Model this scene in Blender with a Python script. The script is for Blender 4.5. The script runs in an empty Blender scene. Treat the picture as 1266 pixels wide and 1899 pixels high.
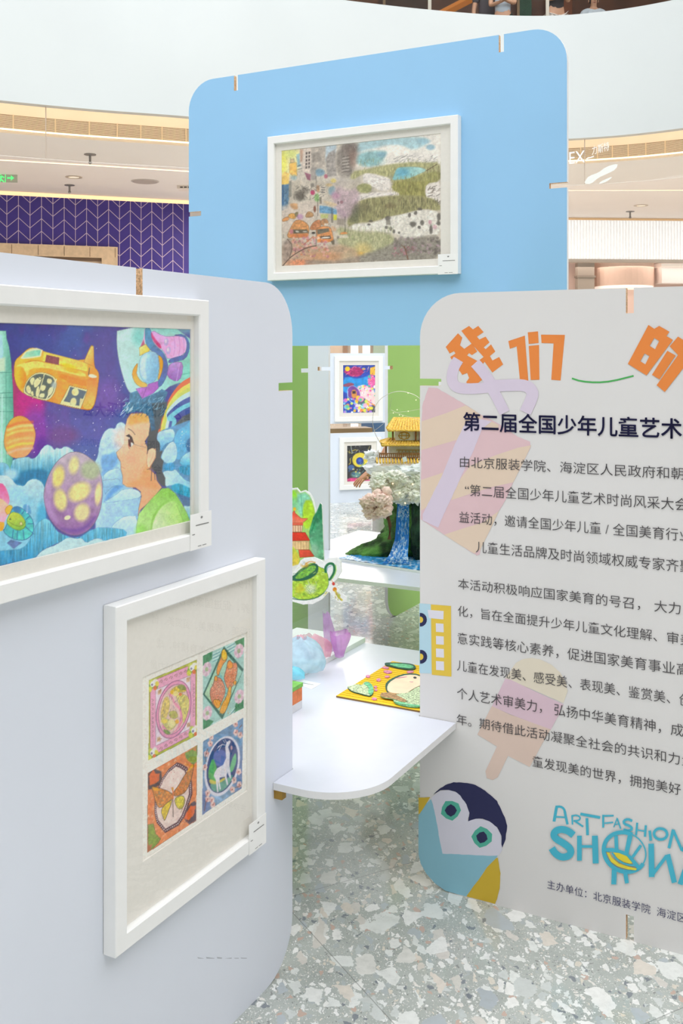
import bpy, bmesh, math, random
import numpy as np
from mathutils import Vector, Matrix, noise as mnoise

# ---------------------------------------------------------------- camera
F, CX, YH, H = 1900.0, 633.0, 655.0, 1.6       # focal length / principal column / horizon row (px of 1266x1899), eye height (m)
scene = bpy.context.scene
cam_data = bpy.data.cameras.new('camera'); cam = bpy.data.objects.new('camera', cam_data)
scene.collection.objects.link(cam); scene.camera = cam
cam.location = (0, 0, H); cam.rotation_euler = (math.pi / 2, 0, 0)
cam_data.sensor_fit = 'VERTICAL'; cam_data.sensor_height = 36.0; cam_data.lens = 36.0 * F / 1899.0
cam_data.shift_y = (YH - 949.5) / 1899.0
cam_data.clip_start = 0.05; cam_data.clip_end = 300

# ---------------------------------------------------------------- light
world = bpy.data.worlds.new('world'); scene.world = world; world.use_nodes = True
wn = world.node_tree.nodes; wl = world.node_tree.links
bg = wn['Background']
tc = wn.new('ShaderNodeTexCoord'); sep = wn.new('ShaderNodeSeparateXYZ'); ramp = wn.new('ShaderNodeValToRGB')
wl.new(tc.outputs['Generated'], sep.inputs[0]); wl.new(sep.outputs['Z'], ramp.inputs[0]); wl.new(ramp.outputs[0], bg.inputs[0])
ramp.color_ramp.elements[0].color = (0.91, 0.945, 1, 1); ramp.color_ramp.elements[0].position = 0.0
ramp.color_ramp.elements[1].color = (0.95, 0.97, 1, 1); ramp.color_ramp.elements[1].position = 0.7
bg.inputs[1].default_value = 2.3

def sun(name, frm, to, energy, angle, col):
    d = bpy.data.lights.new(name, 'SUN'); d.energy = energy; d.angle = math.radians(angle); d.color = col
    o = bpy.data.objects.new(name, d); scene.collection.objects.link(o)
    o.location = frm; o.rotation_euler = (Vector(to) - Vector(frm)).to_track_quat('-Z', 'Y').to_euler(); return o
def spot(name, frm, to, energy, size, blend, col, rad=.3):
    d = bpy.data.lights.new(name, 'SPOT'); d.energy = energy; d.spot_size = math.radians(size); d.spot_blend = blend
    d.color = col; d.shadow_soft_size = rad
    o = bpy.data.objects.new(name, d); scene.collection.objects.link(o)
    o.location = frm; o.rotation_euler = (Vector(to) - Vector(frm)).to_track_quat('-Z', 'Y').to_euler(); return o
def area(name, loc, rot, sx, sy, energy, col):
    d = bpy.data.lights.new(name, 'AREA'); d.shape = 'RECTANGLE'; d.size = sx; d.size_y = sy; d.energy = energy; d.color = col
    o = bpy.data.objects.new(name, d); scene.collection.objects.link(o); o.location = loc; o.rotation_euler = rot; return o
sun('skylight_sun', (6.5, -9, 11), (0.6, 4, 0), .95, 50, (1, .985, .96))

spot('skylight_glint', (-4, -5, 12.5), (.05, 4.4, 2.75), 330, 9.5, .9, (1, .99, .97), .1)      # sun thrown down by the roof glass
spot('skylight_glint', (-1, -6, 13), (-2.3, 13.6, 6.5), 900, 6.5, .8, (1, .98, .95), .1)
scene.view_settings.view_transform = 'Standard'; scene.view_settings.look = 'None'
scene.view_settings.exposure = 0.0; scene.view_settings.gamma = 1.0; scene.view_settings.use_curve_mapping = False
scene.cycles.max_bounces = 8; scene.cycles.transparent_max_bounces = 16

# ---------------------------------------------------------------- helpers
C = scene.collection
def lin(c):
    c = np.asarray(c, float)
    return np.where(c <= .04045, c / 12.92, ((c + .055) / 1.055) ** 2.4)
def hexc(s):
    s = s.lstrip('#'); return tuple(int(s[i:i + 2], 16) / 255 for i in (0, 2, 4))
def rgba(c):
    if isinstance(c, str): c = hexc(c)
    l = lin(c); return (float(l[0]), float(l[1]), float(l[2]), 1)
_m = {}
def mat(name, col, rough=.5, metal=0., spec=.5, var=0., vscale=20., bump=0., bscale=200., emit=0., alpha=1., trans=0.):
    if name in _m: return _m[name]
    m = bpy.data.materials.new(name); m.use_nodes = True; nt = m.node_tree; b = nt.nodes['Principled BSDF']
    b.inputs['Roughness'].default_value = rough; b.inputs['Metallic'].default_value = metal
    b.inputs['Specular IOR Level'].default_value = spec
    c = rgba(col); b.inputs['Base Color'].default_value = c
    t = nt.nodes.new('ShaderNodeTexCoord')
    n = nt.nodes.new('ShaderNodeTexNoise'); n.inputs['Scale'].default_value = vscale; n.inputs['Detail'].default_value = 4
    nt.links.new(t.outputs['Object'], n.inputs['Vector'])
    mx = nt.nodes.new('ShaderNodeMix'); mx.data_type = 'RGBA'; mx.blend_type = 'MIX'
    v = max(var, .01)
    mx.inputs['A'].default_value = tuple(x * (1 - v) for x in c[:3]) + (1,)
    mx.inputs['B'].default_value = tuple(min(1, x * (1 + v)) for x in c[:3]) + (1,)
    cr = nt.nodes.new('ShaderNodeMapRange'); cr.inputs['From Min'].default_value = .34; cr.inputs['From Max'].default_value = .66
    nt.links.new(n.outputs[0], cr.inputs[0]); nt.links.new(cr.outputs[0], mx.inputs['Factor']); nt.links.new(mx.outputs['Result'], b.inputs['Base Color'])
    if bump:
        n2 = nt.nodes.new('ShaderNodeTexNoise'); n2.inputs['Scale'].default_value = bscale; n2.inputs['Detail'].default_value = 5
        nt.links.new(t.outputs['Object'], n2.inputs['Vector'])
        bp = nt.nodes.new('ShaderNodeBump'); bp.inputs['Strength'].default_value = bump; bp.inputs['Distance'].default_value = .01
        nt.links.new(n2.outputs[0], bp.inputs['Height']); nt.links.new(bp.outputs[0], b.inputs['Normal'])
    if emit:
        b.inputs['Emission Color'].default_value = c; b.inputs['Emission Strength'].default_value = emit
    if alpha < 1: b.inputs['Alpha'].default_value = alpha
    _m[name] = m; return m
def thin_glass(name, tint=(1, 1, 1), ior=1.5, base=0.0):
    if name in _m: return _m[name]
    m = bpy.data.materials.new(name); m.use_nodes = True; nt = m.node_tree; nt.nodes.clear()
    o = nt.nodes.new('ShaderNodeOutputMaterial'); tr = nt.nodes.new('ShaderNodeBsdfTransparent'); gl = nt.nodes.new('ShaderNodeBsdfGlossy')
    fr = nt.nodes.new('ShaderNodeFresnel'); mx = nt.nodes.new('ShaderNodeMixShader'); ad = nt.nodes.new('ShaderNodeMath')
    fr.inputs[0].default_value = ior; gl.inputs['Roughness'].default_value = 0.0; tr.inputs[0].default_value = (*tint, 1)
    ad.operation = 'MULTIPLY_ADD'; ad.inputs[1].default_value = 1.5; ad.inputs[2].default_value = base; ad.use_clamp = True
    ge = nt.nodes.new('ShaderNodeNewGeometry'); io = nt.nodes.new('ShaderNodeMix')
    io.inputs['A'].default_value = ior; io.inputs['B'].default_value = 1 / ior      # a thin pane: same reflectance from both sides
    nt.links.new(ge.outputs['Backfacing'], io.inputs['Factor']); nt.links.new(io.outputs['Result'], fr.inputs[0])
    nt.links.new(fr.outputs[0], ad.inputs[0]); nt.links.new(ad.outputs[0], mx.inputs[0])
    nt.links.new(tr.outputs[0], mx.inputs[1]); nt.links.new(gl.outputs[0], mx.inputs[2]); nt.links.new(mx.outputs[0], o.inputs[0])
    _m[name] = m; return m

def wloc(o):
    v = Vector((0, 0, 0))
    while o is not None: v += o.location; o = o.parent
    return v
def thing(name, label, cat, loc=(0, 0, 0), group=None):
    o = bpy.data.objects.new(name, None); C.objects.link(o); o.location = loc; o.empty_display_size = .1
    o['label'] = label; o['category'] = cat
    if group: o['group'] = group
    return o
def tag(o, label, cat, group=None, kind=None):
    if label: o['label'] = label
    if cat: o['category'] = cat
    if group: o['group'] = group
    if kind: o['kind'] = kind
    return o
def link_mesh(name, me, mats, parent=None, origin=None, smooth=False):
    """mesh given in world coordinates -> object, its own origin at the parent's origin (or at `origin`)"""
    off = wloc(parent) if parent else Vector(origin or (0, 0, 0))
    me.transform(Matrix.Translation(-off))
    for m in (mats if isinstance(mats, (list, tuple)) else [mats]): me.materials.append(m)
    if smooth: me.polygons.foreach_set('use_smooth', [True] * len(me.polygons))
    o = bpy.data.objects.new(name, me); C.objects.link(o)
    if parent: o.parent = parent
    else: o.location = off
    return o
def obj(name, bm, mats, parent=None, origin=None, smooth=False):
    bmesh.ops.recalc_face_normals(bm, faces=bm.faces[:])
    me = bpy.data.meshes.new(name); bm.to_mesh(me); bm.free()
    return link_mesh(name, me, mats, parent, origin, smooth)
def structure(o):
    o['kind'] = 'structure'; return o
def raw(name, verts, faces, mats, parent=None, origin=None, smooth=False, fm=None):
    me = bpy.data.meshes.new(name); me.from_pydata([tuple(map(float, v)) for v in verts], [], faces); me.update()
    o = link_mesh(name, me, mats, parent, origin, smooth)
    if fm: me.polygons.foreach_set('material_index', fm)
    return o

def add_box(bm, c, s, axes=None, mi=0):
    ax = axes or ((1, 0, 0), (0, 1, 0), (0, 0, 1)); ax = [Vector(a) for a in ax]; c = Vector(c); vs = []
    for k in range(8):
        vs.append(bm.verts.new(c + ax[0] * s[0] * (.5 if k & 1 else -.5) + ax[1] * s[1] * (.5 if k & 2 else -.5) + ax[2] * s[2] * (.5 if k & 4 else -.5)))
    for f in ((0, 2, 3, 1), (4, 5, 7, 6), (0, 1, 5, 4), (2, 6, 7, 3), (0, 4, 6, 2), (1, 3, 7, 5)):
        bm.faces.new([vs[i] for i in f]).material_index = mi
def add_tube(bm, pts, r, n=8, mi=0, caps=True):
    pts = [Vector(p) for p in pts]; rs = r if isinstance(r, (list, tuple)) else [r] * len(pts); rings = []
    up = Vector((0, 0, 1))
    for i, p in enumerate(pts):
        d = (pts[min(i + 1, len(pts) - 1)] - pts[max(i - 1, 0)]).normalized()
        a = d.cross(up)
        if a.length < 1e-3: a = d.cross(Vector((1, 0, 0)))
        a.normalize(); b = d.cross(a)
        rings.append([bm.verts.new(p + (a * math.cos(2 * math.pi * k / n) + b * math.sin(2 * math.pi * k / n)) * rs[i]) for k in range(n)])
    for q, w in zip(rings, rings[1:]):
        for k in range(n): bm.faces.new((q[k], q[(k + 1) % n], w[(k + 1) % n], w[k])).material_index = mi
    if caps:
        bm.faces.new(rings[0]).material_index = mi; bm.faces.new(rings[-1][::-1]).material_index = mi
def add_lathe(bm, c, prof, n=20, mi=0):
    c = Vector(c); rings = []
    for r, z in prof:
        rings.append([bm.verts.new(c + Vector((max(r, 1e-4) * math.cos(2 * math.pi * k / n), max(r, 1e-4) * math.sin(2 * math.pi * k / n), z))) for k in range(n)])
    for q, w in zip(rings, rings[1:]):
        for k in range(n): bm.faces.new((q[k], q[(k + 1) % n], w[(k + 1) % n], w[k])).material_index = mi
    bm.faces.new(rings[0]).material_index = mi; bm.faces.new(rings[-1][::-1]).material_index = mi
def add_blob(bm, c, r, sub=3, amp=.2, freq=4., seed=0, sc=(1, 1, 1), mi=0):
    g = bmesh.ops.create_icosphere(bm, subdivisions=sub, radius=1)
    c = Vector(c)
    for v in g['verts']:
        d = v.co.normalized()
        k = 1 + amp * mnoise.fractal(d * freq + Vector((seed * 7.3, seed * 3.1, 0)), .7, 2., 3)
        v.co = c + Vector((d.x * sc[0], d.y * sc[1], d.z * sc[2])) * r * k
    for f in {f for v in g['verts'] for f in v.link_faces}: f.material_index = mi; f.smooth = True

# ---------------------------------------------------------------- planes (u along the plane, z up, w towards the camera)
T = .535
DL = np.array([T, 1.]) / math.hypot(T, 1.); DR = np.array([DL[1], -DL[0]])
def ray(x, y): return np.array([(x - CX) / F, 1., (YH - y) / F])
def atz(x, y, z):
    r = ray(x, y); return np.array([0, 0, H]) + r * ((z - H) / r[2])
def atY(x, y, Y): return np.array([0, 0, H]) + ray(x, y) * Y
class Plane:
    def __init__(s, p, d, w=0.):
        s.d = np.array(d, float); s.n = np.array([s.d[1], -s.d[0]]); s.p = np.array(p[:2], float)
        if s.n @ s.p > 0: s.n = -s.n
        s.p = s.p + s.n * w
    def off(s, w): 
        q = Plane.__new__(Plane); q.d = s.d; q.n = s.n; q.p = s.p + s.n * w; return q
    def at(s, x, y):
        r = ray(x, y); k = (s.p @ s.n) / (r[:2] @ s.n); P = np.array([0, 0, H]) + k * r
        return (P[:2] - s.p) @ s.d, P[2]
    def P(s, u, z, w=0.):
        q = s.p + s.d * u + s.n * w; return (q[0], q[1], z)
    def px(s, x, y, w=0.):
        u, z = s.off(w).at(x, y); return s.P(u, z, w)
def project(P):
    P = np.asarray(P); return CX + F * P[..., 0] / P[..., 1], YH - F * (P[..., 2] - H) / P[..., 1]

def outline(u0, u1, z0, z1, r, notches=(), seg=10, radii=None):
    """rounded rectangle with slots cut in: ('T'|'B'|'L'|'R', centre, width, depth); returns points and a flag per edge (True = inside a slot)"""
    rr = radii or (r, r, r, r)                                   # bl br tr tl
    pts, fl = [], []
    def add(p, slot=False): pts.append(p); fl.append(slot)
    def arc(cx, cz, a0, R):
        if R <= 0: add((cx, cz)); return
        for k in range(seg + 1):
            a = math.radians(a0 + 90 * k / seg); add((cx + R * math.cos(a), cz + R * math.sin(a)))
    def cut(side):
        L = sorted([n for n in notches if n[0] == side], key=lambda n: n[1], reverse=side in 'TL')
        for _, c, w, d in L:
            h = w / 2
            q = {'B': [(c - h, z0), (c - h, z0 + d), (c + h, z0 + d), (c + h, z0)], 'T': [(c + h, z1), (c + h, z1 - d), (c - h, z1 - d), (c - h, z1)],
                 'R': [(u1, c - h), (u1 - d, c - h), (u1 - d, c + h), (u1, c + h)], 'L': [(u0, c + h), (u0 + d, c + h), (u0 + d, c - h), (u0, c - h)]}[side]
            for i, p in enumerate(q): add(p, i < 3)
    arc(u0 + rr[0], z0 + rr[0], 180, rr[0]); cut('B'); arc(u1 - rr[1], z0 + rr[1], 270, rr[1]); cut('R')
    arc(u1 - rr[2], z1 - rr[2], 0, rr[2]); cut('T'); arc(u0 + rr[3], z1 - rr[3], 90, rr[3]); cut('L')
    return pts, fl
def prism(name, pts, flags, fn, w0, w1, mats, parent=None, mi=(0, 1, 2), origin=None):
    """extrude a 2-D outline between depths w0 (back) and w1 (front); faces: mi[0] flats, mi[1] rim, mi[2] rim inside slots"""
    bm = bmesh.new(); n = len(pts)
    a = [bm.verts.new(fn(p[0], p[1], w1)) for p in pts]; b = [bm.verts.new(fn(p[0], p[1], w0)) for p in pts]
    f = bm.faces.new(a); f.material_index = mi[0]; g = bm.faces.new(b[::-1]); g.material_index = mi[0]
    for i in range(n):
        j = (i + 1) % n; q = bm.faces.new((a[i], b[i], b[j], a[j])); q.material_index = mi[2] if (flags and flags[i]) else mi[1]
    bm.normal_update(); bmesh.ops.triangulate(bm, faces=[f, g], quad_method='BEAUTY', ngon_method='EAR_CLIP')
    return obj(name, bm, mats, parent, origin)

# shared materials
M_edge = mat('white_edge_band', '#e9e9ea', .5)
M_chip = mat('chipboard_core', '#d6b48e', .85, var=.35, vscale=220)
M_frame = mat('white_lacquered_frame', '#f4f4f2', .35)
M_mat = mat('cream_passepartout', '#f3efe6', .9, var=.015, vscale=90)
M_glass = thin_glass('picture_glass')
M_card = mat('white_card', '#f6f6f4', .6)
M_ink = mat('grey_ink', '#8a8a88', .7)
M_white = mat('white_laminate', '#d6d9e3', .32, var=.01)
def board_mat(name, col, rough=.45): return mat(name, col, rough, var=.012, vscale=3, bump=.012, bscale=900)
M_bluegrey = board_mat('pale_blue_grey_board', '#dfe4ee')
M_grey = board_mat('warm_grey_board', '#e3e1df')
M_blue = board_mat('sky_blue_board', '#98caf0', .42)
M_green = board_mat('leaf_green_board', '#9cc86a')
M_lav = board_mat('pale_lavender_board', '#eef1f6')
M_pale = board_mat('ice_blue_board', '#dfe8f4')
# ================================================================ STRUCTURE
# plan of the atrium edge (far side traced from the photo, closed behind the camera)
ctrl = [(-13.5, 5), (-9, 10.3), (-4.32, 12.96), (-2.07, 13.85), (-.1, 14.6), (1.33, 15.07), (2.64, 15.33), (3.7, 15.2), (4.9, 14.52), (7, 12.6), (10, 8.6), (11.5, 2), (8, -6), (0, -9.5), (-9, -7.5), (-13.5, -1)]
def closed_spline(P, n=10):
    out = []; N = len(P); P = [np.array(p, float) for p in P]
    for i in range(N):
        a, b, c, d = P[i - 1], P[i], P[(i + 1) % N], P[(i + 2) % N]
        for k in range(n):
            t = k / n; out.append(.5 * ((2 * b) + (c - a) * t + (2 * a - 5 * b + 4 * c - d) * t * t + (3 * b - a - 3 * c + d) * t ** 3))
    return out
edge = closed_spline(ctrl, 12)
def offset_curve(cv, d):
    out = []; N = len(cv)
    for i in range(N):
        t = cv[(i + 1) % N] - cv[i - 1]; t /= np.linalg.norm(t); out.append(cv[i] + np.array([-t[1], t[0]]) * d)   # clockwise loop: left side is outside
    return out
def wall_ring(name, cv, z0, z1, m, idx=None, smooth=True):
    N = len(cv); idx = idx or list(range(N)); V = []; Fc = []
    for i in idx: V += [(*cv[i % N], z0), (*cv[i % N], z1)]
    cl = len(idx) == N
    for k in range(len(idx) - (0 if cl else 1)):
        j = (k + 1) % len(idx); Fc.append((2 * k, 2 * j, 2 * j + 1, 2 * k + 1))
    return raw(name, V, Fc, m, smooth=smooth)
def flat_ring(name, ca, cb, z, m):
    N = len(ca); V = [(*p, z) for p in ca] + [(*p, z) for p in cb]
    return raw(name, V, [(i, (i + 1) % N, N + (i + 1) % N, N + i) for i in range(N)], m)

COVE = 8.
M_fascia = mat('white_fascia_plaster', '#cbd0cf', .5, var=.006, vscale=1)
M_beige = mat('beige_cove_plaster', '#f0e4d4', .6, var=.02, vscale=2)
M_ceil = mat('greige_ceiling_plaster', '#eae0d9', .65, var=.01, vscale=1)
M_warm = mat('warm_strip_light', '#ffe0b8', .5, emit=1.5)
M_louv = mat('bronze_louvre', '#f6ead8', .45, var=.05, vscale=30)
M_dark = mat('dark_recess', '#8a745a', .9)

# terrazzo floor ------------------------------------------------------------------------------------------------
def terrazzo():
    m = bpy.data.materials.new('grey_terrazzo'); m.use_nodes = True; nt = m.node_tree; L = nt.links; N = nt.nodes.new
    b = nt.nodes['Principled BSDF']
    tc = N('ShaderNodeTexCoord'); src = tc.outputs['Object']
    def mixc(fac, A, B):
        x = N('ShaderNodeMix'); x.data_type = 'RGBA'
        for s, v in (('Factor', fac), ('A', A), ('B', B)):
            if isinstance(v, (float, tuple)): x.inputs[s].default_value = v
            else: L.new(v, x.inputs[s])
        return x.outputs['Result']
    def mth(op, a, b_=None, clamp=False):
        x = N('ShaderNodeMath'); x.operation = op; x.use_clamp = clamp
        for i, v in enumerate((a, b_)):
            if v is None: continue
            if isinstance(v, float): x.inputs[i].default_value = v
            else: L.new(v, x.inputs[i])
        return x.outputs[0]
    wz = N('ShaderNodeTexNoise'); wz.inputs['Scale'].default_value = 26; wz.inputs['Detail'].default_value = 3; L.new(src, wz.inputs['Vector'])
    wa = N('ShaderNodeVectorMath'); wa.operation = 'SCALE'; wa.inputs['Scale'].default_value = .022; L.new(wz.outputs['Color'], wa.inputs[0])
    w1 = N('ShaderNodeVectorMath'); w1.operation = 'ADD'; L.new(src, w1.inputs[0]); L.new(wa.outputs[0], w1.inputs[1])
    wy = N('ShaderNodeTexNoise'); wy.inputs['Scale'].default_value = 95; wy.inputs['Detail'].default_value = 4; L.new(src, wy.inputs['Vector'])
    wb = N('ShaderNodeVectorMath'); wb.operation = 'SCALE'; wb.inputs['Scale'].default_value = .012; L.new(wy.outputs['Color'], wb.inputs[0])
    wp = N('ShaderNodeVectorMath'); wp.operation = 'ADD'; L.new(w1.outputs[0], wp.inputs[0]); L.new(wb.outputs[0], wp.inputs[1])
    base_n = N('ShaderNodeTexNoise'); base_n.inputs['Scale'].default_value = 9; base_n.inputs['Detail'].default_value = 8; L.new(src, base_n.inputs['Vector'])
    col = mixc(base_n.outputs[0], rgba('#9a9f98'), rgba('#c2c7c1'))
    for scale, thr, share, pal in ((330., .46, .40, 's'), (150., .44, .34, 's'), (64., .46, .42, 'm'), (33., .44, .30, 'l'), (19., .44, .26, 'l'), (12., .42, .13, 'l')):
        v = N('ShaderNodeTexVoronoi'); v.inputs['Scale'].default_value = scale; v.inputs['Randomness'].default_value = 1
        mp = N('ShaderNodeMapping'); mp.inputs['Rotation'].default_value = (0, 0, .6 + scale); mp.inputs['Scale'].default_value = (1, .62, 1)
        mp.inputs['Location'].default_value = (scale * .37, scale * .11, 0)
        L.new(wp.outputs[0], mp.inputs['Vector']); L.new(mp.outputs[0], v.inputs['Vector'])
        sp = N('ShaderNodeSeparateColor'); L.new(v.outputs['Color'], sp.inputs[0])
        sel = mth('LESS_THAN', sp.outputs[0], share)
        size = mth('MULTIPLY', mth('MULTIPLY', sp.outputs[1], .75), float(thr))
        if pal == 's': inside = mth('LESS_THAN', v.outputs['Distance'], mth('ADD', size, float(thr * .32)))
        else:                                                     # angular chips: the inner part of each cell
            ve = N('ShaderNodeTexVoronoi'); ve.feature = 'DISTANCE_TO_EDGE'; ve.inputs['Scale'].default_value = scale; ve.inputs['Randomness'].default_value = 1; L.new(mp.outputs[0], ve.inputs['Vector'])
            inside = mth('GREATER_THAN', ve.outputs['Distance'], mth('ADD', mth('MULTIPLY', sp.outputs[1], .17), .05))
        rp = N('ShaderNodeValToRGB'); rp.color_ramp.interpolation = 'CONSTANT'
        pals = {'s': ['#f1f2ee', '#e4e6e0', '#c7c9c0', '#8a8d89', '#e6dfd2', '#f4f4f0'], 'm': ['#eceeea', '#f4f4f0', '#b3baba', '#7c838a', '#e0d8c8', '#ece8e0', '#f1f1ec', '#c8ac9c'],
                'l': ['#e6e9e4', '#eff0ec', '#e2e1da', '#ccd1cd', '#e9ebe6', '#b4bcc0', '#e3dacd', '#e6e9e4', '#f0f0eb', '#d9d4cb', '#ebece7', '#d2d7d3', '#dfe2dd', '#c4cbc8']}[pal]
        el = rp.color_ramp.elements; el[0].color = rgba(pals[0]); el[1].color = rgba(pals[1]); el[1].position = 1 / len(pals)
        for k in range(2, len(pals)): e = el.new(k / len(pals)); e.color = rgba(pals[k])
        L.new(sp.outputs[2], rp.inputs[0])
        nv = N('ShaderNodeTexNoise'); nv.inputs['Scale'].default_value = scale * 2.2; nv.inputs['Detail'].default_value = 6; nv.inputs['Roughness'].default_value = .7; L.new(wp.outputs[0], nv.inputs['Vector'])
        chip = mixc(mth('MULTIPLY', mth('POWER', nv.outputs[0], 3.), 1.1), rp.outputs[0], rgba('#a3a59e'))
        col = mixc(mth('MULTIPLY', sel, inside), col, chip)
    # tile joints, 0.63 m squares turned with the stands
    mp = N('ShaderNodeMapping'); mp.vector_type = 'POINT'; mp.inputs['Rotation'].default_value = (0, 0, math.radians(-28.6)); L.new(src, mp.inputs['Vector'])
    sx = N('ShaderNodeSeparateXYZ'); L.new(mp.outputs[0], sx.inputs[0]); js = []
    for ax, o in ((0, JX), (1, JY)):
        fr = mth('FRACT', mth('DIVIDE', mth('ADD', sx.outputs[ax], float(o)), TILE))
        js.append(mth('LESS_THAN', mth('ABSOLUTE', mth('SUBTRACT', fr, .5)), .0016))
    col = mixc(mth('MULTIPLY', mth('MAXIMUM', js[0], js[1]), .55), col, rgba('#6d6f69'))
    L.new(col, b.inputs['Base Color']); b.inputs['Roughness'].default_value = .09; b.inputs['Specular IOR Level'].default_value = .8
    return m
TILE, JX, JY = .92, .10, .50
floor = structure(raw('floor', [(-32, -22, 0), (32, -22, 0), (32, 34, 0), (-32, 34, 0)], [(0, 1, 2, 3)], terrazzo()))

Z_LOW, Z_TOP, Z_CEIL = 4.8, 6.65, 4.6
o_in = offset_curve(edge, .14); o_cove = offset_curve(edge, 1.0); o_far = [np.array([-1., 2.]) + (p - np.array([-1., 2.])) * (1 + 13. / np.linalg.norm(p - np.array([-1., 2.]))) for p in edge]
structure(wall_ring('trim_1', edge, Z_LOW, Z_TOP, M_fascia))                                # white balcony fascia
structure(flat_ring('trim_2', edge, o_in, Z_LOW, mat('grey_soffit_lip', '#c9c4bc', .6)))    # underside lip
structure(wall_ring('trim_3', o_in, Z_LOW, 5.5, M_beige))
structure(flat_ring('trim_4', o_in, o_cove, 5.5, M_beige))
structure(wall_ring('trim_5', o_cove, Z_CEIL, 5.5, M_beige))
structure(flat_ring('ceiling', o_cove, o_far, Z_CEIL, M_ceil))
structure(flat_ring('trim_6', edge, offset_curve(edge, .12), Z_TOP, mat('dark_bronze_capping', '#54483a', .4)))
structure(flat_ring('ceiling_upper', offset_curve(edge, .4), o_far, 10.2, M_ceil))
N_E = len(edge)
far = [i for i in range(N_E) if edge[i][1] > 8]                                             # indices of the far arc (contiguous)
far.sort(key=lambda i: edge[i][0])
def arc_between(cv, x0, x1): return [i for i in far if x0 <= cv[i][0] <= x1]

# louvre grilles with a warm strip below them
def louvre(name, x0, x1, label):
    ids = arc_between(edge, x0, x1); cv = offset_curve(edge, .984)
    V = []; Fc = []; nl = 13
    for k in range(nl):
        z = 4.645 + k * .0155; b0 = len(V)
        for i in ids:
            p = cv[i]; q = o_cove[i]
            V += [(p[0], p[1], z), (p[0], p[1], z + .0065), (q[0], q[1], z + .0075), (q[0], q[1], z + .002)]
        for j in range(len(ids) - 1):
            a = b0 + 4 * j; c = a + 4
            for s in range(4): Fc.append((a + s, c + s, c + (s + 1) % 4, a + (s + 1) % 4))
    t = thing(name, label, 'air grille', (*cv[ids[len(ids) // 2]], 4.66))
    raw('slat', V, Fc, M_louv, t)['kind'] = 'stuff'
    back = offset_curve(edge, .995)
    r = raw('backing', [c for i in ids for c in ((*back[i], 4.635), (*back[i], 4.85))], [(2 * j, 2 * j + 2, 2 * j + 3, 2 * j + 1) for j in range(len(ids) - 1)], M_dark, t)
    for i in ids[::2]:
        p = cv[i]; bm = bmesh.new(); add_box(bm, (p[0], p[1], 4.745), (.014, .02, .21)); obj('mullion', bm, mat('pale_mullion', '#e3cfb2', .5), t)
    st = offset_curve(edge, .93)
    bm2 = bmesh.new()
    for a, b in zip(ids, ids[1:]):
        p, q = st[a], st[b]; p2, q2 = cv[a], cv[b]
        vs = [bm2.verts.new(x) for x in ((*p, 4.625), (*q, 4.625), (*q, 4.65), (*p, 4.65))]; bm2.faces.new(vs)
    obj('light_strip', bm2, M_warm, t)
louvre('louvre_grille', -9.5, -.4, 'long bronze louvred air grille above the purple tiled shopfront, lit from below')
louvre('louvre_grille', 2.4, 8.5, 'curved bronze louvred air grille above the bright ribbed shop sign')

# glass smoke barriers under the fascia
def barrier(x0, x1, label, jpx, sign=None):
    ids = arc_between(edge, x0, x1); cv = offset_curve(edge, .07); t = thing('glass_smoke_barrier', label, 'glass panel', (*cv[ids[0]], 4.15))
    raw('pane', [c for i in ids for c in ((*cv[i], 4.12), (*cv[i], 4.8))], [(2 * j, 2 * j + 2, 2 * j + 3, 2 * j + 1) for j in range(len(ids) - 1)],
        thin_glass('barrier_glass', (.97, .985, .98), 1.3, .02), t, smooth=True)
    bm = bmesh.new(); add_tube(bm, [(*cv[i], 4.115) for i in ids], .003, 6)
    obj('bottom_edge', bm, mat('glass_edge', '#ded8d0', .3), t)
    bm = bmesh.new()
    i = min(ids, key=lambda i: abs(CX + F * cv[i][0] / cv[i][1] - jpx)); add_box(bm, (*cv[i], 4.46), (.01, .012, .67))
    obj('joint', bm, mat('joint_seal', '#b9a99a', .6), t)
    return t, cv, ids
barrier(-9.5, -.4, 'clear glass smoke barrier hanging over the purple tiled shopfront', 93)
sign_bar = barrier(2.4, 8.5, 'clear glass smoke barrier hanging right of the blue panel', 1084)

# added glowing strips, unseen behind the fascia, put in to brighten the grilles
for nm, x0, x1 in (('cove_glow', -9.5, -.4), ('cove_glow', 2.4, 8.5)):
    ids = arc_between(edge, x0, x1); cv = offset_curve(edge, .17)
    o = raw(nm, [c for i in ids for c in ((*cv[i], 4.86), (*cv[i], 4.96))], [(2 * j, 2 * j + 1, 2 * j + 3, 2 * j + 2) for j in range(len(ids) - 1)], mat('cove_fill_glow', '#ffeacb', .5, emit=COVE), None, (*cv[ids[0]], 4.86))
    tag(o, 'added warm glow strip hidden behind the white fascia ' + ('over the purple shopfront' if x0 < -1 else 'right of the blue panel'), 'strip light')
area('mall_fill', (-11.5, 15.5, 4.4), (0, 0, 0), 4, 5, 480, (1, .9, .82)); area('mall_fill', (.6, 18.5, 4.4), (0, 0, 0), 3, 4, 560, (1, .92, .86)); area('mall_fill', (10.5, 18, 4.4), (0, 0, 0), 4, 4, 420, (1, .9, .84))  # added fill lights, kept out of sight, to brighten the mall interior
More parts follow.
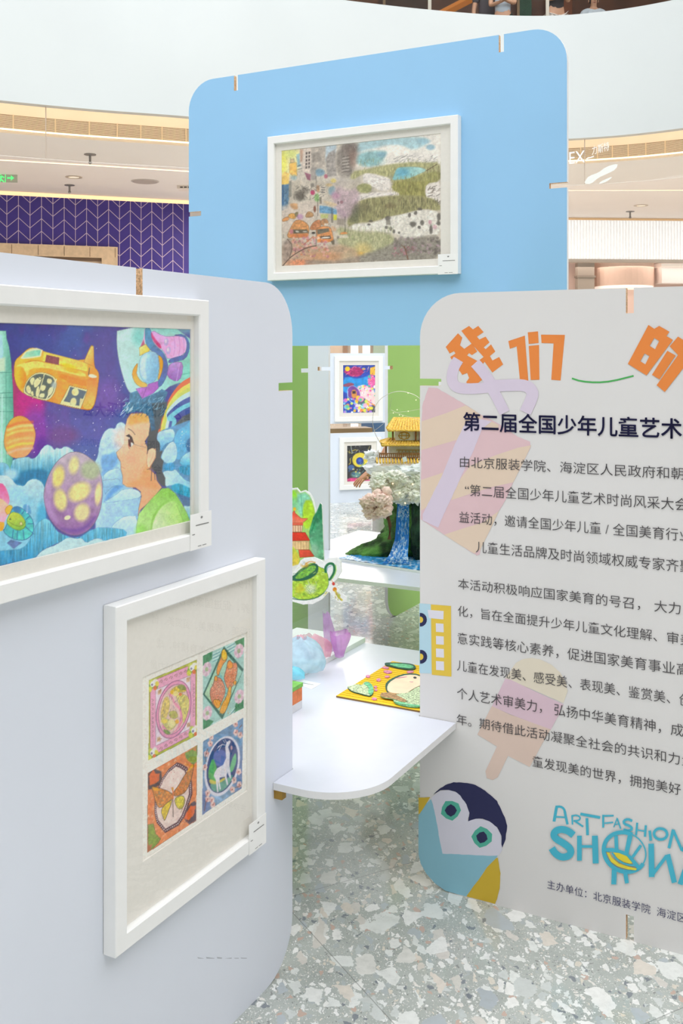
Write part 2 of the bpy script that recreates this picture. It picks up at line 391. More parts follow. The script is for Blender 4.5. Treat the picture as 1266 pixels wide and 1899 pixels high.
# warm line lights let into the ceiling
def strip(name, pts, z, w, label):
    bm = bmesh.new()
    for a, b in zip(pts, pts[1:]):
        a = Vector((*a, 0)); b = Vector((*b, 0)); n = (b - a).cross(Vector((0, 0, 1))).normalized() * w / 2
        bm.faces.new([bm.verts.new(v + Vector((0, 0, z))) for v in (a - n, b - n, b + n, a + n)])
    o = obj(name, bm, M_warm, None, (*pts[0], z)); tag(o, label, 'strip light')
    return o
strip('line_light', [tuple(atz(x, y, Z_CEIL - .004)[:2]) for x, y in ((-160, 287), (0, 297), (174, 307), (348, 318), (430, 323))], Z_CEIL - .004, .07, 'thin warm line of light in the ceiling left of the blue panel')
strip('line_light', [tuple(atz(x, y, Z_CEIL - .004)[:2]) for x, y in ((1000, 353.5), (1130, 353.5), (1266, 353))], Z_CEIL - .004, .03, 'faint line of light in the ceiling right of the blue panel')

# purple chevron wall on the left ---------------------------------------------------------------------------------
pa, pb = atz(0, 354, Z_CEIL), atz(350, 372, Z_CEIL); dpur = (pb - pa)[:2] / np.linalg.norm((pb - pa)[:2])
PW = Plane(pa, dpur); UR = PW.at(352, 430)[0]
M_purple = mat('purple_glazed_tile', '#3f2f86', .38, var=.06, vscale=4)
M_grout = mat('pale_pink_grout', '#cdb9cf', .7)
wl_ = structure(raw('wall_left', [PW.P(-9, 0), PW.P(UR, 0), PW.P(UR, Z_CEIL), PW.P(-9, Z_CEIL), PW.P(UR, 0, -.4), PW.P(UR, Z_CEIL, -.4)], [(0, 1, 2, 3), (1, 4, 5, 2)], M_purple))
V = []; Fc = []
def wline(u0, z0, u1, z1, w=.011):
    a = np.array([u0, z0]); b = np.array([u1, z1]); d = (b - a) / np.linalg.norm(b - a); n = np.array([-d[1], d[0]]) * w / 2; k = len(V)
    for q in (a - n, b - n, b + n, a + n): V.append(PW.P(q[0], q[1], .004))
    Fc.append((k, k + 1, k + 2, k + 3))
du = (PW.at(335 / 3.42, 400)[0] - PW.at(43 / 3.42, 400)[0]) / 4; u_ap = PW.at(117 / 3.42, 355)[0]; dz = .235; rise = .185
ztop = Z_CEIL - .0
for k in range(-22, 40):
    u = u_ap + k * du
    if u > UR: break
    wline(u, 2.0, u, ztop)
    for j in range(12):
        zA = ztop - .01 - j * dz; za, zb = (zA, zA - rise) if k % 2 == 0 else (zA - rise, zA)
        if u + du <= UR: wline(u, za, u + du, zb)
raw('tile_joints', V, Fc, M_grout, wl_)
# lit cove line where wall meets ceiling + its lamp
o = raw('cove_light', [PW.P(-9, Z_CEIL - .075, .03), PW.P(UR, Z_CEIL - .075, .03), PW.P(UR, Z_CEIL - .005, .05), PW.P(-9, Z_CEIL - .005, .05)], [(0, 1, 2, 3)], mat('cove_glow', '#ffd6a4', .5, emit=.8), None, PW.P(UR, Z_CEIL - .04, .04))
tag(o, 'warm lit cove along the top of the purple tiled wall', 'strip light')
# timber door frame in that wall
dz1 = PW.at(217, 459)[1]; du1 = PW.at(217, 470)[0]
t = thing('door_1', 'beige timber shop portal set in the purple tiled wall', 'doorway', PW.P(du1 - 2, 0, .03)); structure(t)
M_tim = mat('pale_timber', '#d9bd9b', .5, var=.08, vscale=12)
bm = bmesh.new()
def wbox(bm, P, u0, u1, z0, z1, w0, w1, mi=0):
    c = P.P((u0 + u1) / 2, (z0 + z1) / 2, (w0 + w1) / 2); add_box(bm, c, (abs(u1 - u0), abs(w1 - w0), abs(z1 - z0)), ((*P.d, 0), (*P.n, 0), (0, 0, 1)), mi)
wbox(bm, PW, du1 - .30, du1, 0, dz1, .0, .10); obj('jamb', bm, M_tim, t)
bm = bmesh.new(); wbox(bm, PW, du1 - 4, du1 - .30, dz1 - .22, dz1, .0, .10); obj('lintel', bm, M_tim, t)
bm = bmesh.new(); wbox(bm, PW, du1 - 4, du1 - .30, dz1 - .28, dz1 - .22, .0, .07); obj('inner_lintel', bm, mat('shadow_gap_bronze', '#6c5540', .6), t)
bm = bmesh.new(); wbox(bm, PW, du1 - 4, du1 - .30, 0, dz1 - .28, .005, .03); obj('door_leaf', bm, mat('peach_door', '#e3c8ad', .5), t)
for k in range(8):
    bm = bmesh.new(); u = du1 - .05 - k * .47; wbox(bm, PW, u - .005, u + .005, dz1 - .20, dz1 - .02, .10, .103); obj('panel_joint', bm, mat('brown_joint', '#7a624c', .6), t)

# right hand shopfront ------------------------------------------------------------------------------------------
ra = atz(1052, 404, Z_CEIL); RW = Plane(ra, (0.997, .07)); UR1 = RW.at(1600, 404)[0]; UL1 = RW.at(760, 404)[0]
z_sign0, z_sign1 = RW.at(1100, 481)[1], RW.at(1100, 409)[1]
M_pink = mat('pale_pink_plaster', '#efd3c6', .6, var=.02, vscale=2)
structure(raw('wall_right', [RW.P(UL1, 0, -1.5), RW.P(UR1, 0, -1.5), RW.P(UR1, Z_CEIL, -1.5), RW.P(UL1, Z_CEIL, -1.5)], [(0, 1, 2, 3)], M_pink))
M_grv = mat('grey_rib_groove', '#e6e6e6', .6, emit=.24)
t = thing('lightbox_sign', 'glowing white ribbed shop fascia right of the blue panel', 'lightbox', RW.P((UL1 + UR1) / 2, z_sign0, 0))
V = []; Fc = []; nrib = 150; us = np.linspace(UL1, UR1, nrib * 4 + 1)
for k, u in enumerate(us): 
    w = .05 * (1 - abs(math.sin(math.pi * k / 4))); V += [RW.P(u, z_sign0, .05 + w), RW.P(u, z_sign1, .05 + w)]
for k in range(len(us) - 1): Fc.append((2 * k, 2 * k + 2, 2 * k + 3, 2 * k + 1))
raw('ribbed_front', V, Fc, [mat('lit_white_ribs', '#f4f4f4', .5, emit=.36), M_grv], t, fm=[1 if k % 4 == 3 else 0 for k in range(len(Fc))])
bm = bmesh.new(); wbox(bm, RW, UL1, UR1, z_sign0 - .06, z_sign0, -.2, .08); obj('lower_rail', bm, mat('grey_rail', '#bdb3a8', .5), t)
bm = bmesh.new(); wbox(bm, RW, UL1, UR1, z_sign1, Z_CEIL, -.2, .0); obj('top_rail', bm, M_beige, t)
bm = bmesh.new(); wbox(bm, RW, UL1, UR1, Z_CEIL - .05, Z_CEIL - .008, .0, .05); obj('cove_line', bm, mat('tan_cove', '#dcb98c', .5, emit=.25), t)
t = thing('shop_column', 'grey column in the pink shop below the white ribbed fascia', 'column', RW.P(RW.at(1086, 520)[0], 0, -1.))
bm = bmesh.new(); u0, u1 = RW.off(-1.).at(1071, 520)[0], RW.off(-1.).at(1102, 520)[0]; wbox(bm, RW, u0, u1, 0, 3.7, -1.2, -1.0); obj('shaft', bm, mat('taupe_column', '#a99d90', .5), t)
bm = bmesh.new(); wbox(bm, RW, u0 - .02, u1 + .02, 3.35, 3.4, -1.21, -.97); obj('band', bm, mat('taupe_band', '#8f8478', .5), t)
t = thing('curved_counter_hood', 'rounded pink hood over the counter in the pink shop', 'hood', RW.P(RW.at(1165, 520)[0], 2.6, -1.0))
bm = bmesh.new(); cu = RW.off(-1.).at(1165, 520)[0]; rr_ = RW.off(-1.).at(1218, 520)[0] - cu
pr = RW.P(cu, 0, -1.3); zz0 = RW.off(-1.).at(1165, 530)[1]
add_lathe(bm, (pr[0], pr[1], zz0), [(rr_ * .6, -.0), (rr_, 0), (rr_, .9), (rr_ * .6, .9)], 32); obj('drum', bm, mat('peach_drum', '#e9c9b6', .55), t, smooth=False)
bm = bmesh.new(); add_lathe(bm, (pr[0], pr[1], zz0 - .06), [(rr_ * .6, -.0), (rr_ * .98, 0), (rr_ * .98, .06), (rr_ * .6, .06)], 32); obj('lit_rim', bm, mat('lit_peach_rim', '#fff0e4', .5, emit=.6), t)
t = thing('shop_bulkhead', 'white lit bulkhead at the right edge of the pink shop', 'bulkhead', RW.P(RW.at(1245, 505)[0], 2.9, -.8))
bm = bmesh.new(); u0 = RW.off(-.8).at(1227, 500)[0]; za, zb = RW.off(-.8).at(1240, 525)[1], RW.off(-.8).at(1240, 490)[1]
wbox(bm, RW, u0, u0 + 3, za, zb, -1.2, -.8); obj('box', bm, mat('white_bulkhead', '#f4ece8', .5), t)
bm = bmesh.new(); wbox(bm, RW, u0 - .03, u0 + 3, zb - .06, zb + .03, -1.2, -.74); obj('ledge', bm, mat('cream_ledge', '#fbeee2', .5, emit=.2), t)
area('shop_right_light', RW.P((UL1 + UR1) / 2 + 1, 3.6, -.75), (0, 0, 0), 5, .6, 20, (1, .87, .78))

# back wall behind the stands and closing walls outside the view
structure(raw('wall_back', [(-32, 33, 0), (32, 33, 0), (32, 33, 11), (-32, 33, 11)], [(0, 1, 2, 3)], mat('back_wall_plaster', '#d8c6b6', .7)))
structure(raw('wall_rear', [(-32, -21, 0), (32, -21, 0), (32, -21, 11), (-32, -21, 11)], [(0, 3, 2, 1)], mat('rear_wall_plaster', '#d9d2cb', .7)))
structure(raw('wall_west', [(-31, -21, 0), (-31, 33, 0), (-31, 33, 11), (-31, -21, 11)], [(0, 1, 2, 3)], mat('side_wall_plaster', '#d6cdc6', .7)))
structure(raw('wall_east', [(31, -21, 0), (31, 33, 0), (31, 33, 11), (31, -21, 11)], [(0, 3, 2, 1)], mat('side_wall_plaster', '#d6cdc6', .7)))
# shop windows far behind the stands (seen through the gap)
def shopfront(name, x0, x1, z0, z1, Y, m, label, cat, n, mm):
    t = thing(name, label, cat, ((x0 + x1) / 2, Y, z0)); bm = bmesh.new(); add_box(bm, ((x0 + x1) / 2, Y + .05, (z0 + z1) / 2), (x1 - x0, .04, z1 - z0)); obj('pane', bm, m, t)
    bm = bmesh.new()
    for k in range(n + 1): add_box(bm, (x0 + (x1 - x0) * k / n, Y, (z0 + z1) / 2), (.10, .12, z1 - z0))
    for z in (z0, z1): add_box(bm, ((x0 + x1) / 2, Y, z), (x1 - x0, .12, .1))
    obj('frame', bm, mm, t)
YB = 24.
def bx(px): return (px - CX) / F * YB
shopfront('shop_window', bx(646), bx(690), 0, 3.6, YB, mat('bright_shop_glow', '#fffdf6', .5, emit=1.0), 'bright white shop window beyond the two hung pictures', 'shop window', 2, mat('mall_mullion', '#b8a99a', .5))
t = thing('shop_facade', 'beige timber shop facade left of the bright shop window', 'facade', (bx(600), YB, 0)); bm = bmesh.new(); add_box(bm, ((bx(540) + bx(643)) / 2, YB - .3, 1.9), (bx(643) - bx(540), .2, 3.8)); obj('cladding', bm, mat('beige_cladding', '#bfab97', .6, var=.06, vscale=3), t)
bm = bmesh.new(); add_box(bm, (bx(640), YB - .42, 1.9), (.1, .06, 3.8)); obj('post', bm, mat('brown_post', '#8b6f5a', .6), t)
t = thing('shop_pillar', 'grey green pillar right of the bright shop window', 'pillar', (bx(712), YB - .5, 0)); bm = bmesh.new(); add_box(bm, (bx(708), YB - .5, 1.9), (bx(726) - bx(691), .3, 3.8)); obj('shaft', bm, mat('sage_pillar', '#8ea08f', .6), t)
bm = bmesh.new(); add_box(bm, (bx(708), YB - .5, .12), (bx(728) - bx(689), .36, .24)); obj('plinth', bm, mat('sage_plinth', '#7c8d7e', .6), t)

# upper floor behind the glass balustrade ------------------------------------------------------------------------
structure(flat_ring('floor_upper', offset_curve(edge, .02), o_far, 6.25, mat('upper_floor_stone', '#b7a996', .4)))
up_i = arc_between(edge, -6, 8.5); bal = offset_curve(edge, .10)
t = thing('glass_balustrade', 'frameless glass balustrade on the upper floor edge', 'balustrade', (*bal[up_i[len(up_i) // 2]], Z_TOP))
raw('pane', [c for i in up_i for c in ((*bal[i], Z_TOP), (*bal[i], 7.45))], [(2 * j, 2 * j + 2, 2 * j + 3, 2 * j + 1) for j in range(len(up_i) - 1)], thin_glass('balustrade_glass', (.93, .95, .94), 1.12, .0), t, smooth=True)
bm = bmesh.new(); add_tube(bm, [(*bal[i], Z_TOP + .01) for i in up_i], .022, 6); obj('base_rail', bm, mat('dark_bronze_capping', '#54483a', .4), t)
for x in (797, 1010):
    bm = bmesh.new(); i = min(up_i, key=lambda i: abs(CX + F * bal[i][0] / bal[i][1] - x)); add_box(bm, (*bal[i], 7.05), (.05, .02, .8)); obj('post', bm, mat('steel_clip', '#a8a294', .4, .3), t)
UY = 20.5
structure(raw('wall_upper', [(-12, UY, 6.25), (14, UY, 6.25), (14, UY, 10.2), (-12, UY, 10.2)], [(0, 1, 2, 3)], mat('dark_walnut_wall', '#6d4630', .5, var=.25, vscale=3)))
def upx(px, Y): return (px - CX) / F * Y
for k, (x0, x1, col, lb) in enumerate(((640, 700, '#7b4d31', 'red brown timber panel on the upper floor wall, leftmost'), (712, 790, '#4f3626', 'dark walnut panel on the upper floor wall behind the orange beam'), (960, 985, '#2e5a40', 'narrow green panel between the people upstairs'), (1015, 1060, '#8a4e2c', 'orange brown timber panel right of the green one upstairs'))):
    t = thing('wall_panel', lb, 'panel', (upx((x0 + x1) / 2, UY - .1), UY - .1, 6.3)); bm = bmesh.new(); add_box(bm, (upx((x0 + x1) / 2, UY - .1), UY - .08, 8), (upx(x1, UY) - upx(x0, UY), .08, 3.4)); obj('board', bm, mat('upper_panel_%d' % k, col, .5, var=.2, vscale=5), t)
    bm = bmesh.new(); add_box(bm, (upx(x0, UY - .1), UY - .13, 8), (.05, .05, 3.4)); obj('edge_trim', bm, mat('upper_trim', '#a88a63', .4), t)
bm = bmesh.new(); a = atY(822, 24, 18.5); b = atY(880, -6, 18.5); d = Vector(b - a); add_tube(bm, [Vector(a) - d * 1.2, Vector(a), Vector(b), Vector(b) + d * 1.5], .075, 4)
o = obj('slanted_beam', bm, mat('orange_timber', '#e08a3c', .4), None, tuple(a)); tag(o, 'orange slanted timber beam behind the upper floor balustrade', 'beam')  # beam in its own even orange
t = thing('display_table', 'white draped table on the upper floor at the far right', 'table', (*atY(1140, 12, 17.0)[:2], 6.25)); c = atY(1140, 12, 17.2)
bm = bmesh.new(); add_box(bm, (c[0], c[1], 6.25 + .45), (1.3, .5, .9)); obj('cloth', bm, mat('white_cloth', '#f3f1ee', .8), t)
bm = bmesh.new(); add_box(bm, (c[0], c[1], 7.16), (1.36, .56, .03)); obj('table_top', bm, mat('white_top', '#f7f7f5', .5), t)

# ceiling fittings ------------------------------------------------------------------------------------------------
M_stl = mat('grey_metal', '#8f8a86', .4, .5); M_bra = mat('brushed_ring', '#c9b9a6', .4, .3)
def sprinkler(x, y, label):
    p = atz(x, y, Z_CEIL); t = thing('sprinkler', label, 'sprinkler', (p[0], p[1], Z_CEIL), 'ceiling sprinklers')
    bm = bmesh.new(); add_lathe(bm, (p[0], p[1], Z_CEIL), [(.09, 0), (.09, -.012), (.03, -.02)]); obj('escutcheon', bm, M_stl, t)
    bm = bmesh.new(); add_lathe(bm, (p[0], p[1], Z_CEIL), [(.018, -.015), (.018, -.11), (.03, -.13), (.012, -.15)], 10); obj('head', bm, M_stl, t)
sprinkler(167, 286, 'ceiling sprinkler nearest the louvre, left of the blue panel'); sprinkler(129, 343, 'ceiling sprinkler just above the purple tiled wall'); sprinkler(1168, 392, 'ceiling sprinkler above the bright ribbed shop sign')
def downlight(x, y, label):
    p = atz(x, y, Z_CEIL); t = thing('downlight', label, 'downlight', (p[0], p[1], Z_CEIL), 'recessed downlights')
    bm = bmesh.new(); add_lathe(bm, (p[0], p[1], Z_CEIL), [(.14, 0), (.14, -.012), (.10, -.012), (.095, -.003)]); obj('ring', bm, M_bra, t)
    bm = bmesh.new(); add_lathe(bm, (p[0], p[1], Z_CEIL), [(.09, -.001), (.09, -.006)]); obj('lamp', bm, mat('warm_lamp', '#fff2dc', .5, emit=.3), t)
downlight(137, 328, 'round recessed downlight above the purple wall'); downlight(1188, 381, 'round recessed downlight above the ribbed shop sign')
p = atz(269, 336, Z_CEIL); t = thing('ceiling_speaker', 'round grey ceiling speaker grille near the purple wall', 'speaker', (p[0], p[1], Z_CEIL))
bm = bmesh.new(); add_lathe(bm, (p[0], p[1], Z_CEIL), [(.24, 0), (.24, -.01), (.22, -.014)], 28); obj('rim', bm, mat('speaker_rim', '#c3b8b0', .6), t)
bm = bmesh.new(); add_lathe(bm, (p[0], p[1], Z_CEIL), [(.215, -.014), (.215, -.018)], 28); obj('grille', bm, mat('speaker_cloth', '#ad9f97', .8, bump=.3), t)
p = atz(346, 346, Z_CEIL); t = thing('ceiling_vent', 'small square ceiling vent beside the blue panel', 'vent', (p[0], p[1], Z_CEIL))
bm = bmesh.new(); add_box(bm, (p[0], p[1], Z_CEIL - .03), (.30, .3, .06)); obj('housing', bm, mat('vent_cream', '#e7d9cc', .5), t)
bm = bmesh.new()
for k in (-1, 0, 1): add_box(bm, (p[0] + k * .07, p[1] - .15, Z_CEIL - .035), (.05, .01, .02))
obj('slot', bm, mat('vent_dark', '#3a322c', .7), t)
# exit sign
p = atY(10, 330, 17.2); t = thing('exit_sign', 'green lit exit sign with arrow hanging above the purple wall', 'exit sign', (p[0], p[1], p[2] - .1))
EP = Plane((p[0], p[1]), (1, .12)); ue0 = EP.at(-20, 330)[0]; ue1 = EP.at(32, 330)[0]; ze0 = EP.at(10, 338)[1]; ze1 = EP.at(10, 321)[1]
bm = bmesh.new(); wbox(bm, EP, ue0, ue1, ze0, ze1, -.01, .0); obj('panel', bm, mat('clear_sign_plate', '#b9c0a6', .3, alpha=.55), t)
bm = bmesh.new(); wbox(bm, EP, ue0, ue1, ze1, ze1 + .015, -.02, .01); wbox(bm, EP, (ue0 + ue1) / 2 - .01, (ue0 + ue1) / 2 + .01, ze1, Z_CEIL, -.012, -.002); obj('hanger', bm, M_stl, t)
def pxpoly(name, polys, P, w, m, parent, fm=None):
    """flat printed shapes: polygons in photo pixels laid on plane P at w"""
    V = []; Fc = []
    for poly in polys:
        k = len(V); V += [P.px(x, y, w) for x, y in poly]; Fc.append(tuple(range(k, k + len(poly))))
    bm = bmesh.new(); vs = [bm.verts.new(v) for v in V]
    for f in Fc: bm.faces.new([vs[i] for i in f])
    bm.normal_update(); bmesh.ops.triangulate(bm, faces=bm.faces[:], ngon_method='EAR_CLIP')
    me = bpy.data.meshes.new(name); bm.to_mesh(me); bm.free()
    return link_mesh(name, me, m, parent)
M_gl = mat('green_glow', '#5dea86', .5, emit=.7)
pxpoly('arrow', [[(13, 328.5), (20, 328.5), (20, 325), (26, 330), (20, 335), (20, 331.5), (13, 331.5)]], EP, .004, M_gl, t)
def inv(x, y): return (x / 3.42, 180 + y / 3.42)
pxpoly('running_figure', [[(-9, 322), (-2, 322), (-2, 338), (-9, 338)], [inv(2, 486), inv(8, 486), inv(9, 496), inv(2, 496)], [inv(2, 500), inv(14, 498), inv(28, 508), inv(26, 514), inv(14, 508), inv(10, 520), inv(22, 528), inv(30, 540), inv(22, 540), inv(8, 528), inv(2, 540), inv(-6, 540), inv(0, 520)], [inv(28, 484), inv(37, 484), inv(37, 541), inv(32, 541), inv(32, 490), inv(28, 490)]], EP, .004, M_gl, t)
# ================================================================ EXHIBITION BOARDS
TH = .02
SLOT_W, SLOT_D, HB, WB = .021, .069, 1.778, 1.245
GP = Plane(atz(828, 1654, 0), DR)                         # warm grey text board, front face
LPp = Plane(atz(548, 1422, .508), DL)                     # pale blue-grey board, front face
BP = Plane(((640 - CX) / F * 4.36, 4.36), DR)             # sky-blue board
gu0 = -.0865; lu1 = -.0165
def board(name, label, P, u0, u1, z0, z1, m, notches, r=.13):
    t = thing(name, label, 'display panel', P.P((u0 + u1) / 2, z0, -TH / 2))
    pts, fl = outline(u0, u1, z0, z1, r, notches)
    prism('board', pts, fl, P.P, -TH, 0, [m, M_edge, M_chip], t)
    return t
def tall(name, label, P, u0, m, r=.13):
    u1 = u0 + WB; c = (u0 + u1) / 2
    return board(name, label, P, u0, u1, 0, HB, m, [('T', c, SLOT_W, SLOT_D), ('B', c, SLOT_W, SLOT_D), ('L', HB - .265, SLOT_W, SLOT_D), ('R', HB - .265, SLOT_W, SLOT_D)], r)
text_board = tall('display_partition', 'warm grey display panel printed with the exhibition text, on the right', GP, gu0, M_grey)
left_board = tall('display_partition', 'pale blue-grey display panel at the left front, hung with two framed artworks', LPp, lu1 - WB, M_bluegrey)
bu0, bu1 = BP.at(350, 300)[0], BP.at(1051, 300)[0]; bw = bu1 - bu0
bz0, bz1 = BP.at(640, 641)[1], BP.at(640, 641)[1] + 1.222
blue_board = board('display_partition', 'sky blue display panel raised above the others with a framed landscape', BP, bu0, bu1, bz0, bz1, M_blue,
    [('T', bu0 + .262, SLOT_W, SLOT_D), ('T', bu1 - .262, SLOT_W, SLOT_D), ('B', bu0 + .262, SLOT_W, SLOT_D), ('B', bu1 - .262, SLOT_W, SLOT_D), ('L', (bz0 + bz1) / 2, SLOT_W, SLOT_D), ('R', (bz0 + bz1) / 2, SLOT_W, SLOT_D)], .135)
# green boards that carry the blue one
q = BP.P(bu0 + .262, 0, -TH / 2); GL = Plane((q[0] - DL[0] * WB / 2, q[1] - DL[1] * WB / 2), DL, TH / 2)
tall('display_partition', 'leaf green display panel just right of the pale blue-grey panel edge, under the blue panel', GL, 0, M_green)
q = BP.P(bu1 - .262, 0, -TH / 2); GRt = Plane((q[0] - DL[0] * WB / 2, q[1] - DL[1] * WB / 2), DL, TH / 2)
tall('display_partition', 'leaf green display panel under the right end of the blue panel', GRt, 0, M_green)
# lavender board and far green board at the second table
LV = Plane(((609 - CX) / F * 5.684, 5.684), DR); tall('display_partition', 'pale lavender display panel behind the pagoda cutout, left of the two hung pictures', LV, -WB, M_lav)
GF = Plane(((719 - CX) / F * 6.14, 6.14), DL); tall('display_partition', 'leaf green display panel behind the waterfall model', GF, 0, M_green)

# wall of two low boards with framed pictures far behind
FD = np.array([.955, .297]); FP = Plane(((660 - CX) / F * 11.0, 11.0), FD)
fu0, fu1 = FP.at(596, 700)[0], FP.at(727, 700)[0]
zu1, zu0 = FP.at(660, 655)[1], FP.at(660, 785)[1]; zl1 = FP.at(660, 803)[1]
fw = thing('display_partition', 'ice blue display wall with a slot across it, carrying two framed pictures far back', 'display panel', FP.P((fu0 + fu1) / 2, 0, -.03))
for nm, a, b in (('upper_board', zu0, zu1), ('lower_board', 0, zl1)):
    pts, fl = outline(fu0, fu1, a, b, 0); prism(nm, pts, fl, FP.P, -.06, 0, [M_pale, M_edge, M_chip], fw)
for u in (fu0 + .02, fu1 - .02): bm = bmesh.new(); wbox(bm, FP, u - .02, u + .02, zl1, zu0, -.055, -.005); obj('side_post', bm, M_edge, fw)
bm = bmesh.new(); zb1 = FP.at(660, 795)[1]; wbox(bm, FP, fu0 + .04, FP.at(694, 795)[0], zl1 - .01, zb1, -.30, -.06); obj('batten', bm, mat('olive_brown_batten', '#8a7350', .6), fw)
t = thing('storage_box', 'dark blue box seen through the slot of the far display wall', 'box', FP.P(FP.at(703, 795)[0], .5, -.9))
bm = bmesh.new(); wbox(bm, FP, FP.off(-.6).at(690, 795)[0], FP.off(-.6).at(718, 795)[0], 0, .92, -1., -.6); obj('body', bm, mat('slate_blue_box', '#4a6a8c', .6), t)
bm = bmesh.new(); wbox(bm, FP, FP.off(-.6).at(689, 795)[0], FP.off(-.6).at(719, 795)[0], .92, .95, -1.01, -.59); obj('lid', bm, mat('slate_blue_lid', '#557699', .6), t)

# ================================================================ TABLES
TZ = .508; TT = .018
def table(name, label, O, x0, x1, y0, y1, r, notches, extra=None):
    """O = reference front point; x along DR, y along DL"""
    def fn(a, b, w): q = O + DR * a + DL * b; return (q[0], q[1], TZ + w)
    t = thing(name, label, 'table', fn((x0 + x1) / 2, (y0 + y1) / 2, -TT))
    pts, fl = outline(x0, x1, y0, y1, r, notches)
    prism('table_top', pts, fl, fn, -TT, 0, [M_white, M_edge, M_edge], t)
    return t, fn
O1 = atz(508, 1452, TZ)[:2]
# near table: x=0 is the front face of the left board
gx0 = .248
def loc1(P3): d = np.array(P3[:2]) - O1; return d @ DR, d @ DL
a = loc1(LPp.P(lu1, 0)); g = loc1(GP.P(gu0, 0)); gf = loc1(GP.P(0.03, 0))
pts = []
def arcp(cx, cy, r, a0, a1, n=14): return [(cx + r * math.cos(math.radians(a0 + (a1 - a0) * k / n)), cy + r * math.sin(math.radians(a0 + (a1 - a0) * k / n))) for k in range(n + 1)]
RT = .17
ax, ay = a; X1 = gf[0]; gy = g[1]; gx = g[0]
pts = [(ax + .001, 0)] + arcp(X1 - RT, RT, RT, -90, 0) + [(X1, gy - .002), (gx - .004, gy - .002), (gx - .004, gy + TH + .004), (X1, gy + TH + .004), (X1, 1.235), (-.75, 1.235), (-.75, ay + .004), (ax + .001, ay + .004)]
def fn1(a_, b_, w): q = O1 + DR * a_ + DL * b_; return (q[0], q[1], TZ + w)
t1 = thing('display_table', 'white laminate table slotted between the blue-grey and text panels, front corner rounded', 'table', fn1(-.2, .6, -TT))
prism('table_top', pts, None, fn1, -TT, 0, [M_white, M_edge, M_edge], t1)
bm = bmesh.new(); b_ = LPp.px(519, 1478, .012); add_box(bm, (b_[0], b_[1], TZ - TT - .012), (.02, .024, .024), ((*DL, 0), (*DR, 0), (0, 0, 1)))
obj('bracket', bm, mat('brass_bracket', '#b08a3e', .4, .6), t1)
# second table
O2 = atz(629, 1072, TZ)[:2]
def fn2(a_, b_, w): q = O2 + DR * a_ + DL * b_; return (q[0], q[1], TZ + w)
d = np.array(LV.P(0, 0)[:2]) - O2; lvx, lvy = d @ DR, d @ DL
d = np.array(GF.P(0, 0)[:2]) - O2; gfx, gfy = d @ DR, d @ DL
XL = -.53; XR = .75; RB = .15
pts = [(XL + RB, 0)] + [(XR, 0), (XR, 1.24), (gfx + TH + .004, 1.24), (gfx + TH + .004, gfy - .003), (gfx - .004, gfy - .003), (gfx - .004, 1.24)] + [(XL, 1.24), (XL, lvy + TH + .004), (lvx + .004, lvy + TH + .004), (lvx + .004, lvy - .003), (XL, lvy - .003)] + arcp(XL + RB, RB, RB, 180, 270)[:-1]
t2 = thing('display_table', 'white laminate table further back carrying the waterfall model', 'table', fn2(.1, .6, -TT))
prism('table_top', pts, None, fn2, -TT, 0, [M_white, M_edge, M_edge], t2)

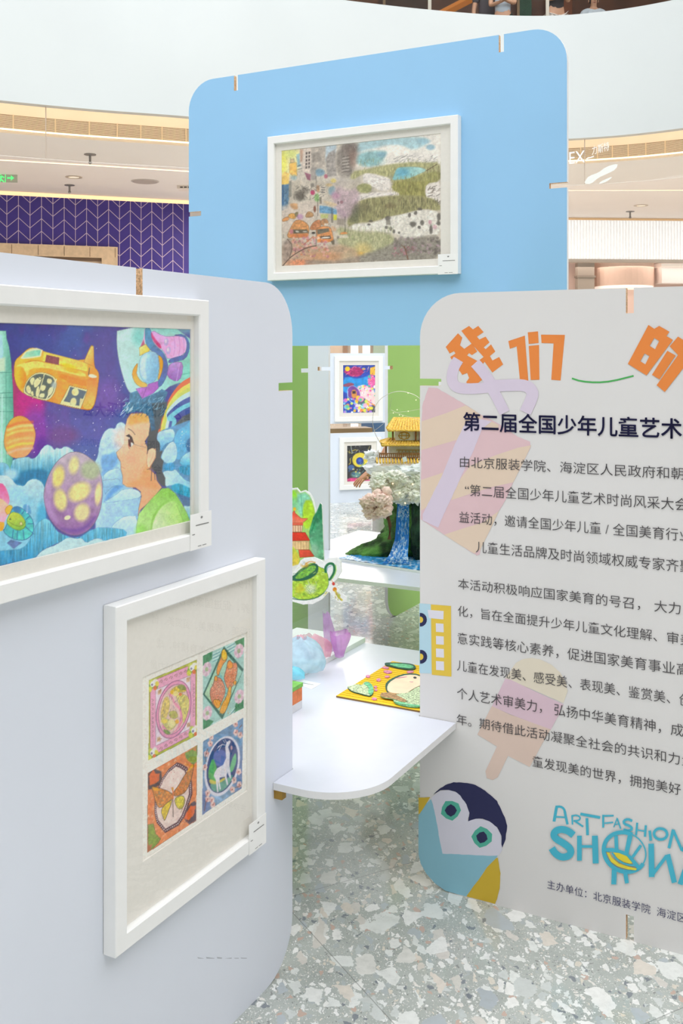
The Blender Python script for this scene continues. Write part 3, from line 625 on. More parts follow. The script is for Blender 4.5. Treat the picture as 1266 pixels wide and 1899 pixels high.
# ================================================================ PICTURE FRAMES
def rect_ring(bm, P, prof, u0, u1, z0, z1, mi=0):
    rings = []
    for inset, w in prof:
        a, b, c, d_ = u0 + inset, u1 - inset, z0 + inset, z1 - inset
        rings.append([bm.verts.new(P.P(*q, w)) for q in ((a, c), (b, c), (b, d_), (a, d_))])
    for q, s in zip(rings, rings[1:]):
        for k in range(4): bm.faces.new((q[k], q[(k + 1) % 4], s[(k + 1) % 4], s[k])).material_index = mi
def flatrect(name, P, u0, u1, z0, z1, w, m, parent):
    return raw(name, [P.P(u0, z0, w), P.P(u1, z0, w), P.P(u1, z1, w), P.P(u0, z1, w)], [(0, 1, 2, 3)], m, parent)
def picture_frame(label, P, u0, u1, z0, z1, mw, dp, win, group, paint=None, step=1., matm=None, card=None, w00=.001):
    """frame > moulding, passepartout (window edges), artwork, glazing, caption card. win: list of (u0,u1,z0,z1) windows"""
    t = thing('picture_frame', label, 'framed picture', P.P((u0 + u1) / 2, z0, w00), group)
    bm = bmesh.new()
    rect_ring(bm, P, [(0, w00), (0, w00 + dp - .002), (.002, w00 + dp), (mw - .003, w00 + dp), (mw, w00 + dp - .003), (mw, w00 + dp * .45), (mw - .004, w00 + dp * .45), (mw - .004, w00)], u0, u1, z0, z1)
    obj('moulding', bm, M_frame, t)
    wm = w00 + dp * .5
    # passepartout: plate with windows
    a, b, c, d_ = u0 + mw - .003, u1 - mw + .003, z0 + mw - .003, z1 - mw + .003
    us = sorted({a, b, *[x for q in win for x in q[:2]]}); zs = sorted({c, d_, *[x for q in win for x in q[2:]]})
    bm = bmesh.new(); vid = {}
    def vv(u, z):
        if (u, z) not in vid: vid[(u, z)] = bm.verts.new(P.P(u, z, wm))
        return vid[(u, z)]
    for i in range(len(us) - 1):
        for j in range(len(zs) - 1):
            mu, mz = (us[i] + us[i + 1]) / 2, (zs[j] + zs[j + 1]) / 2
            if any(q[0] < mu < q[1] and q[2] < mz < q[3] for q in win): continue
            bm.faces.new([vv(us[i], zs[j]), vv(us[i + 1], zs[j]), vv(us[i + 1], zs[j + 1]), vv(us[i], zs[j + 1])])
    for q in win: rect_ring(bm, P, [(0, wm), (.0012, wm - .0025)], *q)
    obj('passepartout', bm, matm or M_mat, t)
    flatrect('glazing', P, a, b, c, d_, wm + .004, M_glass, t)
    if card:
        cu0, cu1, cz0, cz1 = card; cw = w00 + dp + .0015
        bm = bmesh.new(); wbox(bm, P, cu0, cu1, cz0, cz1, cw - .001, cw); k = obj('caption_card', bm, M_card, t)
        cw_, ch = cu1 - cu0, cz1 - cz0
        bm = bmesh.new()
        for (p0, p1, q0, q1) in ((.24, .86, .655, .685), (.08, .2, .42, .445), (.34, .5, .07, .09), (.55, .74, .07, .09)):
            vs = [bm.verts.new(P.P(cu0 + cw_ * x, cz0 + ch * y, cw + .0005)) for x, y in ((p0, q0), (p1, q0), (p1, q1), (p0, q1))]; bm.faces.new(vs)
        vs = [bm.verts.new(P.P(cu0 + cw_ * (.52 + .05 * math.cos(a_ * math.pi / 5)), cz0 + ch * (.87 + .035 * math.sin(a_ * math.pi / 5)), cw + .0005)) for a_ in range(10)]; bm.faces.new(vs)
        obj('printed_lines', bm, M_ink, k)['kind'] = 'stuff'
    return t
def rect_from_px(P, w, pl):
    """pixel outline [(x,y)...] left-top, right-top, right-bottom, left-bottom -> u0,u1,z0,z1 on the plane at depth w"""
    q = [P.off(w).at(*p) for p in pl]
    return ((q[0][0] + q[3][0]) / 2, (q[1][0] + q[2][0]) / 2, (q[2][1] + q[3][1]) / 2, (q[0][1] + q[1][1]) / 2)
DP = .032
# --- left board, lower frame
w_ = DP
ru = rect_from_px(LPp, w_, [(216, 1122), (494.5, 1036), (490.5, 1566), (216, 1774)]); print('lower frame', ru)
# ================================================================ PAINTING TOOLS (colour attribute on a fine grid of the picture's own sheet)
def vnoise(x, y, seed=0):
    rng = np.random.RandomState(seed); g = rng.rand(64, 64)
    xi = np.floor(x).astype(int); yi = np.floor(y).astype(int); fx = x - xi; fy = y - yi
    fx = fx * fx * (3 - 2 * fx); fy = fy * fy * (3 - 2 * fy)
    a = g[xi % 64, yi % 64]; b = g[(xi + 1) % 64, yi % 64]; c = g[xi % 64, (yi + 1) % 64]; d = g[(xi + 1) % 64, (yi + 1) % 64]
    return (a * (1 - fx) + b * fx) * (1 - fy) + (c * (1 - fx) + d * fx) * fy
def fbm(x, y, seed=0, o=3):
    s = 0; k = 1.; n = 0
    for i in range(o): s = s + vnoise(x * 2 ** i + 17 * i, y * 2 ** i + 9 * i, seed + i) * k; n += k; k *= .55
    return s / n
def smooth_pts(p, n=2, closed=True):
    p = np.array(p, float)
    for _ in range(n):
        q = np.roll(p, -1, 0) if closed else p[1:]; a = p if closed else p[:-1]
        m = np.empty((2 * len(a), 2)); m[0::2] = a * .75 + q * .25; m[1::2] = a * .25 + q * .75
        if not closed: m = np.vstack([p[:1], m, p[-1:]])
        p = m
    return p
def col3(c): return np.array(hexc(c) if isinstance(c, str) else c, float)
class Paint:
    def __init__(s, X, Y, base='#ffffff'):
        s.X, s.Y = X.ravel(), Y.ravel(); s.C = np.tile(col3(base), (s.X.size, 1))
    def put(s, idx, al, col):
        al = np.clip(al, 0, 1)[:, None]; s.C[idx] = s.C[idx] * (1 - al) + col * al
    def box(s, x0, x1, y0, y1): return np.nonzero((s.X >= x0) & (s.X <= x1) & (s.Y >= y0) & (s.Y <= y1))[0]
    def colour(s, i, col, col2=None, ax=None, tex=0, ts=6, seed=3, stretch=(1, 1)):
        c = np.tile(col3(col), (len(i), 1)); x, y = s.X[i], s.Y[i]
        if col2 is not None:
            (x0, y0), (x1, y1) = ax; dx, dy = x1 - x0, y1 - y0
            t = np.clip(((x - x0) * dx + (y - y0) * dy) / (dx * dx + dy * dy), 0, 1)
            t = np.clip(t + (fbm(x / ts * stretch[0], y / ts * stretch[1], seed + 40) - .5) * tex * 3, 0, 1)[:, None]; c = c * (1 - t) + col3(col2) * t
        if tex: c = np.clip(c * (1 + (fbm(x / ts * stretch[0], y / ts * stretch[1], seed) - .5)[:, None] * tex * 2), 0, 1)
        return c
    def poly(s, pts, col, a=1., soft=.7, sm=0, col2=None, ax=None, jit=0, js=5, tex=.06, ts=6, seed=3, stretch=(1, 1), line=None, lw=.6, la=.8):
        p = smooth_pts(pts, sm) if sm else np.array(pts, float); m = soft + jit + 1
        i = s.box(p[:, 0].min() - m, p[:, 0].max() + m, p[:, 1].min() - m, p[:, 1].max() + m)
        if not len(i): return s
        x, y = s.X[i].copy(), s.Y[i].copy()
        if jit: x = x + (fbm(s.X[i] / js, s.Y[i] / js, seed + 11) - .5) * 2 * jit; y = y + (fbm(s.X[i] / js, s.Y[i] / js, seed + 12) - .5) * 2 * jit
        ins = np.zeros(len(i), bool); d2 = np.full(len(i), 1e9); q = np.roll(p, -1, 0)
        for (ax_, ay_), (bx_, by_) in zip(p, q):
            if ay_ != by_:
                c = ((ay_ > y) != (by_ > y)); ins ^= c & (x < (bx_ - ax_) * (y - ay_) / (by_ - ay_) + ax_)
            ex, ey = bx_ - ax_, by_ - ay_; L = ex * ex + ey * ey
            if L == 0: continue
            t = np.clip(((x - ax_) * ex + (y - ay_) * ey) / L, 0, 1)
            d2 = np.minimum(d2, (x - ax_ - t * ex) ** 2 + (y - ay_ - t * ey) ** 2)
        d = np.sqrt(d2); sd = np.where(ins, d, -d)
        s.put(i, np.clip(sd / (2 * soft) + .5, 0, 1) * a, s.colour(i, col, col2, ax, tex, ts, seed, stretch))
        if line: s.put(i, np.clip(lw * .5 + .5 - d, 0, 1) * la, col3(line))
        return s
    def line(s, pts, w, col, a=1., sm=0, soft=.5, taper=False):
        p = smooth_pts(pts, sm, False) if sm else np.array(pts, float); m = w + soft + 1
        i = s.box(p[:, 0].min() - m, p[:, 0].max() + m, p[:, 1].min() - m, p[:, 1].max() + m)
        if not len(i): return s
        x, y = s.X[i], s.Y[i]; best = np.full(len(i), 1e9)
        for (ax_, ay_), (bx_, by_) in zip(p[:-1], p[1:]):
            ex, ey = bx_ - ax_, by_ - ay_; L = ex * ex + ey * ey + 1e-9
            t = np.clip(((x - ax_) * ex + (y - ay_) * ey) / L, 0, 1)
            best = np.minimum(best, (x - ax_ - t * ex) ** 2 + (y - ay_ - t * ey) ** 2)
        s.put(i, np.clip((w / 2 - np.sqrt(best)) / (2 * soft) + .5, 0, 1) * a, col3(col)); return s
    def ell(s, cx, cy, rx, ry, col, a=1., soft=.1, rot=0, col2=None, ax=None, tex=.05, ts=6, seed=3, jit=0):
        r = max(rx, ry) * (1 + soft) + 1; i = s.box(cx - r, cx + r, cy - r, cy + r)
        if not len(i): return s
        c_, s_ = math.cos(math.radians(rot)), math.sin(math.radians(rot)); x, y = s.X[i] - cx, s.Y[i] - cy
        k = np.sqrt(((x * c_ + y * s_) / rx) ** 2 + ((-x * s_ + y * c_) / ry) ** 2)
        if jit: k = k + (fbm(s.X[i] / 4, s.Y[i] / 4, seed + 5) - .5) * jit
        s.put(i, np.clip((1 - k) / soft + .5, 0, 1) * a, s.colour(i, col, col2, ax, tex, ts, seed)); return s
    def dots(s, n, x0, x1, y0, y1, r, cols, a=1., seed=0, ry=None, rot=0):
        rng = random.Random(seed)
        for _ in range(n):
            R = rng.uniform(*r); s.ell(rng.uniform(x0, x1), rng.uniform(y0, y1), R, R * (ry or 1), rng.choice(cols), a, .5, rot, tex=0)
        return s
    def strokes(s, n, x0, x1, y0, y1, ln, ang, w, cols, a=1., seed=0, inside=None):
        rng = random.Random(seed)
        for _ in range(n):
            x, y = rng.uniform(x0, x1), rng.uniform(y0, y1)
            if inside and not inside(x, y): continue
            L = rng.uniform(*ln); g = math.radians(rng.uniform(*ang)); s.line([(x, y), (x + L * math.cos(g), y - L * math.sin(g))], w, rng.choice(cols), a)
        return s
    def outside(s, polys, col):
        keep = np.zeros(s.X.size, bool)
        for pts in polys:
            p = np.array(pts, float); ins = np.zeros(s.X.size, bool)
            for (a, b), (c, d) in zip(p, np.roll(p, -1, 0)):
                if b != d: ins ^= ((b > s.Y) != (d > s.Y)) & (s.X < (c - a) * (s.Y - b) / (d - b) + a)
            keep |= ins
        s.C[~keep] = col3(col); return s
    def mul(s, amt, sc, seed, stretch=(1, 1)):
        n = fbm(s.X / sc * stretch[0], s.Y / sc * stretch[1], seed, 4); s.C = np.clip(s.C * (1 + (n - .5)[:, None] * 2 * amt), 0, 1); return s
def Q(o, sc, *v): return [(o[0] + v[k] / sc, o[1] + v[k + 1] / sc) for k in range(0, len(v), 2)]
def in_poly(pts):
    p = np.array(pts, float)
    def f(x, y):
        c = False
        for (a, b), (d, e) in zip(p, np.roll(p, -1, 0)):
            if (b > y) != (e > y) and x < (d - a) * (y - b) / (e - b) + a: c = not c
        return c
    return f
_pm = {}
def paint_mat(name, rough=.55, bump=.0):
    if name in _pm: return _pm[name]
    m = bpy.data.materials.new(name); m.use_nodes = True; nt = m.node_tree; b = nt.nodes['Principled BSDF']
    at = nt.nodes.new('ShaderNodeAttribute'); at.attribute_name = 'pigment'
    n = nt.nodes.new('ShaderNodeTexNoise'); n.inputs['Scale'].default_value = 350; n.inputs['Detail'].default_value = 4
    t = nt.nodes.new('ShaderNodeTexCoord'); nt.links.new(t.outputs['Object'], n.inputs['Vector'])
    mr = nt.nodes.new('ShaderNodeMapRange'); mr.inputs['To Min'].default_value = .93; mr.inputs['To Max'].default_value = 1.07
    nt.links.new(n.outputs[0], mr.inputs[0])
    mx = nt.nodes.new('ShaderNodeVectorMath'); mx.operation = 'SCALE'; nt.links.new(at.outputs['Color'], mx.inputs[0]); nt.links.new(mr.outputs[0], mx.inputs['Scale'])
    nt.links.new(mx.outputs[0], b.inputs['Base Color']); b.inputs['Roughness'].default_value = rough; b.inputs['Specular IOR Level'].default_value = .25
    _pm[name] = m; return m
def set_pigment(me, C):
    at = me.color_attributes.new('pigment', 'FLOAT_COLOR', 'POINT'); c4 = np.ones((len(me.vertices), 4), np.float32); c4[:, :3] = lin(np.clip(C, 0, 1)); at.data.foreach_set('color', c4.ravel())
def sheet(name, P, u0, u1, z0, z1, w, parent, painter, step=1., x_coarse=None, m=None, gain=1.):
    """artwork sheet: grid over the rectangle; `painter` colours it in the frame of the photograph's tracing"""
    pu = lambda u, z: project(np.array(P.P(u, z, w)))
    xa, xb = pu(u0, z0)[0], pu(u1, z0)[0]
    xs = np.arange(xa, xb, step) if x_coarse is None else np.concatenate([np.arange(xa, x_coarse, step * 6), np.arange(max(xa, x_coarse), xb, step)])
    us = np.array([P.off(w).at(x, YH)[0] for x in xs] + [u1]); us[0] = u0
    hpx = max(abs(pu(u1, z1)[1] - pu(u1, z0)[1]), abs(pu(u0, z1)[1] - pu(u0, z0)[1]) if x_coarse is None else 0)
    zs = np.linspace(z0, z1, int(hpx / step) + 2)
    U, Z = np.meshgrid(us, zs, indexing='ij'); q = P.off(w)
    V = np.stack([q.p[0] + q.d[0] * U, q.p[1] + q.d[1] * U, Z], -1).reshape(-1, 3)
    px, py = project(V); pt = Paint(px, py); painter(pt)
    n, k = len(us), len(zs); ii = (np.arange(n - 1)[:, None] * k + np.arange(k - 1)[None]).ravel()
    me = bpy.data.meshes.new(name); Fq = np.stack([ii, ii + k, ii + k + 1, ii + 1], 1)
    me.vertices.add(len(V)); me.vertices.foreach_set('co', V.ravel()); me.loops.add(Fq.size); me.loops.foreach_set('vertex_index', Fq.ravel())
    me.polygons.add(len(Fq)); me.polygons.foreach_set('loop_start', np.arange(0, Fq.size, 4)); me.polygons.foreach_set('loop_total', np.full(len(Fq), 4)); me.update(calc_edges=True)
    set_pigment(me, np.clip(pt.C * gain, 0, 1))
    return link_mesh(name, me, m or paint_mat('watercolour_on_paper'), parent)
# ================================================================ PAINTING 1: space scene with a boy
def paint_space(p):
    A, B, D, G, I, J = (0, 590), (180, 590), (0, 760), (180, 760), (0, 890), (180, 890); k = 6.33
    X, Y = p.X, p.Y
    n = fbm(X / 45, Y / 38, 1, 4); n2 = fbm(X / 20, Y / 30, 5, 4)
    base = col3('#43408f'); p.C = np.tile(base, (X.size, 1))
    p.put(slice(None), np.clip((n - .45) * 4, 0, 1) * .8, col3('#3f5ca0')); p.put(slice(None), np.clip((n2 - .52) * 4, 0, 1) * .7, col3('#6a3f92'))
    p.ell(20, 640, 90, 60, '#2b2c80', .6, .9); p.ell(90, 645, 60, 26, '#3b55a0', .5, .9); p.ell(195, 690, 30, 90, '#5a4a96', .8, .8); p.ell(200, 735, 22, 30, '#7a52a8', .7, .9)
    p.ell(150, 800, 60, 34, '#5b5aa6', .8, .9); p.ell(112, 808, 30, 18, '#7d3f78', .8, .9); p.ell(165, 840, 40, 22, '#5066a8', .7, .9)
    p.ell(30, 740, 26, 60, '#b0306a', .95, .5); p.ell(58, 748, 26, 34, '#c01a86', .95, .7); p.ell(66, 800, 24, 44, '#8c3aa6', .9, .6); p.ell(78, 835, 14, 24, '#5e2796', .9, .6)
    p.poly([(84, 745), (130, 745), (130, 850), (85, 850)], '#6a4a9c', .5, 3)
    p.dots(120, 60, 235, 690, 845, (.3, .9), ['#f3e9ff', '#d9c7f4', '#ffffff'], .9, 4); p.dots(30, 80, 200, 605, 690, (.3, .6), ['#c9d4ff'], .8, 6)
    # pale planet behind the helmeted figure
    p.poly(Q(B, k, 235, 100, 228, 300, 250, 480, 300, 680, 360, 850, 420, 900, 700, 930, 900, 760, 1120, 760, 1120, 100), '#bfe0da', 1, .8, 1, col2='#8ed0c8', ax=((225, 640), (345, 660)), tex=.08, ts=25, line='#8a8f8a')
    p.ell(258, 625, 12, 16, '#6fc4bb', .7, .9); p.ell(345, 680, 30, 40, '#7ccfb8', .6, .9); p.ell(320, 610, 50, 10, '#7fc9bd', .6, .9); p.line(Q(B, k, 980, 665, 1110, 640), 2.2, '#4fb79e', .6)
    # rocket at the left edge
    p.poly(Q(A, k, -700, 120, 70, 150, 78, 240, 105, 330, 130, 500, 150, 800, 160, 1200, 155, 1500, 150, 1800, -700, 1800), '#9ed9c6', 1, .8, 0, col2='#4fa38c', ax=((2, 700), (25, 700)), tex=.1, ts=14, line='#3d7f70')
    p.poly(Q(A, k, -100, 200, 20, 200, 40, 400, 20, 500, -100, 480), '#a6d3e6', .9, 1.5); p.poly(Q(A, k, -50, 480, 60, 460, 60, 620, -50, 630), '#cfe3c4', .9, 2)
    for y in (640, 880, 935, 1100): p.line(Q(A, k, -80, y, 150, y - 5), .9, '#2f7a68', .8)
    p.line(Q(A, k, 70, 640, 75, 1700), 1.4, '#3f9a80', .6); p.line(Q(A, k, 25, 900, 20, 1800), 3, '#c4efe0', .6)
    # yellow orange planet
    p.poly(Q(D, k, 50, 300, 80, 180, 150, 90, 240, 65, 320, 95, 385, 170, 420, 260, 410, 380, 360, 500, 290, 560, 170, 575, 90, 520, 45, 420), '#f7a23a', 1, .7, 2, col2='#f3a06c', ax=((15, 780), (60, 840)), tex=.1, ts=10, line='#7a4a30')
    for y0, c, a in ((150, '#f2683a', .7), (190, '#ffd98a', .9), (245, '#ffe07a', .7), (285, '#ef8f5a', .7), (340, '#ffcb7a', .7), (400, '#ffd850', .8), (460, '#f6c0a0', .8)): p.line(Q(D, k, 90, y0 + 50, 220, y0, 380, y0 - 8), 4, c, a, 2, 2.2)
    # orange spaceship
    H1 = Q(A, k, 165, 560, 180, 490, 260, 420, 330, 355, 400, 345, 490, 370, 520, 395, 700, 440, 985, 510, 1030, 400, 1065, 320, 1095, 320, 1100, 430, 1108, 575, 1150, 620, 1165, 680, 1150, 800, 1130, 940, 1100, 1040, 1055, 1085, 960, 1070, 860, 1055, 690, 1010, 560, 975, 430, 950, 280, 890, 205, 820, 165, 700)
    p.poly(H1, '#f6b73a', 1, .7, 1, col2='#ef8a2c', ax=((60, 650), (150, 760)), tex=.14, ts=10, line='#7d5526')
    p.poly(Q(A, k, 175, 560, 300, 520, 420, 500, 520, 520, 690, 560, 1000, 640, 1010, 700, 700, 620, 520, 580, 340, 590, 330, 690, 260, 620), '#ffd766', .9, 1.2, 1, tex=.12)
    p.poly(Q(A, k, 190, 570, 260, 560, 320, 680, 270, 850, 200, 790, 175, 680), '#f0791e', .9, 1.2, 1, col2='#f7c22e', ax=((50, 690), (32, 690)))
    p.poly(Q(A, k, 690, 690, 720, 650, 1010, 740, 1015, 800, 820, 760), '#ef8526', .9, .8); p.poly(Q(A, k, 510, 390, 1030, 530, 1025, 640, 900, 610, 690, 560, 500, 510), '#ffd75a', .85, 1.2, 0, tex=.15)
    p.line(Q(A, k, 300, 520, 420, 490, 540, 520, 700, 545, 900, 605, 1020, 630), 1.6, '#b8741a', .6, 2); p.ell(127, 679, 14, 4, '#f3c400', .8, .7, 14); p.ell(133, 687, 16, 3.5, '#e7a100', .7, .7, 14)
    p.poly(Q(A, k, 1030, 690, 1150, 690, 1130, 880, 1090, 1060, 1000, 1070, 960, 1030, 1010, 870), '#ef7e36', .9, 1, 1, col2='#f7c05a', ax=((165, 700), (165, 745)))
    p.poly(Q(A, k, 985, 515, 1030, 410, 1070, 325, 1098, 330, 1105, 570, 1050, 545), '#f9c465', 1, .8, 0, col2='#ef9330', ax=((160, 660), (176, 670)), line='#8a6434')
    p.poly(Q(A, k, 1035, 660, 1090, 655, 1150, 690, 1100, 705, 1040, 690), '#f4f1c8', 1, .8, 1); p.line(Q(A, k, 1050, 585, 1040, 670), 1.6, '#5a5a50', .8)
    p.poly(Q(A, k, 240, 470, 290, 400, 360, 360, 430, 350, 500, 375, 480, 450, 380, 470, 270, 480), '#f3e6b0', 1, .8, 0); p.poly(Q(A, k, 262, 470, 310, 400, 400, 378, 478, 372, 468, 440, 360, 455), '#a9dcb2', 1, .8, 0, col2='#78c8b0', ax=((45, 660), (75, 650)))
    p.poly(Q(A, k, 545, 430, 695, 462, 690, 550, 528, 515), '#8a4650', 1, .6, tex=.1); p.dots(4, 88, 95, 662, 668, (.4, .7), ['#caa06a'], .8, 3)
    # cut-away engine room
    p.poly(Q(A, k, 275, 830, 320, 720, 400, 650, 480, 635, 560, 650, 640, 690, 665, 740, 655, 840, 610, 930, 550, 970, 430, 945, 280, 890), '#e7dba0', 1, .8, 1, line='#5d5a40')
    p.poly(Q(A, k, 290, 820, 330, 730, 400, 665, 480, 650, 560, 668, 640, 710, 640, 830, 600, 910, 545, 955, 430, 930, 300, 880), '#5a6660', 1, .8, 1)
    for q in ((300, 800, 350, 780, 380, 900, 310, 880), (340, 720, 400, 680, 420, 760, 370, 800), (390, 740, 450, 690, 500, 700, 460, 790, 400, 830), (430, 800, 470, 800, 450, 930, 410, 920), (480, 780, 550, 790, 520, 860, 470, 850), (555, 700, 620, 720, 600, 780, 545, 760), (560, 830, 640, 780, 620, 880, 560, 930), (360, 860, 390, 850, 400, 920, 365, 915), (470, 880, 530, 880, 520, 940, 450, 930)):
        p.poly(Q(A, k, *q), '#e2dba2', 1, .8, 1, tex=.1, line='#3f4a42')
    p.line(Q(A, k, 520, 660, 440, 940), 1.8, '#dcd7a0'); p.line(Q(A, k, 660, 720, 540, 960), 2.2, '#efe6b4'); p.ell(100, 714, 5, 6, '#a3b3b0', .8, .8); p.line(Q(A, k, 430, 680, 470, 720, 510, 690), 1, '#3f4a42')
    p.poly(Q(A, k, 815, 790, 1025, 840, 990, 950, 945, 1065, 700, 1010, 760, 900), '#efe0a0', 1, .8, 0, line='#5d4a20'); p.poly(Q(A, k, 825, 805, 1015, 860, 935, 1030, 730, 1000, 790, 900), '#5b6b78', 1, .7, 0)
    p.ell(139.5, 727, 6.5, 7, '#eedf9c', 1, .15); p.poly(Q(A, k, 830, 950, 870, 930, 900, 960, 890, 1030, 820, 1015), '#e9dc9c', 1, .8, 1); p.poly(Q(A, k, 720, 970, 820, 990, 830, 1020, 720, 1005), '#e9dc9c', 1, .6); p.poly(Q(A, k, 940, 940, 985, 950, 950, 1040, 930, 1030), '#e9dc9c', .9, .8); p.ell(136, 728, 3, 3.5, '#d3c06a', .5, .5)
    # clouds, back to front, pale tops and blue-green undersides
    def cloud(pts, top='#bfe2ea', bot='#2d97c2', ax=((0, 0), (0, 10)), st=(1.6, .25), tex=.12, seed=3, line='#2f6f9a', la=.5, sm=1): p.poly(pts, top, 1, .8, sm, col2=bot, ax=ax, tex=tex, ts=7, stretch=st, seed=seed, line=line, la=la, jit=.5)
    cloud(Q(D, k, 130, 600, 200, 570, 330, 545, 365, 580, 430, 555, 480, 470, 540, 405, 600, 420, 640, 475, 660, 440, 710, 460, 760, 425, 830, 450, 900, 520, 900, 900, 500, 1000, 300, 960, 120, 880), '#bfe6e6', '#1a7fae', ((70, 835), (70, 893)), (2.2, .2), .16)
    p.poly(Q(D, k, 170, 760, 330, 700, 560, 690, 540, 860, 480, 830, 400, 800, 330, 830, 290, 900, 200, 890, 160, 820), '#12719f', .8, 3, 1, tex=.2, ts=5, stretch=(2, .3))
    cloud(Q(D, k, -700, 560, 30, 620, 80, 630, 120, 690, 170, 830, 100, 900, -700, 900), '#8fc6d8', '#2b86ae', ((0, 855), (0, 890)))
    cloud(Q(D, k, -700, 760, 60, 760, 130, 800, 190, 880, 230, 885, 280, 900, 330, 830, 400, 805, 470, 830, 520, 890, 530, 1000, 540, 1400, 400, 1700, -700, 1700), '#bcd7dc', '#7fc1d8', ((40, 890), (70, 960)), (1, 1), .08)
    p.ell(30, 915, 18, 14, '#8cc8e4', .7, .8); p.ell(52, 930, 12, 10, '#7fc3dc', .6, .8); p.ell(78, 962, 10, 30, '#2f9cc6', .7, .7); p.ell(20, 880, 14, 10, '#cfe9f0', .7, .8)
    cloud(Q(G, k, -60, 700, 15, 520, 20, 430, 50, 320, 100, 240, 160, 210, 215, 225, 225, 170, 270, 140, 330, 160, 420, 300, 420, 700, 420, 1300, -200, 1300), '#c4e4ee', '#93c2e4', ((190, 800), (225, 900)), (1, 1), .1)
    for q, c in (((40, 540, 130, 520, 220, 480, 260, 600, 200, 690, 60, 740), '#5f9ad4'), ((80, 1060, 200, 880, 300, 840, 320, 900, 220, 960, 130, 1060), '#4f8fd0'), ((20, 740, 110, 690, 200, 690, 140, 740, 60, 790), '#6fa6da'), ((200, 380, 280, 360, 270, 430, 200, 450), '#8ab8e6'), ((240, 1220, 300, 1130, 480, 1080, 500, 1160, 330, 1230), '#5b96d4'), ((330, 1010, 440, 1040, 510, 1010, 500, 1080, 400, 1130, 350, 1080), '#6ba3dc')): p.poly(Q(G, k, *q), c, .75, 2.5, 1, tex=.15, ts=8)
    cloud(Q(G, k, 60, 790, 120, 720, 200, 690, 270, 680, 330, 900, 200, 880, 120, 960, 90, 1000), '#c3e2ea', '#7db4dd', ((195, 870), (215, 910)), (1, 1), .08)
    p.line(Q(G, k, 70, 830, 130, 815, 180, 825, 230, 800, 270, 830), .7, '#6f8a96', .7, 1); p.line(Q(G, k, 200, 1030, 260, 1000, 330, 1010, 380, 980, 440, 990), .7, '#6f8a96', .7, 1)
    p.poly(Q(J, k, -20, 330, 120, 240, 520, 200, 500, 420, 440, 720, 160, 760, -20, 700), '#a9d0e8', 1, 1.5, 0, col2='#86b8e0', ax=((200, 950), (240, 990)), tex=.1)
    cloud(Q(J, k, 60, 270, 150, 220, 240, 160, 300, 110, 420, 100, 510, 140, 520, 200, 420, 230, 330, 240, 200, 260), '#c9e2ea', '#a8d0e6', ((220, 905), (220, 930)), (1, 1), .05)
    cloud(Q(J, k, 160, 560, 210, 500, 290, 440, 360, 420, 480, 420, 450, 700, 150, 720, 200, 600), '#c6e2ea', '#9fcae4', ((230, 960), (230, 1000)), (1, 1), .06)
    # bottom cloud bands
    p.poly(Q(I, k, 400, 560, 480, 470, 560, 445, 640, 560, 690, 620, 900, 700, 1100, 560, 1300, 560, 1500, 590, 1460, 700, 1340, 690, 1230, 720, 1180, 680, 1100, 690, 1020, 745, 960, 690, 840, 680, 700, 730, 500, 820, 420, 900, 390, 950, 250, 985, 200, 960, 100, 980, -700, 1200, -700, 850, 200, 830, 330, 760), '#79c1d4', 1, 1, 1, col2='#1d86b4', ax=((70, 960), (74, 1045)), tex=.25, ts=5, stretch=(2.4, .2), line='#2b6c98', la=.4)
    cloud(Q(I, k, 390, 960, 430, 890, 520, 810, 640, 770, 720, 720, 800, 670, 900, 690, 960, 680, 1010, 745, 1080, 700, 1160, 680, 1230, 720, 1320, 680, 1340, 720, 1500, 700, 1500, 900, 390, 1100), '#b4d6da', '#c4e0e2', ((0, 1000), (0, 1040)), (1, 1), .05)
    cloud(Q(I, k, -700, 1300, 60, 1030, 130, 980, 210, 965, 250, 990, 400, 950, 400, 1300), '#b7dce2', '#a5d3e0', ((0, 1000), (0, 1040)), (1, 1), .05)
    # spotted egg planet
    E = Q(D, k, 510, 1050, 525, 890, 590, 720, 680, 590, 790, 510, 880, 488, 980, 510, 1090, 590, 1150, 670, 1195, 800, 1207, 950, 1190, 1120, 1150, 1260, 1080, 1380, 970, 1460, 860, 1480, 740, 1440, 640, 1360, 560, 1240)
    p.poly(E, '#b9a7b4', 1, .8, 2, col2='#8f5f9c', ax=((140, 860), (120, 985)), tex=.12, ts=9, line='#6b5f6a', la=.9, lw=.9)
    for cx, cy, rx, ry, c, r, s_ in ((168, 872, 18, 17, '#a9b48e', 0, .5), (137, 863, 9, 16, '#ddd48e', 8, .6), (108, 884, 11, 20, '#e3d374', 10, .5), (147, 912, 22, 16, '#e3d888', -35, .45), (112, 927, 12, 20, '#ddd283', -8, .45), (152, 950, 14, 17, '#dfd394', 20, .45), (182, 916, 6, 20, '#e6d590', 5, .5), (125, 960, 6, 4, '#f2e2b0', -20, .3)): p.ell(cx, cy, rx, ry, c, .95, s_, r, tex=.08)
    p.ell(148, 905, 10, 6, '#ecd78a', .8, .8); p.poly(Q(I, k, 700, 560, 860, 580, 1000, 545, 1110, 420, 1130, 440, 1010, 590, 860, 625, 740, 590), '#6a3f9c', .75, 3, 1); p.poly(Q(D, k, 520, 1080, 545, 880, 600, 760, 620, 800, 590, 950, 600, 1150, 700, 1330, 650, 1340, 560, 1220), '#b48fc0', .6, 3, 1)
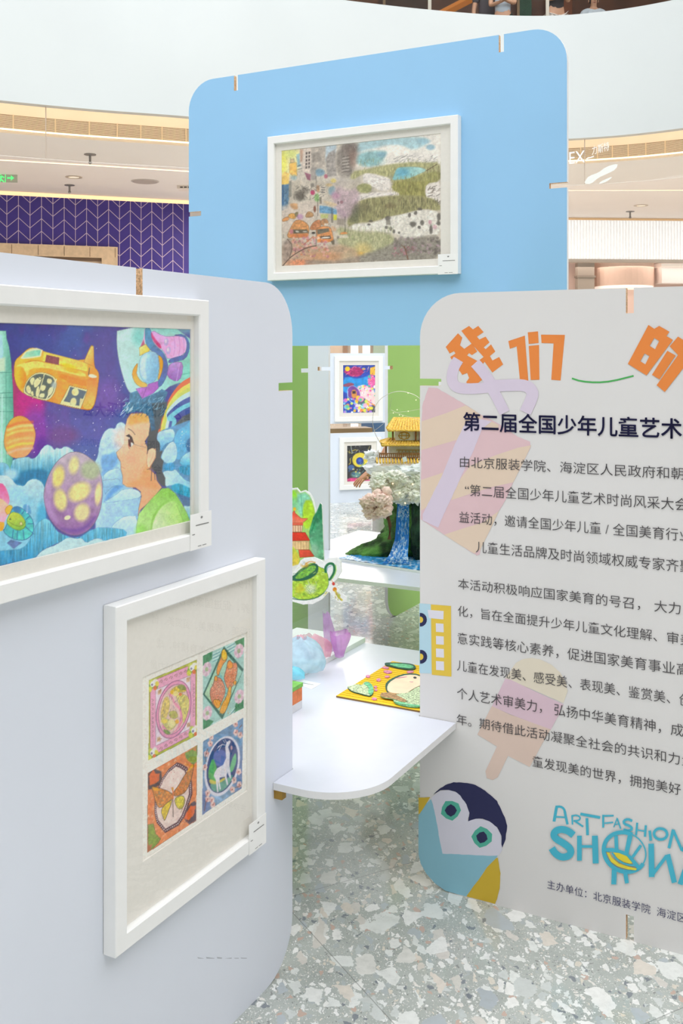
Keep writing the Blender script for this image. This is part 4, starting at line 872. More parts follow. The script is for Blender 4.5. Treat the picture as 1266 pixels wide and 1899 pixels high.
    # balloon-like craft at lower left
    p.poly(Q(I, k, -300, 10, 20, 30, 70, 90, 105, 180, 115, 270, 60, 330, 0, 200, -300, 150), '#ee4f8e', 1, .7, 1, col2='#f58ab0', ax=((0, 895), (15, 930)), tex=.1); p.poly(Q(I, k, -300, 190, 0, 200, 130, 320, 90, 420, 40, 520, -300, 500), '#fac08a', 1, .8, 1, col2='#f0a0bc', ax=((0, 925), (0, 965)), tex=.08)
    p.poly(Q(I, k, 50, 350, 100, 295, 145, 300, 150, 360, 90, 420), '#f0b52e', 1, .7, 1, line='#8a5a20'); p.poly(Q(I, k, -300, 480, 45, 485, 55, 540, 20, 615, -300, 620), '#f3a11e', 1, .7, 1)
    p.poly(Q(I, k, 70, 560, 130, 350, 180, 305, 260, 330, 340, 400, 395, 490, 395, 620, 330, 690, 250, 715, 130, 690, 30, 600), '#3fa9b8', 1, .7, 1, col2='#4cc4bb', ax=((20, 950), (60, 990)), tex=.15, line='#1f4f86', lw=1.2)
    p.poly(Q(I, k, 110, 400, 160, 370, 240, 400, 300, 480, 300, 560, 220, 600, 130, 560, 70, 500), '#b8c83c', 1, .7, 1, col2='#7fb83c', ax=((20, 960), (22, 985)), line='#3d5a20'); p.poly(Q(I, k, 140, 340, 200, 305, 250, 340, 240, 390, 170, 380), '#2f6fae', .8, 1.2, 1)
    for q in ((300, 550, 395, 635), (330, 515, 390, 515), (305, 465, 345, 425), (255, 400, 285, 360), (155, 590, 145, 680), (205, 600, 200, 700), (270, 590, 285, 705)): p.line(Q(I, k, *q), 1.3, '#1f5a94', .9)
    p.ell(39, 971, 3.2, 3.8, '#9a9a3a', 1, .2); p.ell(39, 971, 2, 2.4, '#d8cf9a', .9, .3); p.line(Q(I, k, 90, 480, 180, 540, 270, 545, 300, 480), .8, '#5a6a20', .8, 1); p.poly(Q(I, k, 105, 470, 120, 445, 135, 470), '#5b6a2a')
    p.poly(Q(I, k, 80, 740, 130, 700, 260, 735, 160, 810), '#5a74a8', 1, .8, 0, tex=.2); p.line(Q(I, k, 322, 300, 318, 380), 3.2, '#f2f6f6', 1); p.poly(Q(I, k, 260, 330, 290, 280, 350, 300, 370, 400, 330, 400), '#2f78b4', .6, 1.4, 1)
    # helmeted figure at the top right
    p.poly(Q(B, k, 560, 110, 630, 115, 640, 250, 690, 330, 780, 400, 830, 520, 830, 640, 790, 740, 740, 810, 690, 800, 770, 620, 780, 500, 720, 430, 640, 390, 580, 320, 560, 220), '#4a8fb0', 1, .7, 1, col2='#4f6fae', ax=((275, 615), (300, 680)), tex=.12, line='#3a4f80')
    p.poly(Q(B, k, 560, 115, 545, 230, 510, 320, 560, 310), '#d8a8d0', 1, .7); p.poly(Q(B, k, 545, 255, 505, 340, 560, 310), '#b8506a', .9, .8)
    p.poly(Q(B, k, 495, 345, 570, 305, 620, 370, 600, 400, 500, 440), '#f6d67a', 1, .7, 0, col2='#f0b82e', ax=((262, 645), (275, 655)), line='#8a6a30')
    p.poly(Q(B, k, 630, 130, 780, 215, 880, 215, 1030, 190, 1060, 300, 1030, 430, 830, 490, 800, 420, 740, 340, 650, 250), '#dba0d8', 1, .7, 1, col2='#e8b0dc', ax=((285, 620), (345, 650)), tex=.08, line='#6a5a90'); p.poly(Q(B, k, 630, 150, 640, 250, 740, 370, 760, 330, 680, 240), '#c0306e', .9, 1.2, 1)
    p.poly(Q(B, k, 880, 200, 1020, 185, 1080, 270, 1085, 370, 1040, 480, 930, 510, 830, 530, 850, 480, 950, 450, 1030, 430, 1060, 330, 1040, 240, 1000, 215), '#4a6aa8', 1, .7, 1, tex=.1, line='#3a4f80')
    for x in (900, 960, 1010): p.line(Q(B, k, x, 215, x + 15, 330, x, 440), 1, '#a86fb4', .7, 1)
    for cx, cy in ((812, 280), (838, 380)): p.ell(B[0] + cx / k, B[1] + cy / k, 4.2, 7.2, '#b9a8d4', 1, .25, 8); p.ell(B[0] + cx / k - 1, B[1] + cy / k - 1.5, 2, 3.6, '#dfd3ee', .9, .5)
    p.poly(Q(B, k, 850, 540, 930, 510, 1010, 520, 995, 690, 930, 750, 820, 690, 830, 590), '#b58fcc', 1, .7, 1, col2='#8f5ab0', ax=((318, 675), (322, 708)), tex=.1, line='#6a4a90'); p.line(Q(B, k, 970, 530, 930, 740), 1.2, '#d4a8e0', .8)
    p.poly(Q(B, k, 480, 515, 420, 600, 410, 680, 450, 770, 520, 815, 580, 815, 590, 770, 510, 740, 460, 660, 470, 590), '#f3a02c', 1, .7, 1, col2='#f6bd58', ax=((245, 690), (265, 715)), line='#8a5a20'); p.poly(Q(B, k, 715, 425, 775, 480, 770, 600, 730, 720, 710, 720, 735, 600, 730, 500), '#f5a534', 1, .7, 1, line='#8a5a20')
    p.poly(Q(B, k, 490, 600, 500, 480, 540, 420, 610, 390, 680, 395, 715, 440, 730, 560, 710, 700, 640, 770, 560, 760, 510, 690), '#a6d3e4', 1, .7, 1, col2='#7db6d6', ax=((262, 670), (292, 680)), tex=.07, line='#6a8a9a'); p.poly(Q(B, k, 520, 470, 600, 400, 560, 560, 590, 740, 520, 680, 500, 580), '#d3e6ec', .7, 1.5, 1)
    p.poly(Q(B, k, 455, 830, 520, 815, 590, 810, 600, 775, 715, 740, 720, 820, 660, 880, 530, 950), '#c07ad0', 1, .7, 0, col2='#a85ab8', ax=((255, 718), (290, 730)), tex=.08, line='#6a4a90'); p.line(Q(B, k, 580, 810, 530, 945), .9, '#8a4aa0', .9)
    # rainbow
    for off, c in ((0, '#ec6a3c'), (60, '#f6d35c'), (105, '#c9cf60'), (150, '#bfe3dc'), (205, '#4a5ca0'), (262, '#79c8d8')):
        w = 66; R = Q(B, k, 1110, 715 + off * 1.1, 1000, 775 + off * 1.05, 900, 900 + off * .85, 830, 1040 + off * .55, 770 + off * .55, 1180, 735 + off * .6, 1290, 740 + off * .62, 1330); p.line(R, 9 if off < 200 else 8, c, 1, 2)
    p.poly(Q(G, k, 880, 220, 1000, 80, 1110, 30, 1115, 130, 1000, 220, 920, 260), '#5a5f62', 1, 1.2, 0, tex=.25, ts=4, jit=1); p.dots(24, 325, 345, 785, 800, (.3, .8), ['#e8dfb4', '#b8c0b0'], .9, 8)
    # clouds right of the head
    p.poly(Q(G, k, 760, 240, 1115, 110, 1115, 1200, 830, 950, 700, 600), '#5d93bd', 1, 1, 0, tex=.12, ts=9)
    p.poly(Q(G, k, 920, 260, 1040, 180, 1115, 110, 1115, 300, 1060, 480, 940, 620, 900, 450), '#63b3dc', .95, 1, 1, tex=.12, ts=8, jit=1); p.poly(Q(G, k, 1040, 380, 1115, 300, 1115, 480, 1050, 500), '#3b6c9c', .9, 1.5, 1, jit=1)
    cloud(Q(G, k, 710, 260, 800, 235, 880, 220, 915, 260, 905, 350, 860, 380, 800, 400, 745, 490, 720, 400, 700, 340), '#b8dcea', '#6fb6e0', ((300, 800), (305, 830)), (1, 1), .1)
    cloud(Q(G, k, 745, 560, 790, 460, 850, 380, 910, 370, 945, 480, 930, 590, 860, 640, 790, 620), '#c3dfe8', '#9fd0e6', ((310, 830), (320, 860)), (1, 1), .08)
    cloud(Q(G, k, 960, 610, 1020, 520, 1115, 480, 1115, 650, 1000, 660), '#a8d6e8', '#4fb3d4', ((345, 845), (345, 862)), (1, 1), .12)
    p.poly(Q(G, k, 780, 640, 900, 610, 920, 680, 860, 720, 780, 710), '#3f9ccc', .9, 1.5, 1, tex=.2, ts=4, stretch=(2, .4)); p.poly(Q(G, k, 930, 670, 1115, 640, 1115, 770, 1000, 760), '#2f93b8', .9, 1.5, 1, tex=.25, ts=4, stretch=(2, .4))
    cloud(Q(G, k, 750, 760, 800, 710, 880, 720, 920, 690, 970, 760, 1040, 830, 1090, 840, 1115, 900, 1115, 1010, 960, 920, 870, 880, 800, 910, 780, 800), '#bfdfe8', '#8fcbe2', ((310, 880), (340, 905)), (1, 1), .08)
    p.poly(Q(G, k, 850, 900, 940, 860, 1010, 880, 1110, 930, 1115, 1040, 1010, 1010, 930, 980), '#1f9cbc', .95, 1.2, 1, tex=.25, ts=4, stretch=(2.4, .3)); p.poly(Q(G, k, 940, 980, 1115, 1040, 1115, 1140, 1070, 1130, 1010, 1110), '#4a6f98', .95, 1.2, 0, tex=.1)
    cloud(Q(G, k, 1000, 1120, 1070, 1135, 1115, 1110, 1115, 1300, 1060, 1300), '#b4dbe6', '#5fb3d0', ((350, 940), (352, 965)), (1, 1), .08); p.dots(16, 334, 352, 800, 830, (.3, .9), ['#e3f4fa'], .9, 9)
    # boy: hair back, face, neck, shirt
    p.poly(Q(G, k, 590, 20, 700, 0, 730, 130, 720, 240, 695, 340, 740, 400, 735, 490, 770, 480, 745, 560, 780, 600, 760, 720, 800, 800, 800, 900, 760, 890, 710, 830, 690, 740, 640, 690, 620, 690, 580, 520, 590, 350, 620, 200), '#4d4f52', 1, .7, 0, jit=.6, js=3, tex=.06)
    p.poly(Q(G, k, 350, 110, 400, 45, 600, 40, 625, 150, 605, 300, 560, 370, 590, 440, 585, 520, 690, 450, 690, 560, 610, 700, 690, 760, 700, 830, 760, 910, 640, 1060, 500, 1180, 480, 1250, 490, 1150, 520, 1020, 510, 960, 450, 912, 350, 905, 300, 870, 300, 780, 280, 700, 275, 610, 240, 560, 225, 500, 290, 440, 320, 390, 325, 300, 328, 210), '#f6bd94', 1, .7, 0, col2='#f4a878', ax=((225, 820), (275, 910)), tex=.05, ts=12, line='#5b4030', la=.7)
    p.poly(Q(G, k, 370, 70, 430, 40, 595, 40, 620, 150, 500, 150, 360, 190), '#f9a94e', .85, 3, 1); p.ell(227, 815, 16, 20, '#f7cdb2', .7, .9); p.poly(Q(G, k, 340, 860, 480, 820, 560, 700, 590, 580, 640, 700, 700, 850, 740, 920, 640, 930, 500, 880, 450, 912, 350, 900), '#f59a5e', .7, 4, 1); p.poly(Q(G, k, 530, 1000, 560, 930, 700, 930, 620, 1040, 510, 1170, 500, 1200), '#f5a97e', .6, 2, 1); p.ell(242, 852, 8, 8, '#ef9e7e', .5, .9)
    p.poly(Q(G, k, 590, 520, 600, 470, 650, 445, 690, 470, 690, 540, 650, 620, 600, 700, 580, 620), '#f3c29c', 1, .7, 1, line='#8a5a40', la=.6); p.line(Q(G, k, 610, 640, 650, 560, 660, 500), .8, '#c98a68', .6, 1)
    p.poly(Q(G, k, 335, 305, 375, 285, 410, 320, 435, 400, 425, 410, 395, 350, 365, 320), '#3a2c2c', 1, .6, 0); p.poly(Q(G, k, 365, 330, 395, 330, 410, 370, 405, 430, 380, 440, 365, 390), '#5a3432', 1, .6, 1); p.ell(239.5, 813, 1.2, 2.2, '#e9dccf', .9, .4); p.poly(Q(G, k, 395, 380, 430, 400, 400, 435), '#eaf0e8', 1, .6); p.line(Q(G, k, 365, 400, 372, 440, 385, 460), .9, '#a8403a', .8, 1)
    p.line(Q(G, k, 365, 222, 410, 245, 445, 292), 1, '#4a3a3a', 1, 1); p.line(Q(G, k, 435, 405, 500, 425, 580, 445), .7, '#8a8078', .9); p.line(Q(G, k, 300, 470, 320, 530, 345, 535, 380, 480), .5, '#b8a79a', .7, 1); p.line(Q(G, k, 278, 665, 325, 690), .8, '#b86a58', .8); p.line(Q(G, k, 240, 545, 265, 590), .6, '#8a5a48', .7)
    for q in ((620, 690, 590, 700), (640, 700, 635, 830), (670, 740, 680, 820), (600, 340, 565, 370), (590, 395, 560, 400)): p.line(Q(G, k, *q), 1.1, '#4d4f52', 1)
    p.poly(Q(B, k, 380, 880, 470, 850, 530, 950, 700, 870, 760, 830, 830, 870, 800, 960, 820, 1040, 760, 1180, 720, 1300, 640, 1330, 600, 1150, 540, 1110, 470, 1090, 400, 1110, 350, 1120, 300, 1060, 340, 1020, 320, 980, 380, 990), '#4f86a6', 1, .8, 0, col2='#345f80', ax=((240, 740), (300, 790)), tex=.25, ts=4, jit=1.4, js=3)
    p.poly(Q(B, k, 640, 1000, 840, 980, 780, 1100, 740, 1300, 690, 1330), '#50575c', .85, 1.5, 0, jit=1); p.strokes(40, 234, 305, 735, 770, (5, 12), (200, 260), 1, ['#7fb3cc', '#2f5470', '#99c6d8'], .8, 11); p.strokes(14, 228, 246, 745, 765, (5, 9), (215, 245), 1.1, ['#c6e2ea', '#dcecee'], .9, 12)
    p.poly(Q(J, k, 490, 400, 560, 310, 640, 220, 760, 100, 840, 95, 920, 160, 990, 270, 1050, 380, 1090, 480, 640, 600, 455, 660, 465, 520), '#b5dd8a', 1, .8, 0, col2='#8fca54', ax=((270, 985), (300, 910)), tex=.08, ts=9, line='#6a8a50', la=.6)
    p.poly(Q(J, k, 640, 620, 660, 480, 740, 330, 850, 250, 930, 250, 960, 350, 1010, 470, 1000, 520), '#cfe2b4', .95, 1.5, 1, col2='#a5d466', ax=((285, 960), (335, 940)), tex=.07, ts=8); p.poly(Q(J, k, 640, 600, 660, 460, 740, 320, 860, 240, 840, 225, 720, 310, 640, 450, 620, 600), '#86c24a', .7, 1.2, 1); p.line(Q(J, k, 930, 290, 980, 400, 1010, 480), .8, '#6f9a4a', .7, 1); p.ell(262, 985, 12, 12, '#7fc840', .6, .8)
    p.mul(.07, 3, 21); p.mul(.05, 12, 22)
# ================================================================ PAINTING 2: ink landscape, city on the left, pasture on the right
def paint_landscape(p):
    A, B, C_, D_ = (505, 240), (505, 370), (660, 240), (660, 370); k, m = 7.9125, 6.663
    X, Y = p.X, p.Y
    p.C = np.tile(col3('#c9bfb0'), (X.size, 1))
    n = fbm(X / 16, Y / 14, 2, 4); p.put(slice(None), np.clip((n - .5) * 4, 0, 1) * .5, col3('#a89f92')); p.put(slice(None), np.clip((.45 - n) * 4, 0, 1) * .5, col3('#ddd3c6'))
    # sky
    p.poly(Q(C_, m, -60, 120, 500, 60, 1050, 20, 1050, 420, 500, 450, 0, 470), '#e2dcd2', 1, 3, 0, tex=.06)
    p.poly(Q(C_, m, -20, 170, 300, 110, 740, 90, 880, 110, 890, 180, 700, 260, 540, 200, 380, 190, 200, 240, 100, 260, -10, 300), '#a9c4c8', 1, 3, 1, tex=.12, ts=7); p.poly(Q(C_, m, 20, 300, 200, 260, 380, 270, 390, 300, 320, 400, 200, 455, 80, 450, -20, 400), '#8fb3b4', 1, 3, 1, tex=.15, ts=6); p.ell(708, 287, 9, 5, '#7d9fae', .7, .9); p.ell(798, 273, 8, 5, '#8fb0be', .9, .6); p.ell(785, 262, 12, 5, '#93b5c0', .8, .7); p.ell(698, 305, 4, 2, '#6f95a8', .7, .8)
    p.poly(Q(C_, m, 380, 210, 560, 190, 700, 270, 560, 330, 400, 330, 340, 420, 300, 440, 390, 300), '#e9e1d6', .9, 3, 1); p.ell(690, 300, 22, 9, '#8db7b4', .5, .9)
    # distant slopes
    p.poly(Q(C_, m, 280, 470, 450, 400, 560, 330, 700, 290, 860, 300, 1045, 310, 1045, 430, 700, 420, 480, 470), '#e0d9d0', 1, 2, 0, tex=.08); p.strokes(46, 728, 805, 290, 303, (3, 8), (10, 40), .8, ['#8f8b86', '#a5a09a', '#77736f'], .8, 3)
    p.poly(Q(C_, m, -80, 520, 100, 500, 300, 450, 500, 420, 700, 400, 860, 410, 1045, 400, 1045, 620, 800, 640, 680, 600, 500, 700, 300, 560, 100, 540, -60, 640), '#a9a577', 1, 2, 1, tex=.2, ts=4, stretch=(1.5, .6)); p.strokes(200, 665, 818, 298, 335, (3, 6), (80, 100), .7, ['#8b8656', '#b8b48a', '#77744c', '#c4bd96'], .6, 4)
    p.poly(Q(C_, m, 440, 630, 470, 560, 500, 480, 560, 465, 740, 460, 840, 480, 870, 510, 760, 560, 680, 600, 640, 630, 560, 615), '#7fb2b4', 1, 1.2, 1, col2='#a9ccc4', ax=((740, 320), (785, 315)), tex=.1, ts=6, line='#6d7f78', la=.5); p.ell(747, 320, 11, 7, '#5d9bb4', .7, .9)
    p.line(Q(C_, m, 870, 510, 1000, 430), 1.3, '#5d4a36', .9)
    for x in (885, 915, 960, 1020): p.line(Q(C_, m, x, 530, x + 2, 480 - (x - 885) * .2), .9, '#5d4a36', .8)
    # white rocks
    for q in ((80, 560, 130, 535, 300, 570, 420, 600, 430, 660, 410, 760, 290, 760, 200, 700, 90, 670), (-60, 900, 30, 800, 200, 780, 440, 770, 540, 770, 560, 860, 450, 920, 100, 960), (860, 680, 950, 650, 1045, 640, 1045, 930, 900, 900, 840, 800)): p.poly(Q(C_, m, *q), '#ded6ce', 1, 1.6, 1, tex=.1, ts=4)
    p.strokes(60, 672, 725, 325, 355, (3, 9), (-40, 30), .8, ['#9d9690', '#8f8a86', '#b1aaa2', '#a497a0'], .5, 5); p.strokes(40, 655, 740, 357, 380, (4, 9), (0, 40), 1, ['#a29c96', '#8a8480', '#b8a9b0'], .6, 6); p.strokes(24, 790, 816, 345, 378, (4, 10), (0, 60), 1.4, ['#857a70', '#a2968c', '#6f665e'], .7, 7)
    # grassy bands
    p.poly(Q(C_, m, 430, 740, 470, 640, 600, 620, 760, 570, 1045, 500, 1045, 640, 860, 670, 850, 800, 900, 930, 500, 940, 560, 800), '#97935c', 1, 1.6, 1, tex=.22, ts=4, stretch=(1.5, .6)); p.poly(Q(C_, m, 0, 700, 100, 660, 200, 690, 180, 790, 20, 780), '#9a9a6e', 1, 1.6, 1, tex=.2, ts=4)
    p.strokes(320, 725, 818, 320, 382, (3, 7), (78, 104), .8, ['#6f6c3f', '#b3ac72', '#85804e', '#59583c', '#a08a68'], .6, 8, in_poly(Q(C_, m, 430, 740, 470, 640, 760, 570, 1045, 500, 1045, 640, 860, 670, 850, 800, 900, 960, 480, 960)))
    p.poly(Q(D_, m, -120, 350, -80, 120, 20, 0, 500, -60, 900, -40, 1045, 60, 1045, 150, 830, 110, 600, 180, 400, 220, 200, 280, 0, 290), '#99946c', 1, 2, 1, tex=.25, ts=4, stretch=(1.5, .6)); p.strokes(420, 640, 818, 372, 412, (4, 9), (75, 105), .9, ['#5c5b46', '#b3ad84', '#7b7656', '#8f7f66', '#474738', '#a7a06a'], .6, 9, in_poly(Q(D_, m, -120, 300, -60, 60, 40, -10, 900, -60, 1045, 60, 1045, 150, 830, 110, 400, 210, 200, 270)))
    p.ell(655, 392, 12, 14, '#5d5d48', .55, .9); p.ell(675, 385, 16, 8, '#6b6650', .5, .9); p.ell(722, 382, 10, 5, '#77694f', .5, .9)
    # flock of sheep
    p.poly(Q(D_, m, -60, 300, 130, 300, 300, 260, 380, 220, 540, 190, 700, 150, 830, 120, 1045, 150, 1045, 430, 900, 440, 780, 470, 620, 500, 500, 420, 330, 400, 100, 380, -40, 400), '#ddd7cc', 1, 1.4, 1, tex=.12, ts=3.5); p.strokes(150, 655, 818, 395, 440, (3, 8), (-30, 70), .8, ['#a8a39a', '#8d8880', '#c0b2b6', '#b7b39f', '#efe9e0', '#9ab0a6'], .4, 10, in_poly(Q(D_, m, 100, 310, 380, 220, 830, 120, 1045, 150, 1045, 430, 620, 500, 330, 400)))
    for x, y, rx, ry in ((395, 230, 5, 4), (375, 345, 3.6, 3), (430, 360, 2.6, 4), (465, 395, 2.4, 3.6), (305, 465, 5, 3.4), (790, 118, 4.5, 2.6), (735, 165, 3, 3.6), (660, 195, 2.6, 4), (705, 305, 6, 5), (815, 285, 3.6, 5), (780, 345, 3, 3), (1025, 215, 4, 7), (1020, 290, 4, 4), (925, 370, 3, 9), (180, 268, 4, 2.4), (158, 308, 3, 2), (530, 410, 2, 2.4)): p.ell(D_[0] + x / m, D_[1] + y / m, rx, ry, '#5d5852', .8, .6, jit=.6)
    p.poly(Q(D_, m, 370, 250, 420, 250, 430, 310, 370, 315), '#7b766c', .8, 1.2); p.ell(672, 436, 3.2, 3.2, '#77746a', .9, .5); p.poly(Q(D_, m, 330, 470, 345, 470, 330, 560), '#5d584c', .8, .8); p.ell(701, 448, 6, 4, '#ddd8cc', .9, .5); p.ell(797, 412, 3, 4, '#c08a98', .7, .6); p.ell(806, 421, 4, 4, '#c2909c', .6, .6)
    # near meadow and blossom tree
    p.poly(Q(D_, m, -240, 330, -40, 380, 60, 400, 330, 400, 480, 460, 460, 600, 300, 650, 100, 690, -100, 700, -250, 500), '#b0ae88', .95, 3, 1, tex=.18, ts=4); p.strokes(240, 630, 730, 425, 470, (4, 9), (80, 100), .8, ['#8d8f66', '#c2c09a', '#767a58', '#cfc9a8', '#93a070'], .55, 12); p.ell(672, 465, 16, 14, '#d8bb76', .6, .9); p.ell(668, 472, 8, 5, '#e8b050', .5, .9)
    p.poly(Q(D_, m, -200, 740, 100, 680, 330, 600, 480, 520, 560, 480, 800, 460, 1045, 440, 1060, 760, 500, 770, 0, 790, -250, 810), '#8d877c', .9, 3, 1, tex=.22, ts=4)
    p.dots(130, 730, 818, 440, 470, (1, 3.4), ['#6d645f', '#7d766f', '#a98f98', '#b79aa6', '#958a86', '#5f5854'], .55, 13); p.dots(40, 726, 775, 456, 475, (1, 3), ['#b5888f', '#a8747c', '#8d6a6a'], .6, 14); p.line(Q(D_, m, 595, 580, 615, 640, 640, 735), 1.7, '#7d4f3c', .9, 1); p.line(Q(D_, m, 600, 600, 560, 560), .9, '#7d4f3c', .8); p.line(Q(D_, m, 610, 620, 660, 570), .9, '#6a4f44', .8)
    p.strokes(60, 640, 760, 470, 490, (6, 14), (-8, 12), 1.2, ['#77746a', '#a39c8f', '#6a675f', '#b0a99c'], .5, 15)
    # ---- city
    p.poly(Q(A, k, 120, 300, 400, 260, 410, 420, 380, 640, 200, 700, 120, 800), '#ddd59c', .95, 3, 1, tex=.12, ts=5); p.ell(524, 300, 8, 26, '#e4de5e', .8, .9); p.ell(538, 285, 12, 8, '#cfd67a', .7, .9)
    p.poly(Q(A, k, 120, 680, 180, 620, 245, 650, 245, 800, 120, 820), '#e6c06a', 1, 1.4, 0, tex=.15); p.poly(Q(A, k, 248, 500, 350, 480, 360, 680, 300, 690, 250, 640), '#e3b45f', 1, 1.2, 0, tex=.15, line='#8d7748', la=.5); p.poly(Q(A, k, 262, 440, 320, 430, 320, 480, 262, 490), '#c9b084', 1, .8, 0, line='#77664a', la=.7)
    p.poly(Q(A, k, 125, 820, 245, 800, 245, 1000, 220, 1160, 130, 1190), '#5d7f9a', 1, 1.2, 0, tex=.18, ts=4); p.poly(Q(A, k, 120, 820, 160, 810, 165, 1180, 125, 1190), '#3f6690', .9, 1.5, 0); p.strokes(40, 524, 535, 350, 385, (3, 6), (60, 120), .8, ['#33475a', '#9ab0b8', '#6a8aa0'], .6, 16)
    p.poly(Q(A, k, 245, 760, 280, 750, 285, 980, 235, 1000), '#8d8a80', .9, 1.2, 0); p.poly(Q(A, k, 285, 770, 430, 740, 430, 960, 290, 1000), '#c0b6a6', .9, 1.6, 0, tex=.12); p.poly(Q(A, k, 350, 370, 400, 350, 405, 500, 440, 520, 370, 560), '#8cb0bc', .9, 1.4, 0); p.line(Q(A, k, 365, 540, 440, 515), 1.2, '#4a4f58', .9); p.line(Q(A, k, 370, 590, 460, 565), 1, '#5a5f66', .8); p.line(Q(A, k, 365, 565, 450, 545), 1.2, '#e9e4dc', .8)
    p.poly(Q(A, k, 405, 280, 570, 260, 570, 640, 460, 640, 405, 480), '#cdbfb2', 1, 1.2, 0, tex=.1, ts=4); p.poly(Q(A, k, 405, 290, 450, 300, 440, 470, 405, 480), '#b58f78', .8, 1.4, 0)
    for r in range(5):
        for c in range(2): p.poly(Q(A, k, 487 + c * 42 - r * 1, 335 + r * 52 - c * 8, 515 + c * 40 - r, 332 + r * 52 - c * 8, 513 + c * 38 - r, 368 + r * 52 - c * 8, 488 + c * 40 - r, 370 + r * 52 - c * 8), '#5a4f4a', .9, .6)
    p.poly(Q(A, k, 570, 250, 780, 235, 770, 560, 560, 600), '#b7aca0', .95, 1.5, 0, tex=.18, ts=4); p.poly(Q(A, k, 575, 350, 700, 340, 720, 470, 580, 480), '#8b8178', .7, 2, 0, tex=.2); p.poly(Q(A, k, 560, 560, 650, 560, 640, 740, 560, 740), '#978e88', .8, 1.4, 0); p.poly(Q(A, k, 780, 240, 940, 215, 930, 340, 820, 360, 780, 470), '#b3c3cc', .9, 2, 0); p.poly(Q(A, k, 780, 440, 830, 340, 920, 290, 940, 680, 800, 700), '#9a928c', .9, 1.6, 0, tex=.2, ts=4)
    p.poly(Q(A, k, 940, 230, 1266, 180, 1230, 330, 1200, 420, 1180, 700, 940, 700), '#8f857c', .95, 3, 1, tex=.25, ts=5); p.ell(650, 280, 14, 14, '#6f6058', .6, .9); p.ell(655, 295, 8, 16, '#8a6a5c', .5, .9)
    for r in range(6): p.line(Q(A, k, 1020, 405 + r * 45, 1060, 395 + r * 45, 1130, 385 + r * 46), .9, '#4a4440', .8)
    for r in range(5): p.line(Q(A, k, 1030, 425 + r * 45, 1120, 410 + r * 45), 1.2, '#cfc6bb', .5)
    p.poly(Q(A, k, 630, 600, 680, 570, 760, 600, 770, 660, 700, 690, 640, 680), '#6f93a8', .85, 2, 1, tex=.12); p.poly(Q(A, k, 470, 630, 560, 660, 555, 750, 510, 735), '#8f5468', .9, 1, 0); p.ell(604, 327, 3.4, 4, '#a5566a', .8, .6); p.ell(545, 329, 5, 5, '#8fb4b8', .6, .8); p.ell(630, 338, 20, 10, '#b0a6a0', .6, .9)
    p.poly(Q(A, k, 820, 850, 920, 830, 930, 960, 830, 970), '#7f9fae', .8, 2, 1); p.ell(618, 335, 5, 4, '#d8c258', .6, .8); p.ell(610, 343, 6, 3, '#d0a860', .5, .8); p.poly(Q(A, k, 860, 960, 960, 820, 1100, 900, 1266, 860, 1266, 1150, 1150, 1300, 960, 1330), '#b79fa8', .75, 4, 1, tex=.18, ts=4); p.ell(622, 363, 8, 6, '#b07f9a', .6, .9)
    p.poly(Q(A, k, 560, 890, 620, 890, 620, 960, 560, 960), '#c03a6a', .9, 1, 1); p.poly(Q(A, k, 560, 790, 610, 790, 615, 850, 560, 850), '#6a6560', .7, 1.2, 1); p.poly(Q(A, k, 610, 960, 680, 930, 690, 1070, 620, 1060), '#7fb068', .8, 1.5, 1); p.poly(Q(A, k, 640, 820, 690, 820, 690, 920, 650, 920), '#b07f5a', .7, 1.4, 1); p.ell(556, 363, 10, 9, '#55504a', .75, .7, jit=.5); p.ell(565, 353, 8, 6, '#6a645c', .5, .8); p.strokes(60, 545, 600, 345, 372, (3, 8), (20, 160), .8, ['#3d3934', '#5a554e', '#7f786e'], .6, 17)
    for y in (850, 885, 920): p.line(Q(A, k, 720, y, 765, y + 4), 1.3, '#4a4a50', .9)
    p.poly(Q(A, k, 690, 1000, 720, 990, 720, 1090, 690, 1090), '#6f675c', .8, 1); p.line(Q(A, k, 640, 690, 640, 900), .9, '#55504c', .7)
    # street
    p.poly(Q(B, k, 130, 100, 300, 60, 560, 20, 690, 40, 700, 220, 560, 320, 300, 420, 150, 480), '#cdbfb2', .8, 3, 0, tex=.1); p.poly(Q(B, k, 240, 60, 350, 50, 385, 140, 300, 150), '#b98a5e', .8, 1.4, 1); p.poly(Q(B, k, 300, 65, 370, 50, 370, 90, 310, 100), '#dcae7a', .6, 1.2, 1); p.ell(583.4, 387.5, 2.4, 6, '#8a5a48', .9, .4)
    p.poly(Q(B, k, 690, 85, 800, 95, 945, 140, 945, 215, 690, 195), '#6a98b8', .95, 1, 0, tex=.15, ts=4); p.line(Q(B, k, 690, 85, 800, 95, 945, 150), .9, '#d8cfc0', .8); p.strokes(22, 593, 624, 383, 395, (2, 4), (0, 180), .7, ['#3a6288', '#a8c4d4'], .7, 18); p.poly(Q(B, k, 705, 215, 820, 215, 815, 275, 710, 275), '#b9bd7a', .9, 1.2); p.poly(Q(B, k, 895, 225, 945, 225, 945, 300, 895, 300), '#cfcf3c', .9, 1); p.poly(Q(B, k, 720, 10, 860, 40, 950, 60, 940, 100, 820, 95), '#cbb592', .8, 1.4, 1); p.ell(633, 375, 3, 3, '#8d5f68', .7, .6); p.ell(627, 376, 2, 3, '#6a5a5a', .7, .6)
    p.poly(Q(B, k, 945, 270, 1050, 290, 1055, 380, 950, 370), '#8d8278', .8, 1.6); p.poly(Q(B, k, 1130, 340, 1180, 100, 1266, 50, 1266, 360, 1180, 330), '#6d6f58', .7, 3, 1, tex=.3, ts=3); p.poly(Q(B, k, 940, 130, 1060, 160, 1100, 260, 1010, 240, 950, 180), '#a78f9a', .7, 2, 1)
